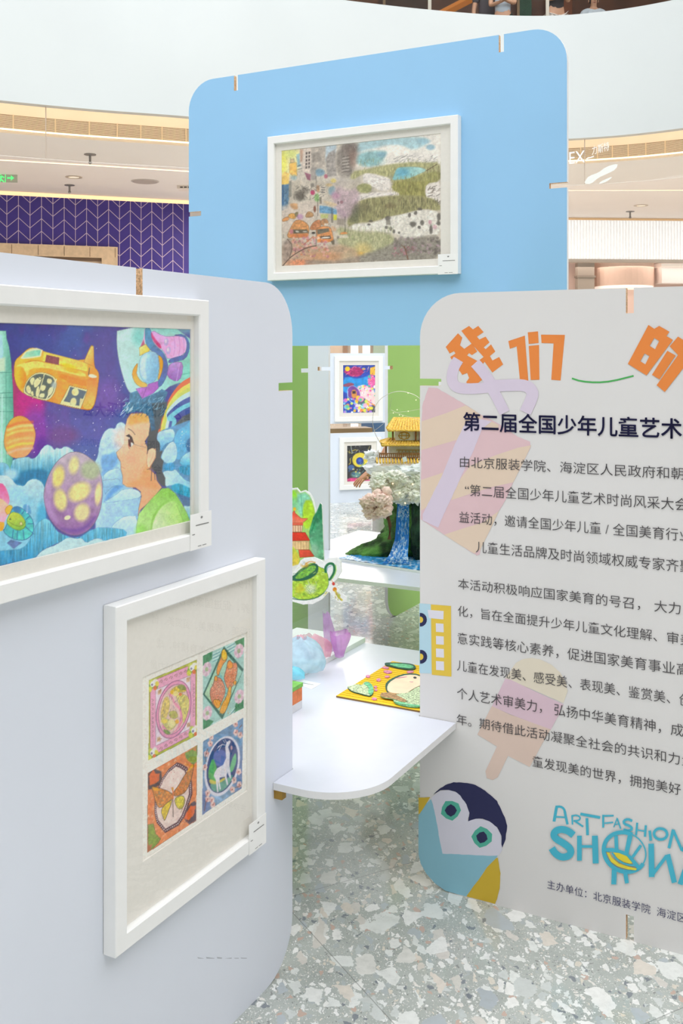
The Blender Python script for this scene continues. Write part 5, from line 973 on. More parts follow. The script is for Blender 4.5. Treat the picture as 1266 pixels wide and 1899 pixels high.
    for x, y0, y1 in ((1065, 250, 480), (868, 120, 340), (885, 130, 340), (665, 0, 240), (640, 440, 760)): p.line(Q(B, k, x, y0, x, y1), .9, '#3f3a36', .8)
    # taxis
    def car(q, roof, w=1): p.poly(Q(B, k, *q), roof, .95, .9, 1, tex=.18, ts=3, line='#5d4632', la=.55)
    car((140, 290, 230, 240, 250, 300, 150, 330), '#cf8f58'); car((230, 220, 300, 195, 350, 230, 330, 290, 240, 270), '#d6a058'); car((480, 240, 520, 170, 590, 190, 610, 250, 500, 270), '#b28a62'); car((330, 190, 380, 180, 370, 250, 330, 250), '#7f7a58'); p.ell(556, 402, 6, 5, '#b788b0', .7, .7)
    car((200, 560, 260, 420, 330, 300, 430, 300, 520, 360, 540, 420, 530, 520, 330, 570), '#c98e5a'); p.poly(Q(B, k, 300, 440, 510, 440, 530, 490, 310, 500), '#5b5a50', .9, 1, 0, tex=.2); p.poly(Q(B, k, 260, 515, 530, 505, 520, 560, 270, 560), '#cf7f52', .9, 1); p.poly(Q(B, k, 250, 440, 310, 440, 300, 510, 250, 500), '#b5708c', .7, 1.2, 1); p.poly(Q(B, k, 330, 460, 370, 455, 400, 480, 350, 485), '#dcd8cc', .8, .8, 1); p.poly(Q(B, k, 440, 465, 500, 460, 510, 480, 450, 480), '#dcd8cc', .8, .8, 1)
    car((540, 430, 600, 330, 680, 290, 720, 320, 700, 440, 580, 450), '#bf8058'); car((700, 330, 740, 280, 810, 290, 830, 390, 720, 380), '#b98a62'); p.poly(Q(B, k, 760, 350, 820, 350, 820, 385, 760, 385), '#d8cdbd', .9, .8)
    car((640, 430, 720, 390, 850, 400, 870, 460, 905, 580, 870, 620, 660, 630, 650, 540), '#d8925c'); p.poly(Q(B, k, 655, 440, 830, 420, 830, 470, 680, 510, 655, 500), '#6b695c', .95, .8, 0, tex=.2); p.poly(Q(B, k, 690, 540, 850, 530, 860, 575, 720, 580), '#4f4a44', .95, .8, 0); p.poly(Q(B, k, 720, 553, 840, 545, 845, 565, 730, 572), '#e9e2d6', .95, .6, 1); p.poly(Q(B, k, 655, 575, 880, 590, 860, 620, 660, 630), '#dd8c48', 1, .8, 0); p.poly(Q(B, k, 850, 610, 910, 590, 910, 660, 880, 665), '#6b6252', .9, 1); p.ell(581, 432, 3.4, 2.2, '#3d3934', .9, .4); p.poly(Q(B, k, 650, 540, 690, 550, 700, 580, 650, 590), '#efdcc6', .8, 1, 1)
    p.poly(Q(B, k, 990, 490, 1060, 470, 1120, 500, 1000, 515), '#d38a52', .9, 1, 1); p.poly(Q(B, k, 940, 520, 1100, 520, 1110, 560, 940, 570), '#d6cabb', .8, 1.2); p.ell(626, 440, 2.4, 2.8, '#6a625a', .8, .5); p.poly(Q(B, k, 860, 380, 940, 420, 930, 470, 870, 460), '#cda27e', .7, 1.4, 1); p.poly(Q(B, k, 880, 480, 980, 470, 960, 560, 900, 600), '#dcd0c0', .7, 1.8, 1)
    # foreground
    p.poly(Q(B, k, 145, 700, 300, 560, 500, 640, 700, 690, 1000, 660, 1200, 720, 1266, 800, 1266, 930, 145, 980), '#b89a80', .85, 4, 0, tex=.16, ts=5); p.ell(600, 476, 34, 9, '#c8936a', .7, .9); p.ell(556, 487, 22, 6, '#e08a62', .8, .9); p.ell(645, 478, 12, 10, '#c2b292', .6, .9); p.poly(Q(B, k, 145, 640, 230, 560, 300, 680, 260, 850, 145, 960), '#97867c', .8, 3, 1, tex=.25)
    p.dots(110, 540, 612, 440, 476, (1, 3), ['#c98a96', '#b4768a', '#d8a59c', '#e0a088', '#a8686f', '#c77f62', '#d9b8b0'], .6, 19); p.poly(Q(B, k, 480, 900, 620, 885, 850, 900, 900, 915, 1200, 840, 1266, 860, 1266, 930, 480, 960), '#8d8074', .75, 3, 0, tex=.2)
    p.line(Q(B, k, 150, 975, 250, 860, 330, 800, 450, 730, 560, 690, 640, 680), 1.6, '#4f3f38', .9, 1); p.line(Q(B, k, 250, 850, 300, 680, 220, 580), 1.2, '#4f463f', .8, 1); p.line(Q(B, k, 330, 790, 345, 720), .9, '#5a4a40', .8); p.line(Q(B, k, 460, 660, 600, 540), 1.6, '#b5654a', .7, 1); p.strokes(40, 525, 575, 440, 490, (3, 8), (0, 180), .8, ['#4a423c', '#6d5f58', '#8a7068'], .5, 20)
    p.strokes(260, 522, 660, 262, 440, (2, 6), (60, 120), .6, ['#55504a', '#6a645e', '#8a8278', '#d8cfc4'], .35, 21)
    p.mul(.09, 2.2, 23); p.mul(.06, 9, 24)

# ================================================================ PAINTING 3: four ornamental plates on one cream sheet
def paint_plates(p):
    A, B = (265, 1170), (265, 1330); k = 6.33
    p.C = np.tile(col3('#f1ece2'), (p.X.size, 1))
    # pink plate with two birds
    q0 = Q(A, k, 68, 580, 635, 335, 635, 1225, 65, 1520)
    p.poly(q0, '#b5b83c', 1, .6, 0, tex=.12, line='#6a6a40', la=.8); p.poly(Q(A, k, 85, 600, 620, 375, 615, 1200, 85, 1480), '#eaa6c2', 1, .6, 0, tex=.06, line='#7a4a5a'); p.poly(Q(A, k, 150, 690, 560, 520, 555, 1150, 150, 1350), '#ead9e2', 1, .6, 0, line='#8a6a78')
    for x0, y0, x1, y1 in ((215, 600, 505, 480), (215, 1385, 505, 1215)):
        for i in range(6): t = i / 5.; x = x0 + (x1 - x0) * t; y = y0 + (y1 - y0) * t; p.line(Q(A, k, x - 22, y + 4, x - 5, y - 22, x + 14, y - 16, x + 6, y + 8, x - 8, y), .8, '#8a5a4a', .8, 1)
    for x0 in (115, 595):
        for i in range(9): y = 800 + i * 52 if x0 < 200 else 620 + i * 45; p.line(Q(A, k, x0 - 10, y, x0 + 10, y + 14, x0 - 8, y + 28), .8, '#8f5a5a', .8, 1)
    p.ell(A[0] + 360 / k, A[1] + 922 / k, 31, 55, '#e79bbc', 1, .03, 13); p.ell(A[0] + 360 / k, A[1] + 922 / k, 31.5, 55.5, '#7a4a6a', 0, .03, 13)
    for w, rr, c in ((1.1, 1.0, '#8a4a72'), (1, .87, '#8a4a72')):
        pts = []
        for j in range(41):
            a = j / 40 * 2 * math.pi; x, y = 30.6 * rr * math.cos(a), 54.5 * rr * math.sin(a); ro = math.radians(13); pts.append((A[0] + 360 / k + x * math.cos(ro) - y * math.sin(ro), A[1] + 922 / k + x * math.sin(ro) + y * math.cos(ro)))
        p.line(pts, w, c, .95)
    p.ell(A[0] + 360 / k, A[1] + 922 / k, 26.2, 46.5, '#e6c4bc', 1, .05, 13, tex=.08)
    p.poly(Q(A, k, 290, 740, 340, 800, 370, 870, 430, 930, 440, 1030, 400, 1150, 330, 1210, 380, 1190, 460, 1100, 475, 980, 430, 880, 370, 830, 330, 730), '#e892ae', 1, .8, 1); p.poly(Q(A, k, 230, 1090, 300, 1150, 290, 1190, 220, 1140), '#e892ae', 1, .8, 1)
    for q, c in (((320, 700, 400, 640, 470, 650, 520, 700, 470, 720, 380, 720), '#d8c04a'), ((380, 760, 470, 740, 540, 780, 545, 900, 500, 1040, 470, 1100, 460, 950, 420, 850), '#d9cf72'), ((240, 800, 290, 760, 320, 850, 290, 1000, 230, 1080, 200, 1000), '#dcc46a'), ((210, 1000, 290, 1040, 400, 1060, 380, 1130, 300, 1180, 230, 1100), '#cfc878'), ((300, 950, 380, 930, 420, 1000, 370, 1040, 310, 1010), '#b8b45a'), ((390, 650, 470, 620, 520, 690, 450, 700), '#8f9a4a'), ((230, 1150, 300, 1170, 330, 1210, 270, 1220), '#7f9a4a')): p.poly(Q(A, k, *q), c, .95, .8, 1, tex=.2, ts=3, line='#6a6038', la=.4)
    p.strokes(60, 298, 350, 1285, 1345, (3, 7), (40, 120), .7, ['#5f7a3a', '#8a7a2a', '#f0e4a0', '#c98a3a', '#e8b8a0', '#6a5a8a'], .7, 31, in_poly(Q(A, k, 200, 1000, 260, 760, 380, 640, 520, 700, 540, 850, 460, 1080, 320, 1200, 220, 1120)))
    p.ell(A[0] + 345 / k, A[1] + 720 / k, 4, 4, '#f2c02e', 1, .3); p.ell(A[0] + 385 / k, A[1] + 735 / k, 5, 5, '#f0dc8a', 1, .3); p.ell(A[0] + 440 / k, A[1] + 745 / k, 3, 3, '#e08a4a', 1, .3); p.ell(A[0] + 335 / k, A[1] + 1085 / k, 6, 8, '#ece0a0', 1, .3); p.ell(A[0] + 400 / k, A[1] + 1065 / k, 3.4, 4, '#f0b43a', 1, .3); p.ell(A[0] + 250 / k, A[1] + 1060 / k, 6, 4, '#f0d85a', .9, .4)
    for cx, cy in ((115, 625), (575, 435), (595, 1170), (110, 1430)):
        for dx, dy, c, r in ((-25, 30, '#7fa83c', 5), (30, 20, '#6f9a40', 5), (-20, -20, '#c9d05a', 4.5), (30, -25, '#f0e8dc', 5), (0, 0, '#f4f0ea', 4.5), (25, 45, '#e0783c', 3.4), (-35, 60, '#d8d84a', 4), (50, -5, '#e6d84a', 3.4), (-8, 8, '#8a7fa0', 1.8)): p.ell(A[0] + (cx + dx) / k, A[1] + (cy + dy) / k, r, r * 1.25, c, 1, .35, jit=.4)
    for x, y in ((195, 720), (530, 575), (185, 1275), (535, 1105)): p.poly(Q(A, k, x - 20, y - 22, x + 20, y - 36, x + 20, y + 16, x - 20, y + 30), '#d8b48a', .9, .8); p.strokes(6, A[0] + x / k - 3, A[0] + x / k + 2, A[1] + y / k - 3, A[1] + y / k + 4, (3, 5), (0, 90), .7, ['#a8744a'], .8, int(x))
    # green plate with two koi
    q1 = Q(A, k, 703, 290, 1187, 75, 1180, 905, 705, 1160); p.poly(q1, '#a9d2c8', 1, .6, 0, tex=.08, ts=5)
    for q in ((703, 290, 815, 240, 810, 330, 705, 420), (1075, 125, 1187, 75, 1185, 190, 1100, 170), (1180, 780, 1180, 905, 1060, 960, 1090, 850), (705, 1010, 830, 1060, 780, 1120, 705, 1160)): p.poly(Q(A, k, *q), '#3f8a5a', 1, .8, 0, tex=.2, ts=3, stretch=(2, .4))
    for x0, y0, x1, y1, n_ in ((820, 270, 900, 230, 6), (985, 180, 1075, 130, 6), (820, 1090, 930, 1030, 6), (1010, 980, 1080, 900, 6)):
        for i in range(n_): t = i / n_; p.line(Q(A, k, x0, y0 + t * 110, x1, y1 + t * 110), 1.1, '#4f8fa0' if i % 2 else '#e4f2ee', .8)
    for cx, cy in ((748, 450), (1125, 235), (1130, 770), (755, 965)):
        for j in range(10): a = j * .628; p.ell(A[0] + (cx + 38 * math.cos(a)) / k, A[1] + (cy + 55 * math.sin(a) - 18 * math.cos(a)) / k, 3.2, 4.6, '#ddb8c8' if j % 2 else '#ead2da', 1, .3)
        p.ell(A[0] + cx / k, A[1] + cy / k, 3, 4, '#a8b88a', 1, .4)
    p.poly(Q(A, k, 950, 180, 1180, 450, 930, 1040, 703, 745), '#2f6a5a', 1, .7, 0, tex=.1); p.poly(Q(A, k, 948, 235, 1165, 480, 932, 985, 722, 742), '#b5d8b0', 1, .7, 0, col2='#a2cfc0', ax=((380, 1290), (450, 1240)))
    p.poly(Q(A, k, 1000, 700, 1010, 560, 950, 560, 900, 480, 860, 560, 940, 640, 930, 760, 980, 800), '#7cc4c4', .8, 1.5, 1)
    for q, c in (((910, 330, 940, 200, 985, 290, 985, 340, 940, 390, 905, 470, 880, 540, 860, 480, 880, 390), '#ee9a3a'), ((915, 260, 950, 200, 990, 270, 985, 340, 930, 350), '#f2c026'), ((870, 540, 920, 560, 960, 640, 970, 720, 920, 850, 890, 905, 850, 900, 800, 830, 780, 700, 830, 620, 840, 540), '#d98a6a'), ((810, 800, 920, 810, 900, 910, 850, 905), '#f2a01e'), ((1000, 330, 1050, 380, 1100, 370, 1110, 450, 1090, 560, 1050, 660, 1000, 700, 960, 600, 950, 540, 980, 440), '#e0885a'), ((980, 420, 1010, 330, 1060, 390, 1050, 440, 990, 450), '#f2921e'), ((1010, 640, 1040, 640, 1030, 780, 990, 900, 950, 980, 890, 960, 930, 850, 980, 780), '#eeaa32'), ((1060, 590, 1100, 580, 1090, 640, 1060, 630), '#f0a02a'), ((835, 540, 870, 520, 880, 590, 840, 590), '#ee9a2a')): p.poly(Q(A, k, *q), c, 1, .7, 1, tex=.15, ts=3, line='#4a3a30', la=.75, lw=.8)
    p.dots(120, 392, 420, 1262, 1302, (.5, .9), ['#e8d8b0', '#8a4a3a', '#f0c8a0', '#5a4038'], .7, 33); p.dots(90, 420, 440, 1235, 1275, (.5, .9), ['#e8d0a8', '#9a5038', '#f0c090'], .7, 34); p.dots(30, 405, 428, 1300, 1325, (.4, .8), ['#c97a2a', '#f8dc7a'], .7, 35)
    # blue plate with a white deer
    q2 = Q(B, k, 705, 285, 1178, 5, 1160, 835, 695, 1150); p.poly(q2, '#6f93b8', 1, .6, 0, col2='#8aa8c4', ax=((380, 1380), (450, 1480)), tex=.22, ts=7); p.ell(378, 1490, 12, 30, '#5a5f9a', .5, .9); p.ell(446, 1440, 10, 50, '#4f5f9c', .5, .9)
    p.ell(B[0] + 930 / k, B[1] + 575 / k, 31, 57, '#dcd9e4', 1, .04, 14)
    O = []
    for j in range(40):
        a = j / 40 * 2 * math.pi; x, y = 27 * math.cos(a), 51.5 * math.sin(a); ro = math.radians(13); O.append((B[0] + 930 / k + x * math.cos(ro) - y * math.sin(ro), B[1] + 568 / k + x * math.sin(ro) + y * math.cos(ro)))
    p.poly(O, '#2f3f7a', 1, .7, 0, tex=.08, line='#2a3568'); inO = O
    p.ell(B[0] + 905 / k, B[1] + 480 / k, 13, 16, '#5a6ab0', 1, .12); p.poly(Q(B, k, 820, 460, 870, 600, 900, 760, 770, 740, 765, 620), '#5cb85a', .95, 1, 1, tex=.15); p.poly(Q(B, k, 1090, 400, 1100, 520, 1050, 650, 1010, 640, 1040, 500), '#6abf7a', .95, 1, 1); p.poly(Q(B, k, 775, 720, 870, 760, 960, 700, 970, 740, 850, 800, 780, 780), '#e4d24a', .9, 1, 1); p.poly(Q(B, k, 780, 780, 860, 790, 960, 740, 1060, 660, 1040, 750, 960, 850, 880, 885, 810, 860), '#6aa890', .95, 1, 1, tex=.15)
    p.poly(Q(B, k, 965, 350, 985, 290, 1020, 270, 1030, 290, 1000, 350, 1020, 420, 1015, 560, 1030, 660, 1035, 720, 1020, 720, 990, 650, 980, 690, 1000, 790, 985, 800, 960, 700, 900, 710, 900, 760, 915, 850, 900, 850, 880, 750, 885, 880, 870, 880, 855, 740, 830, 690, 840, 650, 870, 600, 940, 560, 975, 480), '#e6dfe6', 1, .7, 0, tex=.06); p.line(Q(B, k, 975, 330, 930, 320, 880, 350), 1.1, '#e6dfe6'); p.line(Q(B, k, 930, 320, 890, 390), .9, '#e6dfe6'); p.line(Q(B, k, 960, 300, 940, 270), .9, '#e6dfe6'); p.line(Q(B, k, 985, 300, 960, 260), .9, '#e6dfe6'); p.line(Q(B, k, 905, 335, 870, 370), .9, '#e6dfe6'); p.ell(B[0] + 1040 / k, B[1] + 360 / k, 2, 4, '#e0a8a8', .9, .4)
    p.dots(26, 400, 418, 1425, 1442, (.4, .8), ['#c8a8c8', '#f0d8d0', '#e0c8a8'], .8, 36)
    for cx, cy in ((800, 230), (790, 310), (745, 430), (1085, 80), (1090, 180), (1140, 210), (1070, 740), (1125, 640), (1050, 850), (760, 890), (810, 970), (820, 1030), (760, 960), (1130, 790), (725, 590)):
        for j in range(5): a = j * 1.257 + cx; p.ell(B[0] + (cx + 17 * math.cos(a)) / k, B[1] + (cy + 22 * math.sin(a)) / k, 2.4, 3, ['#e3b9b4', '#ecd0c8', '#d89a92'][j % 3], .95, .3)
        p.ell(B[0] + cx / k, B[1] + cy / k, 1.2, 1.5, '#a85a4a', .9, .4)
    p.line(Q(B, k, 760, 370, 730, 450, 740, 520), 1.4, '#7a4a44', .8, 1); p.line(Q(B, k, 1130, 130, 1160, 90), 1.4, '#7a4a44', .8); p.line(Q(B, k, 720, 1100, 740, 990), 1.6, '#7a4a50', .8); p.line(Q(B, k, 1080, 830, 1150, 800), 1.6, '#8a5a4a', .8)
    # orange plate with a butterfly
    q3 = Q(B, k, 55, 655, 637, 325, 625, 1215, 50, 1595); p.poly(q3, '#e88a4e', 1, .6, 0, tex=.1, line='#5a3a34')
    for i in range(16):
        for x0, y0, x1, y1 in ((70, 900 + i * 30, 130, 870 + i * 30), (200, 600 + i * 0, 480, 430)): pass
    f3 = in_poly(q3); rng = random.Random(9)
    for i in range(260):
        x, y = rng.uniform(274, 365), rng.uniform(1383, 1580)
        if f3(x, y): p.line([(x - 1.6, y + 2), (x, y - 2), (x + 1.6, y + 1)], .7, rng.choice(['#f7c9a0', '#fbdcc0', '#d9622e']), .8)
    p.poly(Q(B, k, 60, 660, 130, 600, 210, 640, 220, 720, 190, 800, 120, 830, 60, 850), '#5a4a4c', 1, 1, 0, jit=1.2); p.poly(Q(B, k, 70, 690, 120, 610, 150, 660, 200, 660, 190, 740, 150, 780, 80, 800), '#dd6a2e', 1, .8, 0, jit=1.4, js=3); p.poly(Q(B, k, 490, 430, 635, 330, 635, 520, 590, 560, 520, 500), '#8aa04a', 1, .8, 0, jit=1.2, tex=.2, ts=3); p.poly(Q(B, k, 580, 380, 630, 350, 620, 400), '#e07a4a', .9, .8)
    p.poly(Q(B, k, 60, 1260, 120, 1250, 150, 1370, 210, 1430, 160, 1500, 60, 1580), '#8aa03c', 1, .8, 0, jit=1.2, tex=.2, ts=3, line='#5a4a3a'); p.poly(Q(B, k, 55, 1510, 110, 1490, 90, 1560, 55, 1590), '#c0704a', .9, .8); p.poly(Q(B, k, 500, 1080, 600, 980, 625, 1000, 622, 1210, 540, 1260, 470, 1180), '#5a4450', 1, 1, 0, jit=1.2); p.poly(Q(B, k, 510, 1120, 560, 1040, 620, 1040, 600, 1140, 540, 1210, 480, 1190), '#e0682e', 1, .8, 0, jit=1.4, js=3)
    M = Q(B, k, 300, 610, 400, 530, 450, 545, 520, 590, 575, 760, 580, 900, 530, 1050, 480, 1180, 420, 1270, 260, 1360, 160, 1240, 135, 1120, 140, 900, 190, 800, 230, 710)
    p.poly(M, '#5f3540', 1, .8, 0, tex=.1)
    Mi = [(311 + (x - 311) * .86, 1478 + (y - 1478) * .88) for x, y in M]; p.poly(Mi, '#efd6cc', 1, .8, 0, tex=.1); p.dots(70, 285, 350, 1425, 1540, (.4, 1), ['#d98a80', '#e8a898', '#a86a60'], .7, 37)
    Ml = [(311 + (x - 311) * .93, 1478 + (y - 1478) * .94) for x, y in M] ; Ml.append(Ml[0])
    for (a, b), (c, d) in zip(Ml[:-1], Ml[1:]):
        n_ = max(2, int(math.hypot(c - a, d - b) / 3.4))
        for i in range(n_): t = i / n_; p.ell(a + (c - a) * t, b + (d - b) * t, .9, 1.1, '#e8dcd8', .95, .4)
    for q, c in (((100, 820, 120, 810, 340, 880, 355, 950, 320, 980, 200, 1080, 150, 1010, 130, 920), '#d88a3c'), ((355, 880, 420, 800, 480, 690, 600, 530, 590, 620, 560, 760, 500, 880, 430, 920, 365, 930), '#cc7f38'), ((330, 970, 250, 1030, 210, 1100, 240, 1190, 255, 1220, 290, 1130, 345, 980), '#e0c030'), ((365, 960, 430, 920, 490, 930, 490, 1030, 440, 1090, 390, 1050), '#d8c83a')): p.poly(Q(B, k, *q), c, 1, .7, 1, tex=.25, ts=3, line='#4f3a2c', la=.9, lw=.9)
    p.poly(Q(B, k, 105, 825, 170, 830, 200, 860, 130, 860), '#f0b020', .9, .8); p.poly(Q(B, k, 540, 600, 595, 540, 580, 600, 500, 660), '#f0b434', .9, .9, 1); p.strokes(50, 285, 318, 1465, 1495, (2, 5), (0, 180), .8, ['#7fa89a', '#c0583a', '#5a8a8a', '#e8a850'], .75, 38, in_poly(Q(B, k, 140, 870, 340, 900, 340, 960, 200, 1060, 150, 990))); p.strokes(60, 325, 358, 1425, 1475, (2, 5), (20, 120), .8, ['#8aa06a', '#c0583a', '#7a9a8a', '#e0a050', '#d88a9a'], .7, 39, in_poly(Q(B, k, 365, 910, 430, 800, 490, 690, 580, 580, 560, 740, 490, 870)))
    p.line(Q(B, k, 340, 830, 355, 880, 350, 960), 2.6, '#e07a3a', 1); p.line(Q(B, k, 350, 960, 355, 1170), 1.2, '#5a4030', .9); p.ell(B[0] + 350 / k, B[1] + 840 / k, 2, 2.6, '#d8a040'); p.strokes(8, 335, 343, 1480, 1500, (4, 8), (220, 320), .6, ['#8a7a20'], .7, 40)
    p.outside([q0, q1, q2, q3], '#f1ece2'); p.mul(.08, 2, 25); p.mul(.03, 9, 26)

# ================================================================ PAINTINGS 4 and 5: far back
def paint_fantasy(p):
    A = (535, 635); k = 4.87; q = lambda *v: Q(A, k, *v)
    p.C = np.tile(col3('#2f4aa8'), (p.X.size, 1)); p.mul(.2, 8, 41)
    p.poly(q(490, 320, 560, 310, 600, 330, 660, 320, 720, 300, 790, 360, 790, 480, 490, 480), '#2f8fd0', 1, 1.2, 1, tex=.15); p.poly(q(490, 260, 560, 230, 620, 215, 690, 260, 640, 310, 570, 310, 520, 285), '#a8306a', 1, 1, 1, tex=.2, ts=3); p.strokes(30, 637, 680, 680, 698, (2, 5), (-20, 60), .8, ['#d85a90', '#5a2a5a', '#f090b0'], .8, 42); p.ell(644, 684, 4.5, 4.5, '#f0c030', 1, .2); p.ell(674, 684, 3, 2, '#e0c060', .8, .5)
    p.poly(q(490, 380, 560, 360, 600, 380, 560, 400, 490, 400), '#a83a4a', .8, 1, 1); p.poly(q(600, 400, 700, 380, 790, 440, 790, 640, 600, 640), '#e8c8c8', 1, 1.2, 1, tex=.1, ts=4)
    p.poly(q(735, 230, 785, 215, 785, 300, 735, 290), '#e8b040', 1, .7, 0); p.poly(q(715, 300, 760, 290, 785, 330, 785, 420, 720, 410), '#e060a0', 1, .8, 0, tex=.2, ts=3); p.poly(q(710, 310, 735, 290, 745, 330), '#48b0a0', 1, .7); p.strokes(26, 680, 697, 684, 722, (2, 5), (0, 90), .8, ['#f8c0d8', '#8a2a5a', '#f0d060', '#3a6ab0'], .8, 43); p.dots(40, 665, 697, 715, 735, (1, 2.4), ['#f0f0e8', '#e85a9a', '#f4b0c8', '#58b890', '#f0d070'], .9, 44)
    p.poly(q(530, 420, 570, 385, 620, 410, 650, 460, 640, 520, 570, 520, 530, 480), '#7a4a9a', 1, .8, 1, tex=.15, line='#c8d0f0', la=.8); p.poly(q(565, 430, 610, 425, 620, 500, 570, 505), '#c98a4a', 1, .7, 1); p.poly(q(575, 440, 605, 438, 606, 462, 577, 464), '#3a3040', 1, .6); p.poly(q(590, 520, 690, 490, 700, 560, 640, 570), '#5a6a7a', 1, .8, 1); p.ell(664, 738, 4, 4.5, '#f0c040', 1, .3); p.ell(669, 740, 5.5, 5, '#f08ac0', 1, .3); p.poly(q(690, 580, 785, 560, 785, 636, 650, 636), '#4a5260', 1, 1, 0, tex=.2); p.line(q(700, 520, 785, 575), 2, '#e88a4a', .9)
    p.dots(60, 637, 690, 740, 766, (1.2, 3.6), ['#f0b040', '#f48a4a', '#e8e4f0', '#58c0a0', '#f0d84a', '#e06aa8', '#7ab8e0', '#c8d860', '#a87ad0'], .95, 45)
    p.line(q(640, 560, 670, 590, 700, 560, 720, 590), 1.4, '#d8f0e8', .9, 1); p.line(q(535, 440, 530, 500, 560, 540, 620, 560), 1.2, '#a8d8e8', .8, 1); p.ell(677, 752, 4, 4, '#e8a8c8', .9, .3)
def paint_planet(p):
    A = (535, 635); k = 4.87; q = lambda *v: Q(A, k, *v)
    p.C = np.tile(col3('#34363a'), (p.X.size, 1)); p.mul(.25, 5, 46)
    p.strokes(40, 644, 688, 827, 855, (3, 8), (0, 180), 1, ['#7a8a8a', '#4a5a5a', '#a8b8b0', '#d8c860', '#6a5a9a', '#c8d0c8'], .7, 47)
    p.ell(667.5, 853, 14.5, 13.5, '#f0dc4a', 1, .1, tex=.12); p.ell(667, 855, 7, 7, '#2f4aa8', 1, .15); p.ell(667, 854, 3, 3, '#4a78d0', .9, .5)
    p.line(q(575, 980, 600, 970, 620, 975), 1.2, '#e8d040', .9); p.line(q(555, 1050, 560, 1090, 545, 1100), 1.4, '#e0c848', .9, 1); p.line(q(560, 930, 575, 1000), 1.4, '#b8d0c8', .8); p.ell(651, 867, 6, 5, '#4a6aa8', 1, .3); p.strokes(40, 665, 690, 860, 885, (3, 8), (20, 70), 1, ['#8ac8c0', '#5a9aa0', '#b8e0d8', '#3a6a78'], .8, 48); p.ell(660, 880, 9, 6, '#7ab8b0', .8, .6); p.dots(18, 645, 668, 865, 885, (.8, 1.8), ['#5a8a70', '#c8d8c8', '#e8d060', '#3a5a8a'], .9, 49)
    p.poly(q(525, 1235, 560, 1222, 620, 1225, 700, 1240, 760, 1225, 760, 1260, 525, 1260), '#e0488a', 1, 1, 1, tex=.2, ts=3)
# ================================================================ HANG THE PICTURES
def pxwin(P, w, l, r, t, b, xref=None):
    """window from its left / right columns and its top / bottom rows read at column xref"""
    u0, u1 = P.off(w).at(l, YH)[0], P.off(w).at(r, YH)[0]; x = xref if xref is not None else r
    return (u0, u1, P.off(w).at(x, b)[1], P.off(w).at(x, t)[1])
def hang(label, P, ru, mw, win, group, painter, card, w00=.001, dp=.032, x_coarse=None, step=1., gain=1.):
    t = picture_frame(label, P, *ru, mw, dp, [win], group, card=card, w00=w00)
    sheet('artwork', P, win[0] - .002, win[1] + .002, win[2] - .002, win[3] + .002, w00 + dp * .5 - .0028, t, painter, step, x_coarse, gain=gain)
    return t
def cardpx(P, w, l, r, t_r, b_r):
    u0, u1 = P.off(w).at(l, YH)[0], P.off(w).at(r, YH)[0]; return (u0, u1, P.off(w).at(r, b_r)[1], P.off(w).at(r, t_r)[1])
WM = .001 + DP * .5; WF = .001 + DP
# lower left frame with four plates
ru = rect_from_px(LPp, WF, [(215, 1124), (494.5, 1036), (490.5, 1566), (215, 1774)])
hang('white framed sheet of four ornamental plates, lower frame on the blue-grey panel', LPp, ru, .036, pxwin(LPp, WM, 264.5, 459, 1172, 1467, 458), 'white framed artworks', paint_plates, cardpx(LPp, WF, 461, 492.5, 1507, 1562), gain=1.06)
# upper left frame, running out of the picture to the left
r2 = rect_from_px(LPp, WF, [(0, 529), (387.5, 557), (388.5, 1012), (0, 1124)])
u1 = (LPp.off(WF).at(388, YH)[0]); ru2 = (u1 - .83, u1, LPp.off(WF).at(388, 1012)[1], LPp.off(WF).at(388, 557)[1])
win2 = pxwin(LPp, WM, 100, 354.5, 610, 966.5, 354)
mr = (ru2[1] - .036) - win2[1]; win2 = (ru2[0] + .036 + mr, win2[1], win2[2], win2[3])
hang('white framed painting of a boy under rockets and planets, upper frame on the blue-grey panel', LPp, ru2, .036, win2, 'white framed artworks', paint_space, cardpx(LPp, WF, 352, 391, 946, 1011), x_coarse=-6, gain=1.16)
# big landscape on the blue panel
ru3 = rect_from_px(BP, WF, [(493.5, 255), (848.5, 212), (850, 506.5), (498.5, 521)])
win3 = rect_from_px(BP, WM, [(521, 279), (817, 247.5), (817, 481), (522.5, 493)])
hang('white framed ink landscape of city and sheep hung on the sky blue panel', BP, ru3, .034, win3, 'white framed artworks', paint_landscape, cardpx(BP, WF, 812.5, 849.5, 470, 508), dp=.035, gain=1.1)
# two far frames
wf = .001 + .03
ru4 = rect_from_px(FP, wf, [(621.5, 661), (711, 661), (709, 782), (620.5, 781)]); w4 = rect_from_px(FP, .016, [(636, 677), (696, 677), (695, 765.5), (636, 765.5)])
hang('white framed colourful fantasy town painting, upper of the two far frames', FP, ru4, .05, w4, 'white framed artworks', paint_fantasy, None, dp=.03, step=.7, gain=1.15)
ru5 = rect_from_px(FP, wf, [(630, 812), (707, 810), (706, 907), (630, 908)]); w5 = rect_from_px(FP, .016, [(643.5, 826), (688.5, 826), (688.5, 892.5), (643.5, 892.5)])
hang('white framed dark painting of a yellow planet, lower of the two far frames', FP, ru5, .05, w5, 'white framed artworks', paint_planet, None, dp=.03, step=.8)

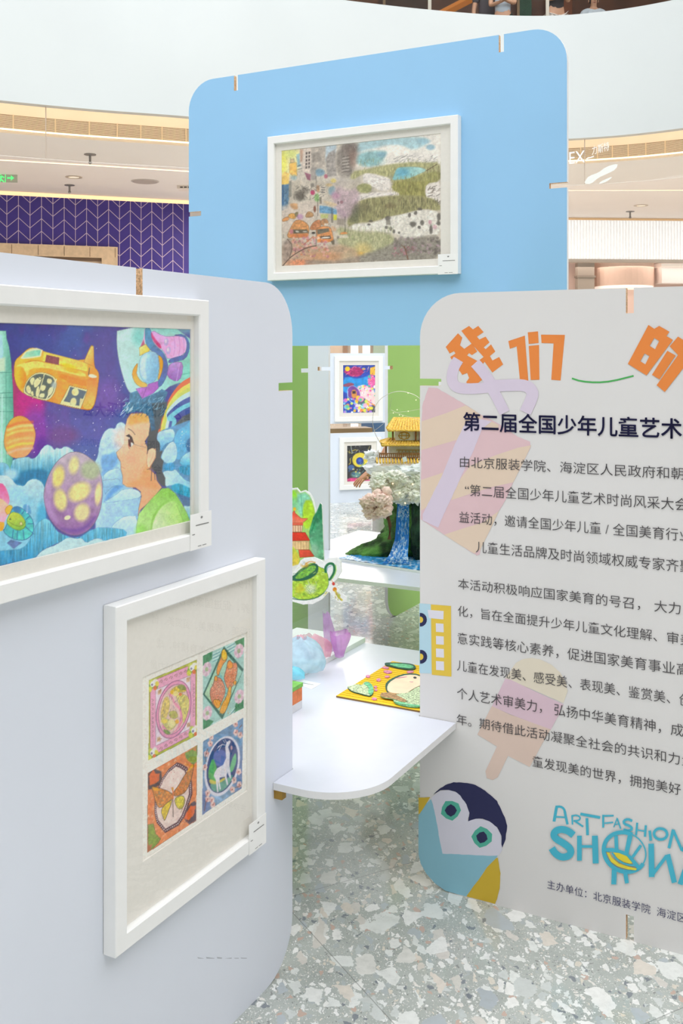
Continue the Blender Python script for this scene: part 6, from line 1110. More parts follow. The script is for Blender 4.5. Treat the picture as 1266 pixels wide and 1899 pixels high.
# ================================================================ PRINT ON THE TEXT BOARD
PW_ = .0006
def G_(*v): return Q((0, 0), 1, *v)
M_or = mat('orange_print', '#ee8b3f', .5); M_gr = mat('green_print', '#4fb35c', .5); M_navy = mat('navy_print', '#2b2a5c', .5); M_txt = mat('charcoal_print', '#4a4648', .5)
M_pinkp = mat('pale_pink_print', '#e3c2c6', .5); M_peach = mat('pale_peach_print', '#e6d0ba', .5); M_lil = mat('pale_lilac_print', '#dccfe0', .5); M_cream = mat('pale_cream_print', '#e6dcc8', .5); M_pnk2 = mat('pale_rose_print', '#dfc3cf', .5); M_pch2 = mat('pale_apricot_print', '#e0c8ba', .5)
M_yel = mat('yellow_print', '#e9c744', .5); M_lbl = mat('light_blue_print', '#b9dbe8', .5); M_offw = mat('off_white_print', '#e4e2ec', .5)
M_pen_y = mat('mustard_print', '#d6b533', .5); M_pen_b = mat('penguin_blue_print', '#8ec4d6', .5); M_pen_w = mat('penguin_white_print', '#dcdbe8', .5); M_teal = mat('teal_print', '#4fb39c', .5); M_dnavy = mat('dark_navy_print', '#1d2050', .5)
M_cyan = mat('cyan_print', '#45b9d2', .5); M_lyel = mat('lemon_print', '#ead83a', .5)
rngp = random.Random(3)
def ragged(pts, amp=.6, step=5.):
    out = []
    for (a, b), (c, d) in zip(pts, pts[1:] + pts[:1]):
        n = max(1, int(math.hypot(c - a, d - b) / step))
        for i in range(n):
            t = i / n; out.append((a + (c - a) * t + (rngp.uniform(-amp, amp) if i else 0), b + (d - b) * t + (rngp.uniform(-amp, amp) if i else 0)))
    return out
def printed(name, layers, parent=None, base=0):
    """one printed motif: layers of (material, list of pixel polygons) on the grey board"""
    bm = bmesh.new(); mats = []
    for k, (m, polys) in enumerate(layers):
        if m not in mats: mats.append(m)
        mi = mats.index(m)
        for poly in polys:
            f = bm.faces.new([bm.verts.new(GP.px(x, y, PW_ + (k + base) * .00012)) for x, y in poly]); f.material_index = mi
    bm.normal_update(); bmesh.ops.triangulate(bm, faces=bm.faces[:], ngon_method='EAR_CLIP')
    me = bpy.data.meshes.new(name); bm.to_mesh(me); bm.free()
    return link_mesh(name, me, mats, parent or text_board)
def stroke(pts, w, sm=1, w2=None):
    p = smooth_pts(pts, sm, False) if sm else np.array(pts, float); L, Rr = [], []
    for i in range(len(p)):
        d = p[min(i + 1, len(p) - 1)] - p[max(i - 1, 0)]; d = d / (np.hypot(*d) + 1e-9); n = np.array([-d[1], d[0]])
        ww = w if w2 is None else w + (w2 - w) * i / (len(p) - 1); L.append(tuple(p[i] + n * ww / 2)); Rr.append(tuple(p[i] - n * ww / 2))
    return L + Rr[::-1]
a, k = (770, 530), 2.552
t_, tk = (810, 590), 2.776
# gift box (left edge trimmed at the board's edge)
EDGE = 782
g, gk = (770, 640), 4.521
def cl(pts): return [(max(x, EDGE - .2 - (y - 640) * .0055), y) for x, y in pts]
def Qg(*v): return cl(Q(g, gk, *v))
BOX = Qg(110, 355, 180, 360, 300, 430, 420, 500, 560, 590, 700, 660, 860, 770, 960, 810, 965, 860, 900, 990, 820, 1150, 760, 1290, 700, 1390, 640, 1520, 560, 1680, 530, 1760, 490, 1750, 380, 1680, 240, 1590, 120, 1510, 40, 1460, 40, 700, 60, 500)
printed('gift_graphic', [(M_pinkp, [ragged(BOX, .5)]),
    (M_peach, [Qg(40, 640, 260, 570, 420, 505, 500, 550, 560, 600, 540, 690, 470, 750, 330, 800, 40, 880), Qg(590, 620, 700, 670, 690, 700, 580, 690), Qg(970, 840, 900, 990, 820, 1150, 640, 1190, 480, 1240, 300, 1300, 330, 1180, 460, 1010, 680, 920, 860, 860), Qg(40, 1130, 230, 1070, 190, 1180, 90, 1360, 40, 1390), Qg(700, 1390, 640, 1520, 560, 1680, 530, 1750, 490, 1745, 380, 1680, 240, 1590, 420, 1530, 560, 1490)]),
    (M_pinkp, [Qg(500, 1740, 545, 1715, 540, 1755, 510, 1765)]),
    (M_lil, [ragged(Qg(500, 610, 640, 640, 560, 700, 480, 900, 420, 1020, 350, 1180, 260, 1370, 190, 1530, 60, 1470, 60, 1420, 130, 1280, 230, 1080, 330, 830, 420, 650), .4),
             ])] + [(M_lil, [stroke(Q(g, gk, *v), w, 2)]) for v, w in (((650, 350, 480, 368, 340, 360, 300, 290, 318, 190, 360, 120), 20), ((500, 150, 580, 240, 650, 345), 20), ((620, 345, 780, 335, 930, 335, 985, 390, 975, 450, 920, 565), 22), ((640, 360, 700, 470, 748, 568), 20))])
printed('popsicle_graphic', [(M_cream, [Q((880, 1190), 6.33, *v) for v in [(360, 430, 480, 250, 560, 205, 660, 190, 760, 205, 900, 270, 1000, 360, 1070, 480, 1090, 580, 1040, 720, 700, 570, 420, 460)]]),
    (M_pnk2, [Q((880, 1190), 6.33, 360, 430, 420, 445, 700, 580, 1040, 735, 980, 870, 890, 1040, 600, 930, 200, 760)]),
    (M_pch2, [Q((880, 1190), 6.33, 200, 755, 400, 850, 890, 1030, 790, 1200, 700, 1370, 645, 1470, 390, 1340, 270, 1590, 210, 1625, 140, 1600, 125, 1520, 260, 1230, 30, 1090)])])
b_, bk = (770, 1100), 11.17
def Qb(*v): return [(max(x, 777.2), y) for x, y in Q(b_, bk, *v)]
def sq(x0, y0, x1, y1): return Qb(x0, y0, x1, y0 + 12, x1 + 5, y1 + 12, x0 + 3, y1)
def scallop(cx, cy, r, rx=.92): return [(max(777.2, cx + r * rx * math.cos(j * math.pi / 24) * (1 + .03 * math.cos(j * 3))), cy + r * math.sin(j * math.pi / 24) * (1 + .03 * math.cos(j * 3))) for j in range(-13, 14)]
printed('bus_graphic', [(M_lbl, [Qb(80, 210, 320, 230, 335, 1665, 80, 1655)]), (M_yel, [Qb(320, 235, 735, 265, 745, 1730, 340, 1690)]),
    (M_offw, [Qb(250, 345, 585, 370, 580, 545, 280, 515), sq(422, 622, 582, 800), sq(425, 885, 585, 1058), sq(425, 1145, 588, 1325), sq(425, 1405, 590, 1590)]),
    (M_dnavy, [scallop(779.6, 1149.3, 12.6), scallop(780, 1218, 12.8)]), (M_yel, [scallop(779, 1149.3, 5.8), scallop(779.3, 1218, 6)])])
e_, ek = (765, 1430), 6.33
def Qe(*v): return [(max(x, 775.6), y) for x, y in Q(e_, ek, *v)]
def blob8(cx, cy, r, n=9, ph=0): return [(e_[0] + (cx + r * (1 + .06 * (-1) ** j) * math.cos(ph + j * 2 * math.pi / n)) / ek, e_[1] + (cy + r * 1.03 * (1 + .06 * (-1) ** j) * math.sin(ph + j * 2 * math.pi / n)) / ek) for j in range(n)]
# bottom-left corner of the board follows its rounding
cor = [(775.8, 1512), (775.6, 1560), (775.8, 1585), (780, 1602), (790, 1620), (806, 1638), (826, 1652.2)]
printed('bird_graphic', [
    (M_pen_b, [[(775.8, 1512)] + Q(e_, ek, 90, 480, 150, 390, 215, 330, 240, 400, 1000, 990, 960, 1050, 870, 1130, 770, 1280, 680, 1400, 630, 1470, 600, 1465) + [(826, 1652.2), (806, 1638), (790, 1620), (780, 1602), (775.8, 1585), (775.6, 1560)]]),
    (M_pen_w, [ragged(Q(e_, ek, 220, 310, 250, 290, 320, 235, 430, 220, 520, 250, 580, 310, 640, 410, 665, 490, 640, 580, 760, 555, 880, 580, 970, 640, 1030, 740, 1045, 850, 1050, 930, 1010, 990, 880, 995, 700, 985, 500, 975, 350, 970, 320, 830, 285, 620), .4, 6)]),
    (M_dnavy, [ragged(Q(e_, ek, 240, 280, 300, 220, 380, 165, 480, 130, 640, 140, 740, 165, 850, 230, 990, 350, 1080, 540, 1108, 640, 1090, 800, 1050, 900, 1040, 860, 1040, 760, 990, 660, 900, 590, 820, 560, 740, 560, 650, 590, 665, 490, 630, 390, 560, 290, 500, 240, 420, 222, 325, 225), .5, 5)]),
    (M_teal, [blob8(445, 460, 114), blob8(812, 775, 118, 9, .4)]), (M_dnavy, [blob8(447, 462, 68, 8), blob8(812, 778, 66, 8, .3)]),
    (M_pen_y, [ragged(Q(e_, ek, 980, 1020, 1000, 1020, 1030, 1200, 1020, 1380, 990, 1500, 965, 1560, 630, 1470, 680, 1400, 770, 1280, 870, 1130), .4), [(775.8, 1479)] + Q(e_, ek, 140, 310, 205, 305, 130, 430, 85, 495) + [(775.8, 1511)]])])
# orange headline characters
W1 = lambda *v: Q(t_, tk, *v)
printed('headline_graphic', [(M_or, [
    W1(125, 65, 165, 40, 185, 58, 212, 40, 240, 72, 205, 95, 218, 110, 250, 95, 270, 125, 240, 150, 250, 160, 278, 135, 300, 172, 272, 195, 285, 218, 320, 200, 340, 238, 285, 280, 245, 225, 232, 240, 215, 218, 240, 200, 175, 128),
    W1(45, 148, 108, 78, 130, 100, 118, 140, 140, 158, 180, 130, 207, 172, 180, 190, 165, 180, 155, 192, 215, 225, 190, 250, 232, 318, 178, 360, 150, 330, 165, 308, 155, 282, 130, 292, 105, 255, 130, 238, 120, 225, 90, 235, 68, 200, 95, 182, 88, 170, 65, 182),
    W1(367, 118, 452, 90, 470, 325, 428, 332, 410, 145, 375, 158), W1(467, 73, 520, 68, 523, 128, 472, 133), W1(472, 143, 525, 138, 527, 317, 482, 318),
    W1(535, 85, 658, 86, 636, 321, 588, 317, 600, 130, 538, 128)])])
# 的, drawn as outlined block with two holes (cells built as strips so that the holes stay open)
printed('headline_graphic', [(M_or, [
    W1(1088, 35, 1118, 55, 1143, 40, 1196, 70, 1180, 92, 1214, 112, 1078, 295, 982, 235, 1046, 222, 1072, 238, 1093, 195, 1068, 182, 1046, 222, 982, 235, 1088, 35, 1118, 102, 1094, 143, 1122, 160, 1143, 118, 1118, 102),
    W1(1240, 95, 1320, 145, 1330, 160, 1300, 215, 1172, 380, 1130, 345, 1240, 190, 1197, 145), W1(1185, 168, 1228, 192, 1145, 315, 1106, 292)])], base=9)
printed('underline_graphic', [(M_gr, [stroke(W1(694, 310, 740, 325, 820, 332, 900, 325, 1012, 297), 3.2)])])

# text set in a sans face
def text_mesh(s, size=1.0, bold=0.0):
    cu = bpy.data.curves.new('t', 'FONT'); cu.body = s; cu.size = size; cu.offset = bold; cu.resolution_u = 4; cu.fill_mode = 'FRONT'
    ob = bpy.data.objects.new('t', cu); C.objects.link(ob); bpy.context.view_layer.update()
    me = bpy.data.meshes.new_from_object(ob.evaluated_get(bpy.context.evaluated_depsgraph_get())); bpy.data.objects.remove(ob); bpy.data.curves.remove(cu); return me
def text_line(name, s, vis, x0, x1, yb0, h_px, m, bold=0., parent=None, x_first=None):
    """s: whole line; vis: its part whose left/right extremes in the photograph are columns x0..x1; yb0: baseline row at x0; h_px: character height there"""
    mv = text_mesh(vis, 1, 0 if bold > 0 else bold); co = np.array([v.co for v in mv.vertices]); a0, a1 = co[:, 0].min(), co[:, 0].max(); hh = co[:, 1].max() - co[:, 1].min(); ymin = co[:, 1].min(); bpy.data.meshes.remove(mv)
    P = GP.off(PW_ + .0018); ua, za = P.at(x0, yb0); ub = P.at(x1, yb0)[0]; zt = P.at(x0, yb0 - h_px)[1]; sx = (ub - ua) / (a1 - a0); sz = (zt - za) / hh
    me = text_mesh(s, 1, 0 if bold > 0 else bold); bm = bmesh.new(); bm.from_mesh(me)
    if bold > 0:                                                  # heavier weight: shifted copies of the strokes
        src = bm.copy(); tmp = bpy.data.meshes.new('tmp'); src.to_mesh(tmp); src.free()
        for dx, dy in ((bold, 0), (-bold, 0), (0, bold), (0, -bold), (bold * .7, bold * .7), (-bold * .7, -bold * .7), (bold * .7, -bold * .7), (-bold * .7, bold * .7)):
            n0 = len(bm.verts); bm.from_mesh(tmp); bm.verts.ensure_lookup_table()
            for v in bm.verts[n0:]: v.co.x += dx; v.co.y += dy
        bm.to_mesh(me); bpy.data.meshes.remove(tmp)
    bm.free(); co = np.array([v.co for v in me.vertices])
    me.vertices.foreach_set('co', np.array([GP.P(ua + (x - a0) * sx, za + (y - ymin) * sz, PW_ + .0018) for x, y, _ in co]).ravel()); me.update()
    return link_mesh(name, me, m, parent or text_board)
def tl(crop, sc, x, y): return (crop[0] + x / sc, crop[1] + y / sc)
LINES = [('由北京服装学院、海淀区人民政府和朝阳区人民政府主办的', '由北京服装学院、海淀区人民政府和', 852.5, 1240, 866.5, 20.5),
 ('“第二届全国少年儿童艺术时尚风采大会”公', '第二届全国少年儿童艺术时尚风采大会', 862, 1264, 919, 21.5),
 ('益活动，邀请全国少年儿童 / 全国美育行业', '益活动，邀请全国少年儿童 / 全国美育行', 851, 1257, 969.5, 21.5),
 ('儿童生活品牌及时尚领域权威专家齐聚', '儿童生活品牌及时尚领域权威专家齐', 882, 1258, 1024.5, 21.5),
 ('本活动积极响应国家美育的号召， 大力', '本活动积极响应国家美育的号召， 大力', 849, 1261.5, 1092.5, 20.5),
 ('化，旨在全面提升少年儿童文化理解、审美', '化，旨在全面提升少年儿童文化理解、审', 848.5, 1257.5, 1143, 20.5),
 ('意实践等核心素养，促进国家美育事业高', '意实践等核心素养，促进国家美育事业', 848, 1251, 1194, 21.5),
 ('儿童在发现美、感受美、表现美、鉴赏美、创', '儿童在发现美、感受美、表现美、鉴赏美', 847, 1233, 1243.5, 20.5),
 ('个人艺术审美力， 弘扬中华美育精神，成', '个人艺术审美力， 弘扬中华美育精神', 847, 1215, 1296, 21.5),
 ('年。期待借此活动凝聚全社会的共识和力量', '年。期待借此活动凝聚全社会的共识和力', 846.5, 1260, 1343.5, 20),
 ('童发现美的世界，拥抱美好', '童发现美的世界，拥抱美好', 987, 1262, 1422, 21)]
for s, v, x0, x1, yb, h in LINES: text_line('body_text', s, v, x0, x1, yb, h, M_txt, -.004)
text_line('title_text', '第二届全国少年儿童艺术时尚风采大会', '第二届全国少年儿童艺术', 859, 1263.5, 798.5, 34, M_navy, .016)
text_line('organiser_text', '主办单位：北京服装学院  海淀区', '主办单位：北京服装学院  海淀', 1014.5, 1253, 1647.5, 16.5, M_navy, -.006)
# hand lettered show logo
l_, lk = (1000, 1470), 4.76
Ql = lambda *v: Q(l_, lk, *v)
def S_(w, *v, sm=1, w2=None): return stroke(Ql(*v), w / lk, sm, w2 / lk if w2 else None)
def ringp(cx, cy, rx, ry, w, rot, a0=0, a1=360, n=44):
    o, i = [], []
    for j in range(n + 1):
        a_ = math.radians(a0 + (a1 - a0) * j / n); c_, s_ = math.cos(math.radians(rot)), math.sin(math.radians(rot))
        for R, L in ((1, o), (0, i)):
            x, y = (rx + (w / 2 if R else -w / 2)) * math.cos(a_), (ry + (w / 2 if R else -w / 2)) * math.sin(a_); L.append((l_[0] + (cx + x * c_ - y * s_) / lk, l_[1] + (cy + x * s_ + y * c_) / lk))
    return o + i[::-1]
LOGO = [S_(26, 128, 255, 150, 130, sm=0), S_(20, 140, 125, 185, 122, 215, 140, 228, 180), S_(22, 222, 165, 247, 280, sm=0), S_(14, 140, 213, 235, 218, sm=0),
 S_(14, 287, 198, 291, 282, sm=0), S_(14, 285, 205, 330, 198, 362, 218, 350, 245, 300, 250), S_(16, 305, 245, 385, 300, sm=0), S_(24, 360, 188, 535, 220, sm=0), S_(24, 418, 225, 424, 375, sm=0),
 S_(18, 562, 195, 562, 308, sm=0), S_(15, 560, 205, 655, 203, sm=0), S_(13, 575, 270, 650, 262, sm=0), S_(10, 655, 305, 686, 222, sm=0), S_(13, 684, 225, 716, 318, sm=0), S_(10, 660, 282, 705, 275, sm=0),
 S_(22, 818, 250, 780, 232, 742, 248, 745, 275, 800, 295, 820, 320, 790, 338, 740, 325), S_(18, 862, 265, 852, 375, sm=0), S_(20, 938, 288, 930, 390, sm=0), S_(12, 858, 328, 935, 342, sm=0), S_(24, 972, 335, 982, 424, sm=0),
 ringp(1068, 365, 58, 48, 24, 8), S_(26, 1142, 490, 1180, 325, sm=0), S_(24, 1180, 330, 1256, 510, sm=0), S_(26, 1262, 520, 1330, 340, sm=0),
 S_(62, 300, 375, 250, 335, 180, 320, 125, 350, 130, 400, 220, 450, 280, 500, 270, 555, 200, 575, 140, 540, 108, 490, sm=2), S_(42, 352, 380, 352, 600, sm=0), S_(52, 488, 380, 496, 625, sm=0), S_(24, 360, 475, 490, 475, sm=0),
 ringp(752, 525, 192, 168, 36, 32, 0, 262), ringp(752, 525, 192, 168, 12, 32, 262, 360), S_(32, 675, 380, 680, 500, sm=0), S_(44, 800, 380, 765, 545, sm=0, w2=36), S_(26, 895, 465, 820, 570, sm=0), S_(34, 580, 505, 660, 505, 770, 545, 860, 640, 880, 680), S_(14, 640, 530, 680, 590, 760, 635, 860, 645),
 S_(44, 660, 680, 655, 810, sm=0), S_(36, 755, 700, 772, 800, sm=0), S_(50, 985, 450, 990, 745, sm=0), S_(30, 1000, 720, 1120, 560, sm=0), S_(46, 1130, 545, 1190, 795, sm=0), S_(46, 1240, 810, 1330, 560, sm=0)]
logo_l = [(M_cyan, [q]) for q in LOGO]
logo_l += [(M_lyel, [Ql(650, 528, 700, 532, 770, 560, 820, 620, 800, 628, 740, 610, 690, 580), Ql(590, 525, 615, 530, 640, 575, 700, 625, 780, 652, 860, 670, 850, 685, 780, 678, 690, 650, 630, 610)])]
printed('logo_graphic', logo_l)

# white lettering on the right hand glass barrier
bt, bcv, bids = sign_bar
BA, BB = np.array(bcv[min(bids, key=lambda i: abs(CX + F * bcv[i][0] / bcv[i][1] - 1040))]), np.array(bcv[min(bids, key=lambda i: abs(CX + F * bcv[i][0] / bcv[i][1] - 1150))])
SG = Plane(BA, (BB - BA) / np.linalg.norm(BB - BA), .02)
def glass_text(s, x0, x1, yb, h, slope, m):
    me = text_mesh(s); co = np.array([v.co for v in me.vertices]); a0, a1, b0_, b1_ = co[:, 0].min(), co[:, 0].max(), co[:, 1].min(), co[:, 1].max()
    P_ = [SG.px(x0 + (x - a0) / (a1 - a0) * (x1 - x0), yb - (y - b0_) / (b1_ - b0_) * h - slope * (x - a0) / (a1 - a0) * (x1 - x0)) for x, y, _ in co]
    me.vertices.foreach_set('co', np.array(P_).ravel()); me.update(); return link_mesh('lettering', me, m, bt)
M_glw = mat('white_glass_lettering', '#fbf8f4', .5)
glass_text('REX', 1040, 1084, 306, 22, .12, M_glw); glass_text('力斯特', 1097, 1129, 288, 17, .28, M_glw)
pxpoly('lettering_dash', [[(1087, 293), (1101, 289), (1101, 291), (1087, 295)]], SG, 0, M_glw, bt)
pxpoly('painted_reflection', [smooth_pts([(1084, 336), (1092, 326), (1110, 320), (1122, 310), (1146, 302), (1142, 314), (1126, 322), (1108, 330), (1096, 341), (1084, 341)], 1).tolist(), smooth_pts([(1108, 341), (1120, 333), (1136, 327), (1130, 333), (1120, 339)], 1).tolist()], SG, .001, mat('pale_reflection_tint', '#eaf0ec', .5, alpha=.8), bt)  # pale shapes imitating the fascia's reflection in the glass
# faint scuff low on the blue-grey board
rs = random.Random(8)
pxpoly('scuff_mark', [[(x, 1776 + rs.uniform(-1.5, 1.5)), (x + w, 1776.5 + rs.uniform(-1, 1)), (x + w - 1, 1777.8), (x + 1, 1777.5)] for x, w in ((366, 12), (382, 16), (402, 10), (416, 14), (434, 9), (446, 12))], LPp, .0006, mat('grey_scuff', '#b4b8c0', .7), left_board)['kind'] = 'stuff'
# ================================================================ THINGS ON THE NEAR TABLE
def Qz(o, k, z, *v): return [Vector(atz(x, y, z)) for x, y in Q(o, k, *v)]
def slab(name, pts, z0, z1, m, parent=None, origin=None, m_side=None):
    """flat sheet: outline points (world), lifted to z0..z1"""
    bm = bmesh.new(); a = [bm.verts.new((p[0], p[1], z1)) for p in pts]; b = [bm.verts.new((p[0], p[1], z0)) for p in pts]; n = len(pts)
    f = bm.faces.new(a); g = bm.faces.new(b[::-1])
    for i in range(n): bm.faces.new((a[i], b[i], b[(i + 1) % n], a[(i + 1) % n])).material_index = 1
    bm.normal_update(); bmesh.ops.triangulate(bm, faces=[f, g], ngon_method='EAR_CLIP')
    return obj(name, bm, [m, m_side or m], parent, origin)
def painted(o, painter, m=None, seed=0):
    """colour a finished mesh with the painting tools, in the frame of the photograph's tracing"""
    me = o.data; off = wloc(o); co = np.empty(len(me.vertices) * 3); me.vertices.foreach_get('co', co); co = co.reshape(-1, 3) + np.array(off)
    px, py = project(co); p = Paint(px, py); painter(p); set_pigment(me, p.C); return o
c3 = (535, 1080); k3 = 4.87
# white foam board
e0 = np.array(atz(677, 1191, TZ)[:2]); wfo = .30; lfo = .56; ths = .018
pts = [e0, e0 - DL * lfo, e0 - DL * lfo - DR * wfo, e0 - DR * wfo]
o = slab('foam_board', pts, TZ + .0005, TZ + ths, mat('white_foam_board', '#f3f4f5', .7), None, (*e0, TZ)); tag(o, 'white foam board under the teapot cutout and the coloured gauze', 'board')
zf = TZ + ths + .0005
# upright cutouts: printed card with a white border, held by clear acrylic sheets
M_acr = thin_glass('clear_acrylic', (.97, .98, .98), 1.45, .015)
M_cut = mat('white_cut_edge', '#f1f2f0', .6)
def cutout(t, name, P, pts, painter, th=.005, step=1.):
    """upright card cut to an outline traced in pixels; painted front, white rim"""
    xs = [p[0] for p in pts]; ys = [p[1] for p in pts]
    pr = [P.at(*q) for q in pts]
    prism(name, pr, None, lambda a, b, w: P.P(a, b, w), -th, -.0004, [M_cut, M_cut, M_cut], t)
    gx = np.arange(min(xs), max(xs) + step, step); gy = np.arange(min(ys), max(ys) + step, step); inside = in_poly(pts); idx = {}; V = []; Fc = []
    def vid(i, j):
        if (i, j) not in idx: idx[(i, j)] = len(V); V.append(P.px(gx[i], gy[j], 0))
        return idx[(i, j)]
    for i in range(len(gx) - 1):
        for j in range(len(gy) - 1):
            if inside(gx[i] + step / 2, gy[j] + step / 2): Fc.append((vid(i, j), vid(i, j + 1), vid(i + 1, j + 1), vid(i + 1, j)))
    o = raw('printed_face', V, Fc, paint_mat('matt_print', .6), t); painted(o, painter); return o
c2 = (535, 890); k2 = 4.87
PG = Plane(((598 - CX) / F * 3.80, 3.80), DR)
def paint_pagoda(p):
    q = lambda *v: Q(c2, k2, *v)
    p.C = np.tile(col3('#f0f2ee'), (p.X.size, 1)); p.poly(q(-200, 90, 40, 90, 75, 85, 105, 120, 150, 106, 190, 140, 215, 190, 232, 260, 240, 300, 230, 760, -200, 760), '#a9d878', 1, 1, 0, tex=.15, ts=9)
    p.poly(q(-200, 95, 40, 95, 60, 100, 90, 170, 70, 230, -200, 240), '#9be03c', 1, 2, 1, tex=.15); p.poly(q(70, 130, 110, 125, 150, 112, 190, 150, 200, 180, 140, 190, 130, 340, 80, 300), '#8fd8b4', 1, 2.5, 1, tex=.15); p.poly(q(140, 190, 200, 180, 232, 260, 230, 320, 190, 440, 140, 440, 120, 330), '#b4e03a', 1, 1.6, 1, tex=.15); p.line(q(110, 120, 120, 260, 130, 330), .8, '#3f9a70', .8, 1); p.ell(545, 935, 7, 12, '#7fd0a4', .8, .9)
    p.poly(q(285, 205, 300, 225, 310, 480, 320, 720, 240, 720, 190, 560, 185, 470, 220, 340, 250, 290), '#2f8a5a', 1, .8, 0, col2='#8ac8a0', ax=((590, 960), (585, 1030)), tex=.3, ts=7); p.ell(590, 1000, 6, 20, '#5aa87a', .7, .9); p.ell(582, 1020, 7, 14, '#a8d8b8', .7, .9); p.line(q(285, 230, 210, 460), 2.2, '#2a7a50', .7)
    p.poly(q(50, 270, 60, 300, 110, 345, 175, 350, 130, 385, -200, 385, -200, 330, 20, 330), '#ee5a44', 1, .7, 0, col2='#f28a6a', ax=((545, 955), (545, 968)), line='#8a2a20', tex=.1); p.ell(546, 944, 2.6, 3.4, '#f0c02e', 1, .3)
    p.poly(q(-200, 385, 130, 385, 130, 410, -200, 412), '#e86a50', 1, .6); p.poly(q(-200, 412, 125, 410, 120, 470, -200, 472), '#f0d0a8', 1, .7, 0, line='#8a4a30')
    for x in (40, 60, 85, 105): p.line(q(x, 412, x + 2, 470), .9, '#a84a34', .9)
    p.poly(q(-200, 472, 150, 475, 192, 548, -200, 555), '#e2402c', 1, .7, 0, line='#7a2018', tex=.1); p.poly(q(-200, 555, 185, 550, 185, 630, -200, 632), '#e8c890', 1, .7, 0, line='#8a5a34', tex=.15)
    for x in (60, 85, 110, 135, 160): p.line(q(x, 560, x, 625), .6, '#b88a54', .8)
    p.poly(q(90, 632, 190, 632, 232, 690, 100, 702), '#ee5a40', 1, .7, 0, line='#8a2a20', tex=.1); p.poly(q(-200, 600, 30, 590, 80, 650, 100, 700, 90, 780, -200, 790), '#b8d040', 1, 1.4, 1, col2='#e8d050', ax=((540, 1015), (548, 1040)), tex=.15)
    p.mul(.06, 3, 61)
t = thing('pagoda_cutout', 'painted cutout of a red pagoda between green trees, standing behind the teapot cutout', 'cutout', PG.P(-.1, zf))
PGO = Q(c2, k2, -80, 75, 40, 75, 75, 70, 105, 106, 150, 92, 195, 122, 222, 170, 240, 240, 250, 285, 285, 206, 301, 225, 310, 480, 318, 720, 318, 860, -80, 860)
cutout(t, 'card', PG, PGO, paint_pagoda)
u0, u1 = PG.at(520, 1000)[0], PG.at(598.5, 1000)[0]; flatrect('acrylic_sheet', PG, u0, u1, zf, PG.at(560, 1000)[1], -.007, M_acr, t)
TP = Plane(((637 - CX) / F * 3.70, 3.70), DR)
def paint_teapot(p):
    q = lambda *v: Q(c2, k2, *v)
    p.C = np.tile(col3('#f3f5f2'), (p.X.size, 1)); B_ = q(-80, 860, 45, 880, 80, 830, 130, 790, 220, 740, 280, 790, 320, 800, 350, 840, 360, 900, 360, 960, 310, 1030, 250, 1070, 130, 1090, 40, 1060, -80, 1000); p.poly(B_, '#b4d848', 1, .7, 1, tex=.2, ts=4, line='#4a8a3a', lw=1)
    rng = random.Random(4)
    for i in range(70):
        x, y = rng.uniform(540, 606), rng.uniform(1062, 1108); pp = [(x + rng.uniform(0, 8) * j / 3, y + rng.uniform(-2, 2)) for j in range(4)]; p.line(pp, .7, rng.choice(['#5a8a2a', '#e8f0b0', '#8ab83a', '#e8c83a', '#3f7a3a', '#d8ecd0']), .7, 1)
    p.ell(576, 1092, 10, 9, '#dfe8d0', .7, .7); p.strokes(26, 568, 588, 1082, 1102, (4, 9), (0, 180), .7, ['#f4f8f0', '#6a9a5a', '#a8c8a8'], .8, 5); p.ell(556, 1092, 8, 7, '#e0c838', .5, .8)
    p.poly(q(-20, 900, 40, 870, 110, 810, 200, 760, 250, 755, 272, 790, 255, 850, 180, 900, 90, 915), '#2f6a50', 1, .7, 1, line='#1f4a3a'); p.poly(q(55, 880, 110, 830, 190, 775, 240, 770, 250, 800, 200, 850, 120, 890, 70, 895), '#7fbf4a', 1, .7, 1, tex=.25, ts=3); p.ell(565, 1048, 7, 5, '#d8a030', .7, .8); p.strokes(30, 548, 584, 1052, 1070, (3, 6), (0, 60), .6, ['#3f7a4a', '#c8dc7a', '#2f6a5a'], .8, 6); p.line(q(150, 760, 190, 735, 240, 745), 2, '#d89a3a', .8, 1); p.ell(562, 1044, 3.8, 4.4, '#e8ecea', 1, .2); p.line(q(120, 770, 140, 740, 150, 770), .6, '#8a9a96', .8)
    p.line(q(335, 830, 330, 790, 360, 755, 400, 755, 415, 790, 410, 840, 380, 890, 370, 900), 4.6, '#2f7a50', 1, 2); p.line(q(345, 820, 350, 790, 385, 775), 1.6, '#7aa8c0', .8, 1); p.line(q(-80, 1040, 60, 1080, 160, 1085, 250, 1065, 320, 1020), 2, '#2f6a4a', .8, 1); p.line(q(425, 770, 430, 830, 395, 890), 1.6, '#9ad84a', .8, 1)
    p.line(q(385, 900, 405, 935), 1, '#d8a050', .9); p.ell(618.3, 1082.5, 2.8, 3.2, '#d0483c', 1, .2); p.ell(620.5, 1093, 3.8, 4, '#e88a2c', 1, .2); p.line(q(420, 1000, 450, 1060, 480, 1085), 3.6, '#d8c84a', .9); p.strokes(16, 620, 632, 1098, 1112, (2, 4), (260, 340), .7, ['#8a9a3a', '#e8d870', '#a8783a'], .9, 7); p.ell(628, 1105, 3, 4, '#b8c050', .8, .5)
    p.mul(.05, 3, 62)
TPO = Q(c2, k2, -80, 820, 40, 830, 80, 780, 110, 725, 140, 705, 230, 698, 280, 720, 310, 740, 360, 708, 440, 700, 470, 740, 475, 830, 440, 890, 410, 920, 440, 980, 480, 1030, 525, 1060, 530, 1095, 480, 1112, 440, 1100, 390, 1040, 365, 1010, 300, 1080, 220, 1120, 130, 1125, 40, 1100, -80, 1050)
t = thing('teapot_cutout', 'painted cutout of a green teapot with a beaded tassel and white border', 'cutout', TP.P(-.1, zf))
cutout(t, 'card', TP, TPO, paint_teapot)
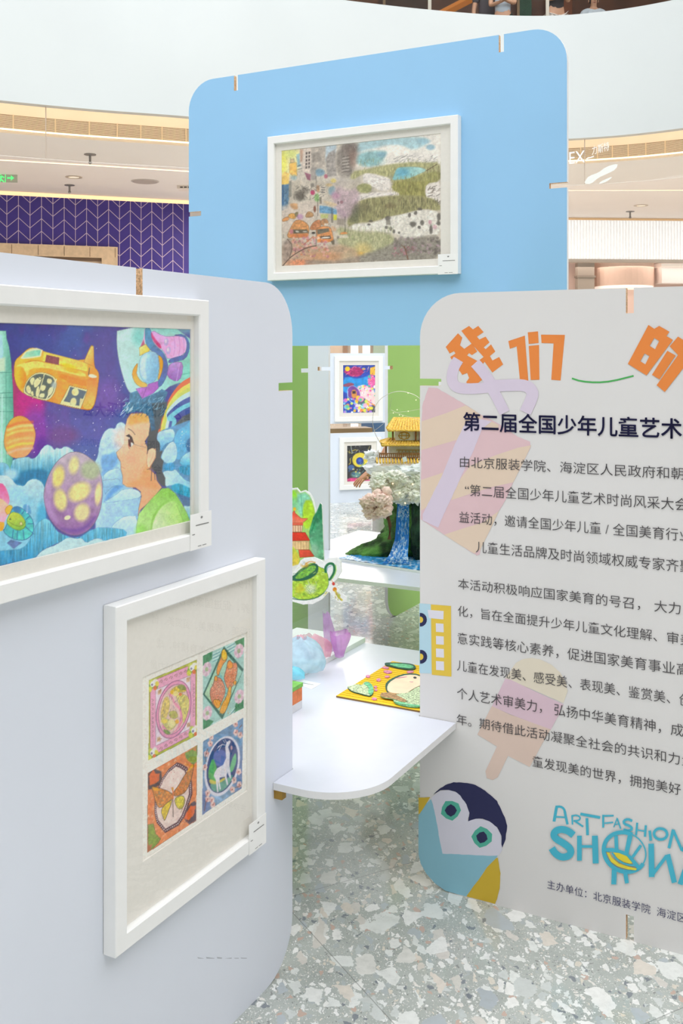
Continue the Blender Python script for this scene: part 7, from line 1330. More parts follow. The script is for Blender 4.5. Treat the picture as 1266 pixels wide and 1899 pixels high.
u0, u1 = TP.at(520, 1000)[0], TP.at(637, 1000)[0]; flatrect('acrylic_sheet', TP, u0, u1, zf, TP.at(560, 1060)[1], -.007, M_acr, t)
# gauze
def gauze(name, label, rings, m, seed, amp=.01, cat='gauze'):
    """crumpled translucent cloth: stacked noisy rings (centre, rx, ry, z)"""
    V = []; Fc = []; n = 44
    for i, (cx, cy, rx, ry, z) in enumerate(rings):
        for j in range(n):
            a = 2 * math.pi * j / n; w = 1 + .07 * math.sin(a * 4 + seed + i * .7) + .06 * math.sin(a * 9 + i * 1.3 + seed) + .05 * math.sin(a * 16 + i * .8)
            h = amp * (math.sin(a * 3 + i * .9 + seed) + .6 * math.sin(a * 7 + i * 1.7)) * (0 if i == 0 else 1)
            V.append((cx + rx * w * math.cos(a), cy + ry * w * math.sin(a), z + max(h, -.004) if i else z))
    for i in range(len(rings) - 1):
        for j in range(n): Fc.append((i * n + j, i * n + (j + 1) % n, (i + 1) * n + (j + 1) % n, (i + 1) * n + j))
    o = raw(name, V, Fc, m, None, (rings[0][0], rings[0][1], rings[0][4]), smooth=True)
    s = o.modifiers.new('smooth', 'SUBSURF'); s.levels = 1; s.render_levels = 1
    tag(o, label, cat); return o
def gz(name, col, a, rough=.5):
    m = mat(name, col, rough, alpha=a, var=.15, vscale=30); return m
def onz(x, y, z): return atz(x, y, z)
p_ = onz(652, 1192, zf)
c_ = atY(629, 1196, 3.62); z0 = zf + .0005
gauze('purple_gauze', 'purple gauze gathered into a flaring cup at the right end of the foam board', [(c_[0], c_[1], .014, .014, z0), (c_[0] + .001, c_[1], .019, .02, z0 + .022), (c_[0] + .003, c_[1] + .005, .030, .03, z0 + .048), (c_[0] + .005, c_[1] + .01, .037, .036, z0 + .075), (c_[0] + .004, c_[1] + .01, .036, .034, z0 + .083)], gz('purple_organza', '#cf86d4', .6), 1, .004)
gauze('violet_gauze', 'violet gauze standing up behind the purple cup of gauze', [(c_[0] - .030, c_[1] + .075, .020, .012, z0), (c_[0] - .034, c_[1] + .075, .022, .013, z0 + .05), (c_[0] - .042, c_[1] + .078, .017, .010, z0 + .10), (c_[0] - .048, c_[1] + .08, .012, .007, z0 + .135)], gz('violet_organza', '#c79ad4', .5), 2.2, .004)
c_ = atY(578, 1215, 3.50)
gauze('pink_gauze', 'rose pink gauze lying behind the blue gauze on the foam board', [(c_[0] - .02, c_[1] + .12, .075, .022, z0), (c_[0] - .02, c_[1] + .12, .085, .026, z0 + .03), (c_[0] - .02, c_[1] + .12, .07, .022, z0 + .06), (c_[0] - .02, c_[1] + .12, .03, .01, z0 + .075)], gz('rose_organza', '#ea9db4', .5), .4, .006)
gauze('blue_gauze', 'pale blue gauze heaped at the near end of the foam board', [(c_[0] - .035, c_[1] - .02, .070, .055, z0), (c_[0] - .035, c_[1] - .02, .086, .066, z0 + .03), (c_[0] - .035, c_[1] - .015, .080, .062, z0 + .06), (c_[0] - .035, c_[1] - .01, .052, .042, z0 + .088), (c_[0] - .035, c_[1] - .01, .018, .013, z0 + .102)], gz('blue_organza', '#b4e0f4', .55), 3.1, .006)
gauze('turquoise_gauze', 'turquoise gauze peeping out under the pale blue gauze', [(c_[0] - .07, c_[1] - .115, .05, .022, z0), (c_[0] - .07, c_[1] - .115, .056, .026, z0 + .015), (c_[0] - .07, c_[1] - .112, .035, .016, z0 + .03), (c_[0] - .07, c_[1] - .112, .01, .006, z0 + .034)], gz('turquoise_organza', '#7cd4ea', .75), 4.4, .003)
# little painted carton
b0 = np.array(atz(560, 1313, TZ)[:2]); hh = .078; sz = .075
t = thing('painted_carton', 'small carton with green top and orange side, at the edge of the blue-grey panel', 'box', (*b0, TZ)); ctr = b0 - DR * sz / 2 - DL * sz / 2
ax3 = ((*DR, 0), (*DL, 0), (0, 0, 1))
bm = bmesh.new(); add_box(bm, (*ctr, TZ + .0005 + .012), (sz, sz, .024), ax3); obj('base_band', bm, mat('pale_carton', '#dcdde2', .7, var=.08), t)
bm = bmesh.new(); add_box(bm, (*ctr, TZ + .0005 + .024 + .021), (sz, sz, .042), ax3); obj('orange_band', bm, mat('orange_carton', '#e0804e', .7, var=.15, vscale=60), t)
bm = bmesh.new(); add_box(bm, (*ctr, TZ + .0005 + .066 + .006), (sz + .004, sz + .004, .012), ax3); obj('green_lid', bm, mat('green_carton', '#7cbf5a', .7, var=.15, vscale=60), t)
# caption card lying on the table
pts = Qz(c3, k3, TZ, 60, 912, 140, 885, 292, 918, 205, 968); t = thing('caption_card', 'white caption card lying on the table beside the small carton', 'card', pts[0])
slab('card', pts, TZ + .0003, TZ + .0012, M_card, t)
cc = sum((Vector(p) for p in pts), Vector()) / 4
bm = bmesh.new(); add_box(bm, (cc.x, cc.y, TZ + .0014), (.045, .003, .0003), ax3); obj('printed_line', bm, M_ink, t)
# yellow collage portrait
M_y = mat('yellow_corrugated_card', '#f2c418', .7, var=.06, vscale=8); zc = TZ + .0005
A0 = np.array(atz(623, 1290, TZ + .006)[:2]); W_, L_ = .297, .415
t = thing('collage_portrait', 'yellow collage of a round face with paper flowers lying flat on the near table', 'collage', (*A0, TZ))
slab('backing_card', [A0, A0 + DR * W_, A0 + DR * W_ + DL * L_, A0 + DL * L_], zc, zc + .005, M_y, t, m_side=mat('brown_card_edge', '#8a6a3a', .8))
zz = zc + .0055
bm = bmesh.new()
for i in range(1, 22):
    c = A0 + DL * (L_ * i / 22) + DR * W_ / 2; add_box(bm, (c[0], c[1], zz), (W_ - .004, .0014, .0006), ax3)
obj('ribs', bm, mat('ochre_line', '#c79a10', .8), t)['kind'] = 'stuff'
def layer(name, v, dz, m, th=.002, side=None, sm=1):
    q = smooth_pts(Q(c3, k3, *v), sm); P_ = [atz(x, y, zz + dz + th) for x, y in q]; return slab(name, P_, zz + dz, zz + dz + th, m, t, m_side=side)
M_gn = mat('painted_sea_green', '#6fbf8c', .7, var=.35, vscale=70); M_skin = mat('painted_face_peach', '#f4d9b8', .7, var=.06, vscale=20); M_dk = mat('dark_green_outline', '#2f5a4a', .7); M_mix = mat('patterned_paper', '#b8c8a0', .7, var=.6, vscale=160); M_flw = mat('pink_paper_flower', '#d98aa8', .7, var=.3, vscale=120); M_brn = mat('brown_paper', '#a8845a', .7, var=.4, vscale=120)
layer('hat_bar', [865, 725, 930, 722, 1080, 728, 1140, 745, 1150, 775, 1110, 788, 1000, 775, 920, 755, 875, 745], 0, M_dk, .004); layer('hat_band', [905, 730, 1075, 738, 1130, 755, 1120, 776, 1010, 768, 930, 750], .0042, M_gn, .001)
layer('hair', [870, 950, 880, 900, 960, 850, 1060, 820, 1180, 825, 1260, 900, 1200, 1010, 900, 1010], 0, M_dk, .002); layer('face', [885, 955, 905, 905, 980, 858, 1070, 832, 1180, 838, 1250, 900, 1120, 960, 1060, 1005, 960, 1002, 905, 990], .0024, M_skin, .003); layer('eye', [1120, 858, 1140, 848, 1160, 860, 1140, 870], .0058, mat('eye_black', '#2f2f34', .5), .0006); layer('eyebrow', [950, 868, 1010, 855, 1070, 848, 1068, 853, 1010, 862], .0058, M_flw, .0005); layer('mouth', [1085, 892, 1110, 897, 1130, 893, 1112, 902], .0058, M_flw, .0005)
layer('collar', [940, 1030, 1000, 1000, 1080, 1000, 1180, 930, 1260, 960, 1230, 1120, 1100, 1120, 1000, 1100, 950, 1080], .002, M_mix, .004, M_gn); layer('collar_trim', [945, 1075, 1000, 1095, 1100, 1112, 1200, 1120, 1195, 1108, 1100, 1100, 1010, 1082], .0064, M_gn, .001)
layer('shoulder_leaf', [820, 1015, 850, 990, 940, 1000, 1000, 1030, 1080, 1070, 1040, 1085, 940, 1050, 850, 1040], .006, M_brn, .002, M_gn)
layer('fish', [530, 935, 560, 935, 620, 915, 660, 930, 680, 900, 720, 895, 760, 930, 770, 990, 740, 1025, 690, 1015, 640, 1000, 580, 985, 540, 960], .0005, M_mix, .004, M_dk); layer('fish_back', [670, 905, 720, 895, 760, 930, 768, 990, 740, 1022, 715, 990, 730, 950], .0048, M_gn, .001)
for q in ((690, 845, 715, 832, 742, 845, 718, 860), (785, 880, 810, 862, 838, 875, 815, 895), (845, 800, 890, 788, 945, 805, 900, 825), (860, 850, 890, 838, 920, 848, 890, 860), (835, 765, 875, 755, 915, 770, 880, 780), (1055, 805, 1100, 795, 1140, 800, 1100, 818), (745, 1050, 770, 1035, 805, 1050, 775, 1062), (765, 940, 785, 930, 805, 942, 785, 952), (770, 965, 790, 958, 806, 970, 785, 980)): layer('paper_flower', q, 0, M_flw, .003, None, 2)
# ================================================================ WATERFALL MODEL ON THE SECOND TABLE
zt2 = TZ
M0 = np.array(atz(640, 1052, TZ)[:2]); mc = atY(792, 900, 5.52)          # axis of the cliff
t = thing('landscape_model', 'handmade model of a cliff with waterfall, cotton cloud and golden pavilion on the second table', 'model', (mc[0], mc[1], TZ))
b0 = np.array(atz(626, 1040, TZ)[:2]); b1 = np.array(atz(777, 1063, TZ)[:2]); db = (b1 - b0) / np.linalg.norm(b1 - b0); nb = np.array([-db[1], db[0]])
slab('base_sheet', [b0, b0 + db * .68, b0 + db * .68 + nb * .55, b0 + nb * .55], TZ + .0005, TZ + .012, mat('white_sheet_edge', '#eceeee', .7), t)
# painted water over the base
n1, n2 = 120, 60; V = []; Fc = []
for i in range(n1):
    for j in range(n2):
        a, b_ = i / (n1 - 1) * .676 + .002, j / (n2 - 1) * .50 + .004; q = b0 + db * a + nb * b_; V.append((q[0], q[1], TZ + .014 + .004 * mnoise.noise(Vector((q[0] * 40, q[1] * 40, 0)))))
for i in range(n1 - 1):
    for j in range(n2 - 1): Fc.append((i * n2 + j, (i + 1) * n2 + j, (i + 1) * n2 + j + 1, i * n2 + j + 1))
M_wat = paint_mat('glossy_acrylic_paint', .25)
def paint_water(p):
    p.C = np.tile(col3('#2f8ac8'), (p.X.size, 1)); p.mul(.25, 4, 71)
    p.strokes(60, 625, 790, 1032, 1062, (5, 14), (-14, -4), 1.1, ['#1f6aa8', '#4aa8dc', '#9ad0ee', '#dcecf4'], .8, 72); p.strokes(90, 712, 775, 1036, 1058, (3, 8), (0, 180), 1.1, ['#f2f6f8', '#cfe4ee', '#5ab0dc'], .9, 73)
painted(raw('water', V, Fc, M_wat, t, smooth=True), paint_water)
# cliff and mound: noisy lathe
prof = [(.42, .520), (.405, .528), (.37, .545), (.32, .565), (.265, .60), (.228, .65), (.208, .72), (.198, .80), (.19, .86), (.10, .87), (.0, .87)]
def prof_r(z):
    zs = [q[1] for q in prof]; return float(np.interp(z, zs[:9], [q[0] for q in prof[:9]]))
bm = bmesh.new(); n = 110; rings = []
zl = list(np.linspace(.519, .66, 34)) + list(np.linspace(.665, .86, 26))
for z in zl:
    ring = []; r = prof_r(z)
    for k in range(n):
        a = 2 * math.pi * k / n; d = Vector((math.cos(a), math.sin(a), 0)); wv = mnoise.fractal(Vector((d.x * 2.2, d.y * 2.2, z * 9)), .8, 2., 5); w2 = mnoise.noise(Vector((d.x * 12, d.y * 12, z * 50)))
        left = max(0., -d.x)                                   # the mound runs out to the left
        rr = r * (1 + .10 * wv + .02 * w2) * (.62 + .42 * left if z < .62 else 1. - .10 * (1 - left) * max(0, 1 - (z - .62) / .1))
        ring.append(bm.verts.new((mc[0] + d.x * rr, mc[1] + d.y * rr * (.8 if d.y > 0 else (.30 + .5 * min(1, max(0, (z - .52) / .12)))), z + .006 * w2)))
    rings.append(ring)
for a_, b_ in zip(rings, rings[1:]):
    for k in range(n): bm.faces.new((a_[k], a_[(k + 1) % n], b_[(k + 1) % n], b_[k])).smooth = True
bm.faces.new(rings[-1])
M_moss = mat('mossy_green_paint', '#4a7a30', .75, var=.75, vscale=14, bump=.9, bscale=160)
cliff = obj('cliff', bm, M_moss, t)
# waterfall ribbon hugging the front of the cliff
rows = [(931, 737, 758), (950, 735.5, 758.5), (975, 734, 758.5), (1000, 732, 758), (1015, 727, 757), (1028, 722, 756), (1040, 714, 757), (1047, 706, 760)]
V = []; Fc = []; nc = 26; nr = 110
for i in range(nr):
    y = 930 + (1046 - 930) * i / (nr - 1); xl = np.interp(y, [r[0] for r in rows], [r[1] for r in rows]); xr = np.interp(y, [r[0] for r in rows], [r[2] for r in rows])
    for j in range(nc):
        x = xl + (xr - xl) * j / (nc - 1); Yd = mc[1] - .19; z = H - (y - YH) / F * Yd; rr = prof_r(max(z, .53)); Yd = mc[1] - .80 * math.sqrt(max(rr * rr * .9 - ((x - CX) / F * Yd - mc[0]) ** 2, .01)) - .018
        Yd = min(Yd, mc[1] - .155 - .12 * max(0, (y - 1000) / 46) ** 1.5)
        P_ = atY(x, y, Yd); w = .004 * mnoise.noise(Vector((x * .35, y * .06, 0))); V.append((P_[0], P_[1] + w, max(P_[2], TZ + .016)))
for i in range(nr - 1):
    for j in range(nc - 1): Fc.append((i * nc + j, (i + 1) * nc + j, (i + 1) * nc + j + 1, i * nc + j + 1))
def paint_fall(p):
    p.C = np.tile(col3('#2f7fd0'), (p.X.size, 1)); p.mul(.18, 4, 74); p.poly([(735, 930), (742, 930), (736, 1020), (728, 1030)], '#2a6fc4', .8, 2)
    p.strokes(90, 738, 760, 930, 985, (3, 9), (262, 278), .9, ['#e8f2f8', '#ffffff', '#8ac0ea', '#1f5fb0'], .8, 75); p.strokes(120, 722, 758, 990, 1046, (3, 9), (235, 285), 1., ['#ffffff', '#e8f2f8', '#bcd8ee', '#1f6ab8'], .8, 76); p.dots(80, 716, 760, 1018, 1047, (.5, 1.4), ['#ffffff', '#dcecf6'], .85, 77); p.dots(40, 738, 758, 932, 960, (.5, 1.2), ['#ffffff'], .8, 78)
painted(raw('waterfall', V, Fc, M_wat, t, smooth=True), paint_fall)
# darker cliff cheek right of the water
bm = bmesh.new(); add_blob(bm, (*atY(776, 1000, mc[1] - .16)[:2], .69), .1, 4, .25, 2.2, 3, (.42, .5, 1.75)); obj('dark_rock', bm, mat('dark_green_rock', '#1f3f24', .7, var=.6, vscale=18, bump=.9, bscale=140), t)
# cotton cloud collar
M_cot = mat('cream_cotton', '#fbf5e6', .95, var=.1, vscale=22, bump=.35, bscale=90); M_snow = mat('white_crumpled_paper', '#ffffff', .6, var=.03, vscale=20, bump=.35, bscale=90)
rng = random.Random(12); bm = bmesh.new()
for k in range(70):
    x = rng.uniform(700, 800); y = rng.uniform(878, 925); ylim = 905 + (x - 690) * .5
    if y > min(ylim, 926): y = min(ylim, 926) - rng.uniform(0, 12)
    P_ = atY(x, y, mc[1] - rng.uniform(.14, .26)); add_blob(bm, P_, rng.uniform(.022, .042), 4, .5, 3.4, k, (1.1, .9, .85))
obj('cotton_cloud', bm, M_cot, t)
for x, y in ((728, 897), (765, 898), (741, 914), (751, 933)):
    bm = bmesh.new(); P_ = atY(x, y, mc[1] - .30); bmesh.ops.create_icosphere(bm, subdivisions=2, radius=.0035, matrix=Matrix.Translation(P_)); obj('fairy_light', bm, mat('warm_bulb', '#ffd890', .4, emit=4.), t)
# snowy ledge: crumpled slab
bm = bmesh.new(); g = bmesh.ops.create_icosphere(bm, subdivisions=5, radius=1); lc = atY(764, 868, mc[1] - .02)
for v in g['verts']:
    d = v.co.normalized(); nz = mnoise.fractal(d * 3.4 + Vector((3, 1, 2)), .7, 2.2, 5); rz = mnoise.noise(d * 9 + Vector((1, 5, 2)))
    v.co = Vector(lc) + Vector((d.x * (.255 + .025 * nz), d.y * (.20 + .03 * nz), max(-.045, min(.05, d.z * .075)) + .014 * nz + .005 * rz))
for f in bm.faces: f.smooth = True
obj('snow_ledge', bm, M_snow, t)
lt = atY(695, 836, mc[1] - .02)
bm = bmesh.new(); add_blob(bm, (*atY(690, 846, mc[1] - .04),), .05, 4, .5, 2.4, 9, (.8, .9, .62)); obj('snow_peak', bm, M_snow, t)
# pavilion
M_gold = mat('gold_straw', '#f2bc4e', .5, .15, var=.35, vscale=120); M_wood = mat('brown_stick', '#8a5a2c', .6, var=.3, vscale=60); M_wall = mat('pale_pavilion_wall', '#ebe8e0', .7, var=.1, vscale=60)
pc = atY(766, 800, mc[1] - .02); PY = pc[1]
def zz_(y): return H - (y - YH) / F * PY
def xx_(x): return (x - CX) / F * PY
pav = bmesh.new()
def rib_roof(name, xl, xr, yl, yt, yr, ridge, dep, nr):
    """roof of laid straws: one corrugated slope at the front, one at the back, hips at the ends"""
    bm = bmesh.new(); x0, x1 = xx_(xl), xx_(xr); r0, r1 = xx_(ridge[0]), xx_(ridge[1]); z0, z1 = zz_(yl), zz_(yt)
    for s in (-1, 1):
        for i in range(nr):
            f = (i + .5) / nr; a = Vector((x0 + (x1 - x0) * f, PY + s * dep, z0)); b = Vector((r0 + (r1 - r0) * f, PY + s * dep * .06, z1)); add_tube(bm, [a, b], (x1 - x0) / nr * .5, 8)
    for s, xe, xr_ in ((-1, x0, r0), (1, x1, r1)):
        for i in range(nr // 2):
            f = (i + .5) / (nr // 2); a = Vector((xe, PY - dep + 2 * dep * f, z0)); b = Vector((xr_, PY + dep * .06 * (2 * f - 1), z1)); add_tube(bm, [a, b], dep / nr * 2.2, 6)
    add_tube(bm, [(r0 - .006, PY, z1 + .004), (r1 + .006, PY, z1 + .004)], .006, 8); add_tube(bm, [(x0 - .004, PY - dep - .004, z0), (x1 + .004, PY - dep - .004, z0)], .005, 8)
    return obj(name, bm, M_gold, t)
rib_roof('upper_roof', 719.5, 812, 796, 777, 0, (731, 801), .085, 17)
rib_roof('lower_roof', 708, 824, 822, 815, 0, (722, 810), .115, 22)
bm = bmesh.new(); add_box(bm, (xx_(766), PY, (zz_(815) + zz_(796)) / 2), (xx_(800) - xx_(732), .10, zz_(796) - zz_(815))); obj('upper_storey', bm, M_wall, t)
bm = bmesh.new(); add_box(bm, (xx_(766), PY, (zz_(846) + zz_(822)) / 2), (xx_(810) - xx_(718), .15, zz_(822) - zz_(846))); obj('lower_storey', bm, M_wall, t)
for x, ya, yb, yy in ((727, 815, 796, .066), (769, 815, 796, .066), (777, 815, 796, .066), (806, 815, 796, .066), (714, 842, 822, .095), (779, 842, 822, .095), (818, 842, 822, .095)):
    bm = bmesh.new(); add_tube(bm, [(xx_(x), PY - yy, zz_(ya)), (xx_(x), PY - yy, zz_(yb))], .005, 8); obj('column', bm, M_wood, t)
bm = bmesh.new(); hx, hz = xx_(748), zz_(806.5)
hexp = [(hx + .030 * math.cos(a) , PY - .053, hz + .019 * math.sin(a)) for a in np.linspace(0, 2 * math.pi, 9)]; add_tube(bm, hexp, .0028, 6)
add_tube(bm, [(hx - .012, PY - .053, hz - .016), (hx - .012, PY - .053, hz + .016)], .0022, 6); add_tube(bm, [(hx + .012, PY - .053, hz - .016), (hx + .012, PY - .053, hz + .016)], .0022, 6); add_tube(bm, [(hx - .028, PY - .053, hz), (hx + .028, PY - .053, hz)], .002, 6); obj('lattice_window', bm, mat('gold_lattice', '#c9a040', .5, .2), t)
bm = bmesh.new()
for k in range(7):
    x = 735 + k * 6.2; add_tube(bm, [(xx_(x), PY - .078, zz_(840)), (xx_(x + 3), PY - .078, zz_(833)), (xx_(x + 6), PY - .078, zz_(840))], .0022, 6)
add_tube(bm, [(xx_(733), PY - .078, zz_(832)), (xx_(780), PY - .078, zz_(832))], .0022, 6); add_tube(bm, [(xx_(733), PY - .078, zz_(841)), (xx_(780), PY - .078, zz_(841))], .0022, 6); obj('front_lattice', bm, mat('gold_lattice', '#c9a040', .5, .2), t)
bm = bmesh.new()
for x in np.arange(702, 776, 3.6): add_box(bm, (xx_(x), PY - .135, zz_(840.5)), (.005, .005, .022))
add_box(bm, (xx_(740), PY - .135, zz_(836.5)), (xx_(778) - xx_(701), .006, .005)); add_box(bm, (xx_(740), PY - .135, zz_(843.5)), (xx_(778) - xx_(701), .006, .005)); obj('railing', bm, M_wood, t)
bm = bmesh.new()
for i in range(24):
    f = i / 23; x = 697 + (826 - 697) * f; add_tube(bm, [(xx_(x), PY - .175, zz_(852)), (xx_(x), PY - .12, zz_(845))], .0055, 6)
obj('straw_terrace', bm, M_gold, t)
bm = bmesh.new(); add_box(bm, (xx_(746.5), PY - .178, zz_(845.5)), (.022, .006, .024), ((.96, 0, .28), (0, 1, 0), (-.28, 0, .96))); obj('white_tablet', bm, mat('white_tablet', '#eef0f0', .5), t)
# pink cotton tree
M_pnkc = mat('pink_cotton', '#fcd9cc', .95, var=.08, vscale=18, bump=.3, bscale=120); rng = random.Random(5); bm = bmesh.new(); TYd = mc[1] - .30
for k in range(16):
    P_ = atY(rng.uniform(684, 720), rng.uniform(925, 952), TYd + rng.uniform(-.05, .03)); add_blob(bm, P_, rng.uniform(.022, .04), 4, .45, 3.2, k + 60, (1.1, 1, .85))
for x, y in ((700, 916), (716, 912), (718, 925)): add_blob(bm, atY(x, y, TYd), .026, 3, .3, 2.6, int(x), (1, 1, 1))
obj('pink_blossom', bm, M_pnkc, t)
bm = bmesh.new(); add_tube(bm, [atY(722, 1000, TYd), atY(723, 975, TYd), atY(719, 955, TYd), atY(708, 940, TYd)], [.010, .009, .007, .005], 8); add_tube(bm, [atY(722, 968, TYd), atY(714, 958, TYd)], [.005, .003], 6); obj('tree_trunk', bm, mat('dark_brown_bark', '#5a3a24', .8), t)
bm = bmesh.new(); P_ = atY(718, 945, TYd - .06); bmesh.ops.create_icosphere(bm, subdivisions=2, radius=.0045, matrix=Matrix.Translation(P_)); obj('fairy_light', bm, mat('warm_bulb', '#ffd890', .4, emit=4.), t)
# wire hoop with fairy lights
M_wire = mat('silver_wire', '#c9c6b8', .3, .7); q1 = lambda *v: Q((535, 635), 4.87, *v)
WY = mc[1] - .05
bm = bmesh.new(); add_tube(bm, [atY(x, y, WY) for x, y in smooth_pts(q1(835, 920, 780, 830, 755, 720, 765, 620, 810, 520, 920, 452, 1020, 438, 1120, 465, 1180, 500, 1260, 600, 1290, 760), 2, False)], .0016, 6); obj('wire_hoop', bm, M_wire, t)
bm = bmesh.new()
for pl in ((925, 610, 1010, 650, 1100, 675, 1190, 700), (915, 640, 1000, 630, 1100, 620, 1190, 600), (765, 800, 800, 780, 860, 730), (930, 500, 910, 620, 900, 680)): add_tube(bm, [atY(x, y, WY - .02) for x, y in smooth_pts(q1(*pl), 2, False)], .0007, 5)
obj('fine_wire', bm, M_wire, t)['kind'] = 'stuff'
for x, y in ((945, 637), (1000, 655), (1030, 665), (980, 608), (1080, 622), (1150, 520), (1078, 458)):
    bm = bmesh.new(); a = atY(*q1(x, y)[0], WY - .025); bmesh.ops.create_icosphere(bm, subdivisions=1, radius=.003, matrix=Matrix.Translation(a)); obj('wire_bead', bm, mat('pale_bulb', '#f4ecc8', .3, emit=.8), t)

# ================================================================ PEOPLE
def skin(name, J, E, m, parent, sub=2, root=None):
    bm = bmesh.new(); ly = bm.verts.layers.skin.verify(); vs = {}
    for n_, (p, r) in J.items():
        v = bm.verts.new(p); v[ly].radius = r if isinstance(r, tuple) else (r, r); v[ly].use_root = (n_ == (root or list(J)[0])); vs[n_] = v
    for a, b in E: bm.edges.new((vs[a], vs[b]))
    me = bpy.data.meshes.new(name); bm.to_mesh(me); bm.free(); o = bpy.data.objects.new('tmp', me); C.objects.link(o)
    mo = o.modifiers.new('s', 'SKIN'); mo.use_smooth_shade = True; o.modifiers.new('u', 'SUBSURF').levels = sub
    bpy.context.view_layer.update(); out = bpy.data.meshes.new_from_object(o.evaluated_get(bpy.context.evaluated_depsgraph_get())); bpy.data.objects.remove(o); bpy.data.meshes.remove(me)
    out.name = name; return link_mesh(name, out, m, parent, smooth=True)
def person(label, base, face, s, skin_c, top_c, leg_c, hair_c, arms, lean=(0, 0), sleeve=.55, long_hair=False):
    """standing figure; face = heading in degrees (0 looks to -Y), s = height / 1.7, arms = ((elbow, wrist) for left, right) in body space"""
    t = thing('person', label, 'person', base); ca, sa = math.cos(math.radians(face)), math.sin(math.radians(face))
    def W(x, y, z):
        k = max(0, z - .9); x, y = x + lean[0] * k, y + lean[1] * k
        return Vector((base[0] + s * (x * ca - y * sa), base[1] + s * (x * sa + y * ca), base[2] + s * z))
    hx = s
    J = {'pelvis': (W(0, 0, .95), (.13 * hx, .10 * hx)), 'waist': (W(0, .0, 1.08), (.12 * hx, .09 * hx)), 'chest': (W(0, 0, 1.27), (.14 * hx, .10 * hx)), 'collar': (W(0, 0, 1.40), (.09 * hx, .07 * hx)), 'neck': (W(0, -.005, 1.46), .05 * hx), 'jaw': (W(0, -.03, 1.51), (.058 * hx, .06 * hx)), 'head': (W(0, -.012, 1.59), (.074 * hx, .092 * hx)), 'crown': (W(0, 0, 1.66), (.05 * hx, .06 * hx)), 'nose': (W(0, -.115, 1.565), .011 * hx)}
    E = [('pelvis', 'waist'), ('waist', 'chest'), ('chest', 'collar'), ('collar', 'neck'), ('neck', 'jaw'), ('jaw', 'head'), ('head', 'crown'), ('head', 'nose')]
    TJ = {'pelvis': (W(0, 0, .93), (.155 * hx, .115 * hx)), 'waist': (W(0, 0, 1.08), (.14 * hx, .105 * hx)), 'chest': (W(0, 0, 1.26), (.155 * hx, .112 * hx)), 'collar': (W(0, 0, 1.39), (.10 * hx, .08 * hx))}; TE = [('pelvis', 'waist'), ('waist', 'chest'), ('chest', 'collar')]
    LJ = {'pelvis': (W(0, 0, .95), (.145 * hx, .11 * hx))}; LE = []
    shoes = []
    for sd, nm, (el, wr) in ((-1, 'R', arms[1]), (1, 'L', arms[0])):
        sh = (sd * .175, 0, 1.37); J['sh' + nm] = (W(*sh), .052 * hx); J['el' + nm] = (el if isinstance(el, Vector) else W(*el), .042 * hx); J['wr' + nm] = (wr if isinstance(wr, Vector) else W(*wr), (.029 * hx, .025 * hx)); E += [('collar', 'sh' + nm), ('sh' + nm, 'el' + nm), ('el' + nm, 'wr' + nm)]
        e_, w_ = J['el' + nm][0], J['wr' + nm][0]; d = (w_ - e_).normalized(); side = Vector((ca * 0 - sa, ca, 0)); side = side - d * side.dot(d); side.normalize(); flat = d.cross(side)
        pm = w_ + d * .055 * s; J['pm' + nm] = (pm, (.036 * hx, .020 * hx)); E.append(('wr' + nm, 'pm' + nm))
        for q, (off, L_) in enumerate(((-.030, .066), (-.010, .076), (.010, .072), (.028, .056))):
            prev = 'pm' + nm
            for j in range(3):
                pos = pm + (side * off * (1 + .12 * j) + d * (.03 + L_ * (0, .55, 1.)[j]) + flat * (.006 * j * j) * -sd) * s; kx = '%s%d%d' % (nm, q, j); J[kx] = (pos, (.0095, .009, .0075)[j] * hx); E.append((prev, kx)); prev = kx
        tb = w_ + (d * .03 - side * .03) * s; J['th0' + nm] = (tb - side * .012 * s, .011 * hx); J['th1' + nm] = (tb + (d * .03 - side * .026) * s, .009 * hx); E += [('pm' + nm, 'th0' + nm), ('th0' + nm, 'th1' + nm)]
        J['hip' + nm] = (W(sd * .09, 0, .88), .085 * hx); J['kn' + nm] = (W(sd * .10, -.01, .48), .055 * hx); J['an' + nm] = (W(sd * .105, .01, .08), .036 * hx); J['toe' + nm] = (W(sd * .115, -.14, .035), .03 * hx); E += [('pelvis', 'hip' + nm), ('hip' + nm, 'kn' + nm), ('kn' + nm, 'an' + nm), ('an' + nm, 'toe' + nm)]
        LJ['hip' + nm] = (W(sd * .09, 0, .86), .10 * hx); LJ['kn' + nm] = (W(sd * .10, -.01, .48), .082 * hx); LJ['an' + nm] = (W(sd * .105, .01, .09), .076 * hx); LE += [('pelvis', 'hip' + nm), ('hip' + nm, 'kn' + nm), ('kn' + nm, 'an' + nm)]
        TJ['sh' + nm] = (W(*sh), .066 * hx); cuff = W(*sh).lerp(J['el' + nm][0], sleeve / .55 * .6); TJ['cf' + nm] = (cuff, .06 * hx); TE += [('collar', 'sh' + nm), ('sh' + nm, 'cf' + nm)]
        shoes.append((W(sd * .105, .02, .045), W(sd * .118, -.15, .035)))
    body = skin('body', J, E, mat('skin_' + skin_c[1:], skin_c, .55, var=.04), t, 1, 'pelvis')
    skin('shirt', TJ, TE, mat('cloth_' + top_c[1:], top_c, .85, var=.06, vscale=40), t, 2, 'pelvis'); skin('trousers', LJ, LE, mat('cloth_' + leg_c[1:], leg_c, .85, var=.08, vscale=40), t, 2, 'pelvis')
    bm = bmesh.new(); hc = W(0, .018, 1.615); add_blob(bm, hc, .1 * s, 3, .05, 3, 2, (.86, 1.0, .92)); 
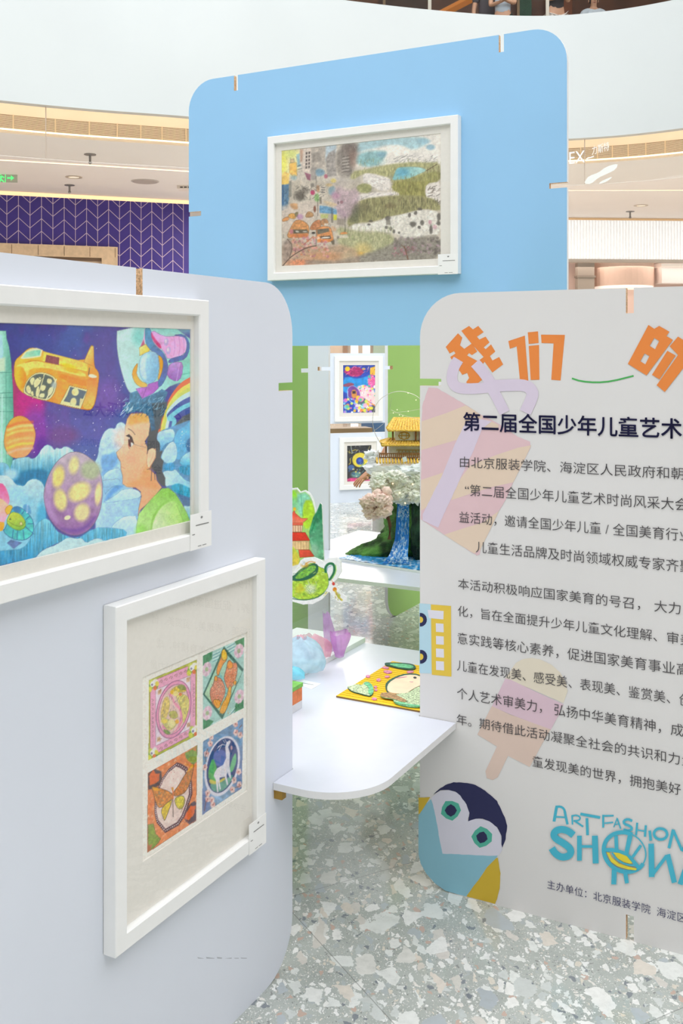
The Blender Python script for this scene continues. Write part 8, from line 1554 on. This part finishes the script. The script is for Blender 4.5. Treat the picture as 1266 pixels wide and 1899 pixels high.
    for v in list(bm.verts):
        l = (v.co - hc); fy = -(-l.x * -sa + l.y * ca) if False else (l.x * sa - l.y * ca)
        if fy > .02 * s and l.z < .045 * s: v.co = hc + Vector((l.x * .8, l.y * .8, l.z)) - Vector((sa, -ca, 0)) * .05 * s
    if long_hair: add_tube(bm, [W(0, .07, 1.60), W(0, .10, 1.45), W(0, .11, 1.25)], [.07 * s, .065 * s, .03 * s], 10)
    obj('hair', bm, mat('hair_' + hair_c[1:], hair_c, .6), t)
    for sd in (-1, 1):
        bm = bmesh.new(); add_blob(bm, W(sd * .032, -.092, 1.59), .011 * s, 2, 0, 1); obj('eye', bm, mat('eye_dark', '#2a2422', .3), t)
        bm = bmesh.new(); add_blob(bm, W(sd * .082, .0, 1.57), .022 * s, 2, 0, 1, 0, (.45, .7, 1.2)); obj('ear', bm, mat('skin_' + skin_c[1:], skin_c, .55), t)
    bm = bmesh.new(); add_tube(bm, [W(-.022, -.088, 1.525), W(0, -.096, 1.522), W(.022, -.088, 1.525)], .005 * s, 6); obj('mouth', bm, mat('lip_tone', '#a8605a', .5), t)
    for a, b in shoes:
        bm = bmesh.new(); add_blob(bm, (a + b) / 2 + Vector((0, 0, .01 * s)), .1 * s, 3, .04, 2, 1, (.5 if abs(sa) < .7 else 1.35, 1.35 if abs(sa) < .7 else .5, .5)); obj('shoe', bm, mat('white_shoe', '#e8e6e2', .6), t)
    return t
# visitor bending behind the model: bare forearm and hand hanging, light grey trousers
bY = 7.6; bX = .33
person('person in light grey trousers standing behind the waterfall model, bare forearm hanging down', (bX, bY, 0), 60, .85, '#b98566', '#e9e6e0', '#b9b6b4', '#2a2220',
    (((.26, .02, 1.12), (.30, -.14, .98)), (Vector(atY(707, 858, 7.28)), Vector(atY(680, 880, 7.18)))), (0, -.62), .25)
# people on the upper floor, seen through the balustrade
def upp(px, label, Y, face, s, top, leg, hair, arms, lh=False):
    person(label, ((px - CX) / F * Y, Y, 6.25), face, s, '#c99a7c', top, leg, hair, arms, (0, 0), .5, lh)
dn = (((.22, .02, 1.12), (.23, -.06, .88)), ((-.22, .02, 1.12), (-.23, -.06, .88)))
fold = (((.21, -.04, 1.12), (.02, -.22, 1.16)), ((-.21, -.04, 1.12), (-.02, -.20, 1.12)))
upp(902, 'person upstairs in dark top, leftmost of the figures behind the balustrade', 17.3, 10, 1.0, '#4a4448', '#5a6a80', '#2a2220', dn)
upp(932, 'person upstairs in pale blue top with folded arms, next to the green panel', 16.9, -15, .97, '#b8c4d0', '#4a5a52', '#33261f', fold, True)
upp(1030, 'person upstairs in black spotted top beside the white draped table', 16.8, 15, 1.0, '#3a3638', '#d8cfc8', '#2a2220', fold)
upp(1100, 'person upstairs in light shirt behind the white draped table, rightmost', 18.2, 0, 1.02, '#ccd6de', '#3a3f52', '#201a18', dn)
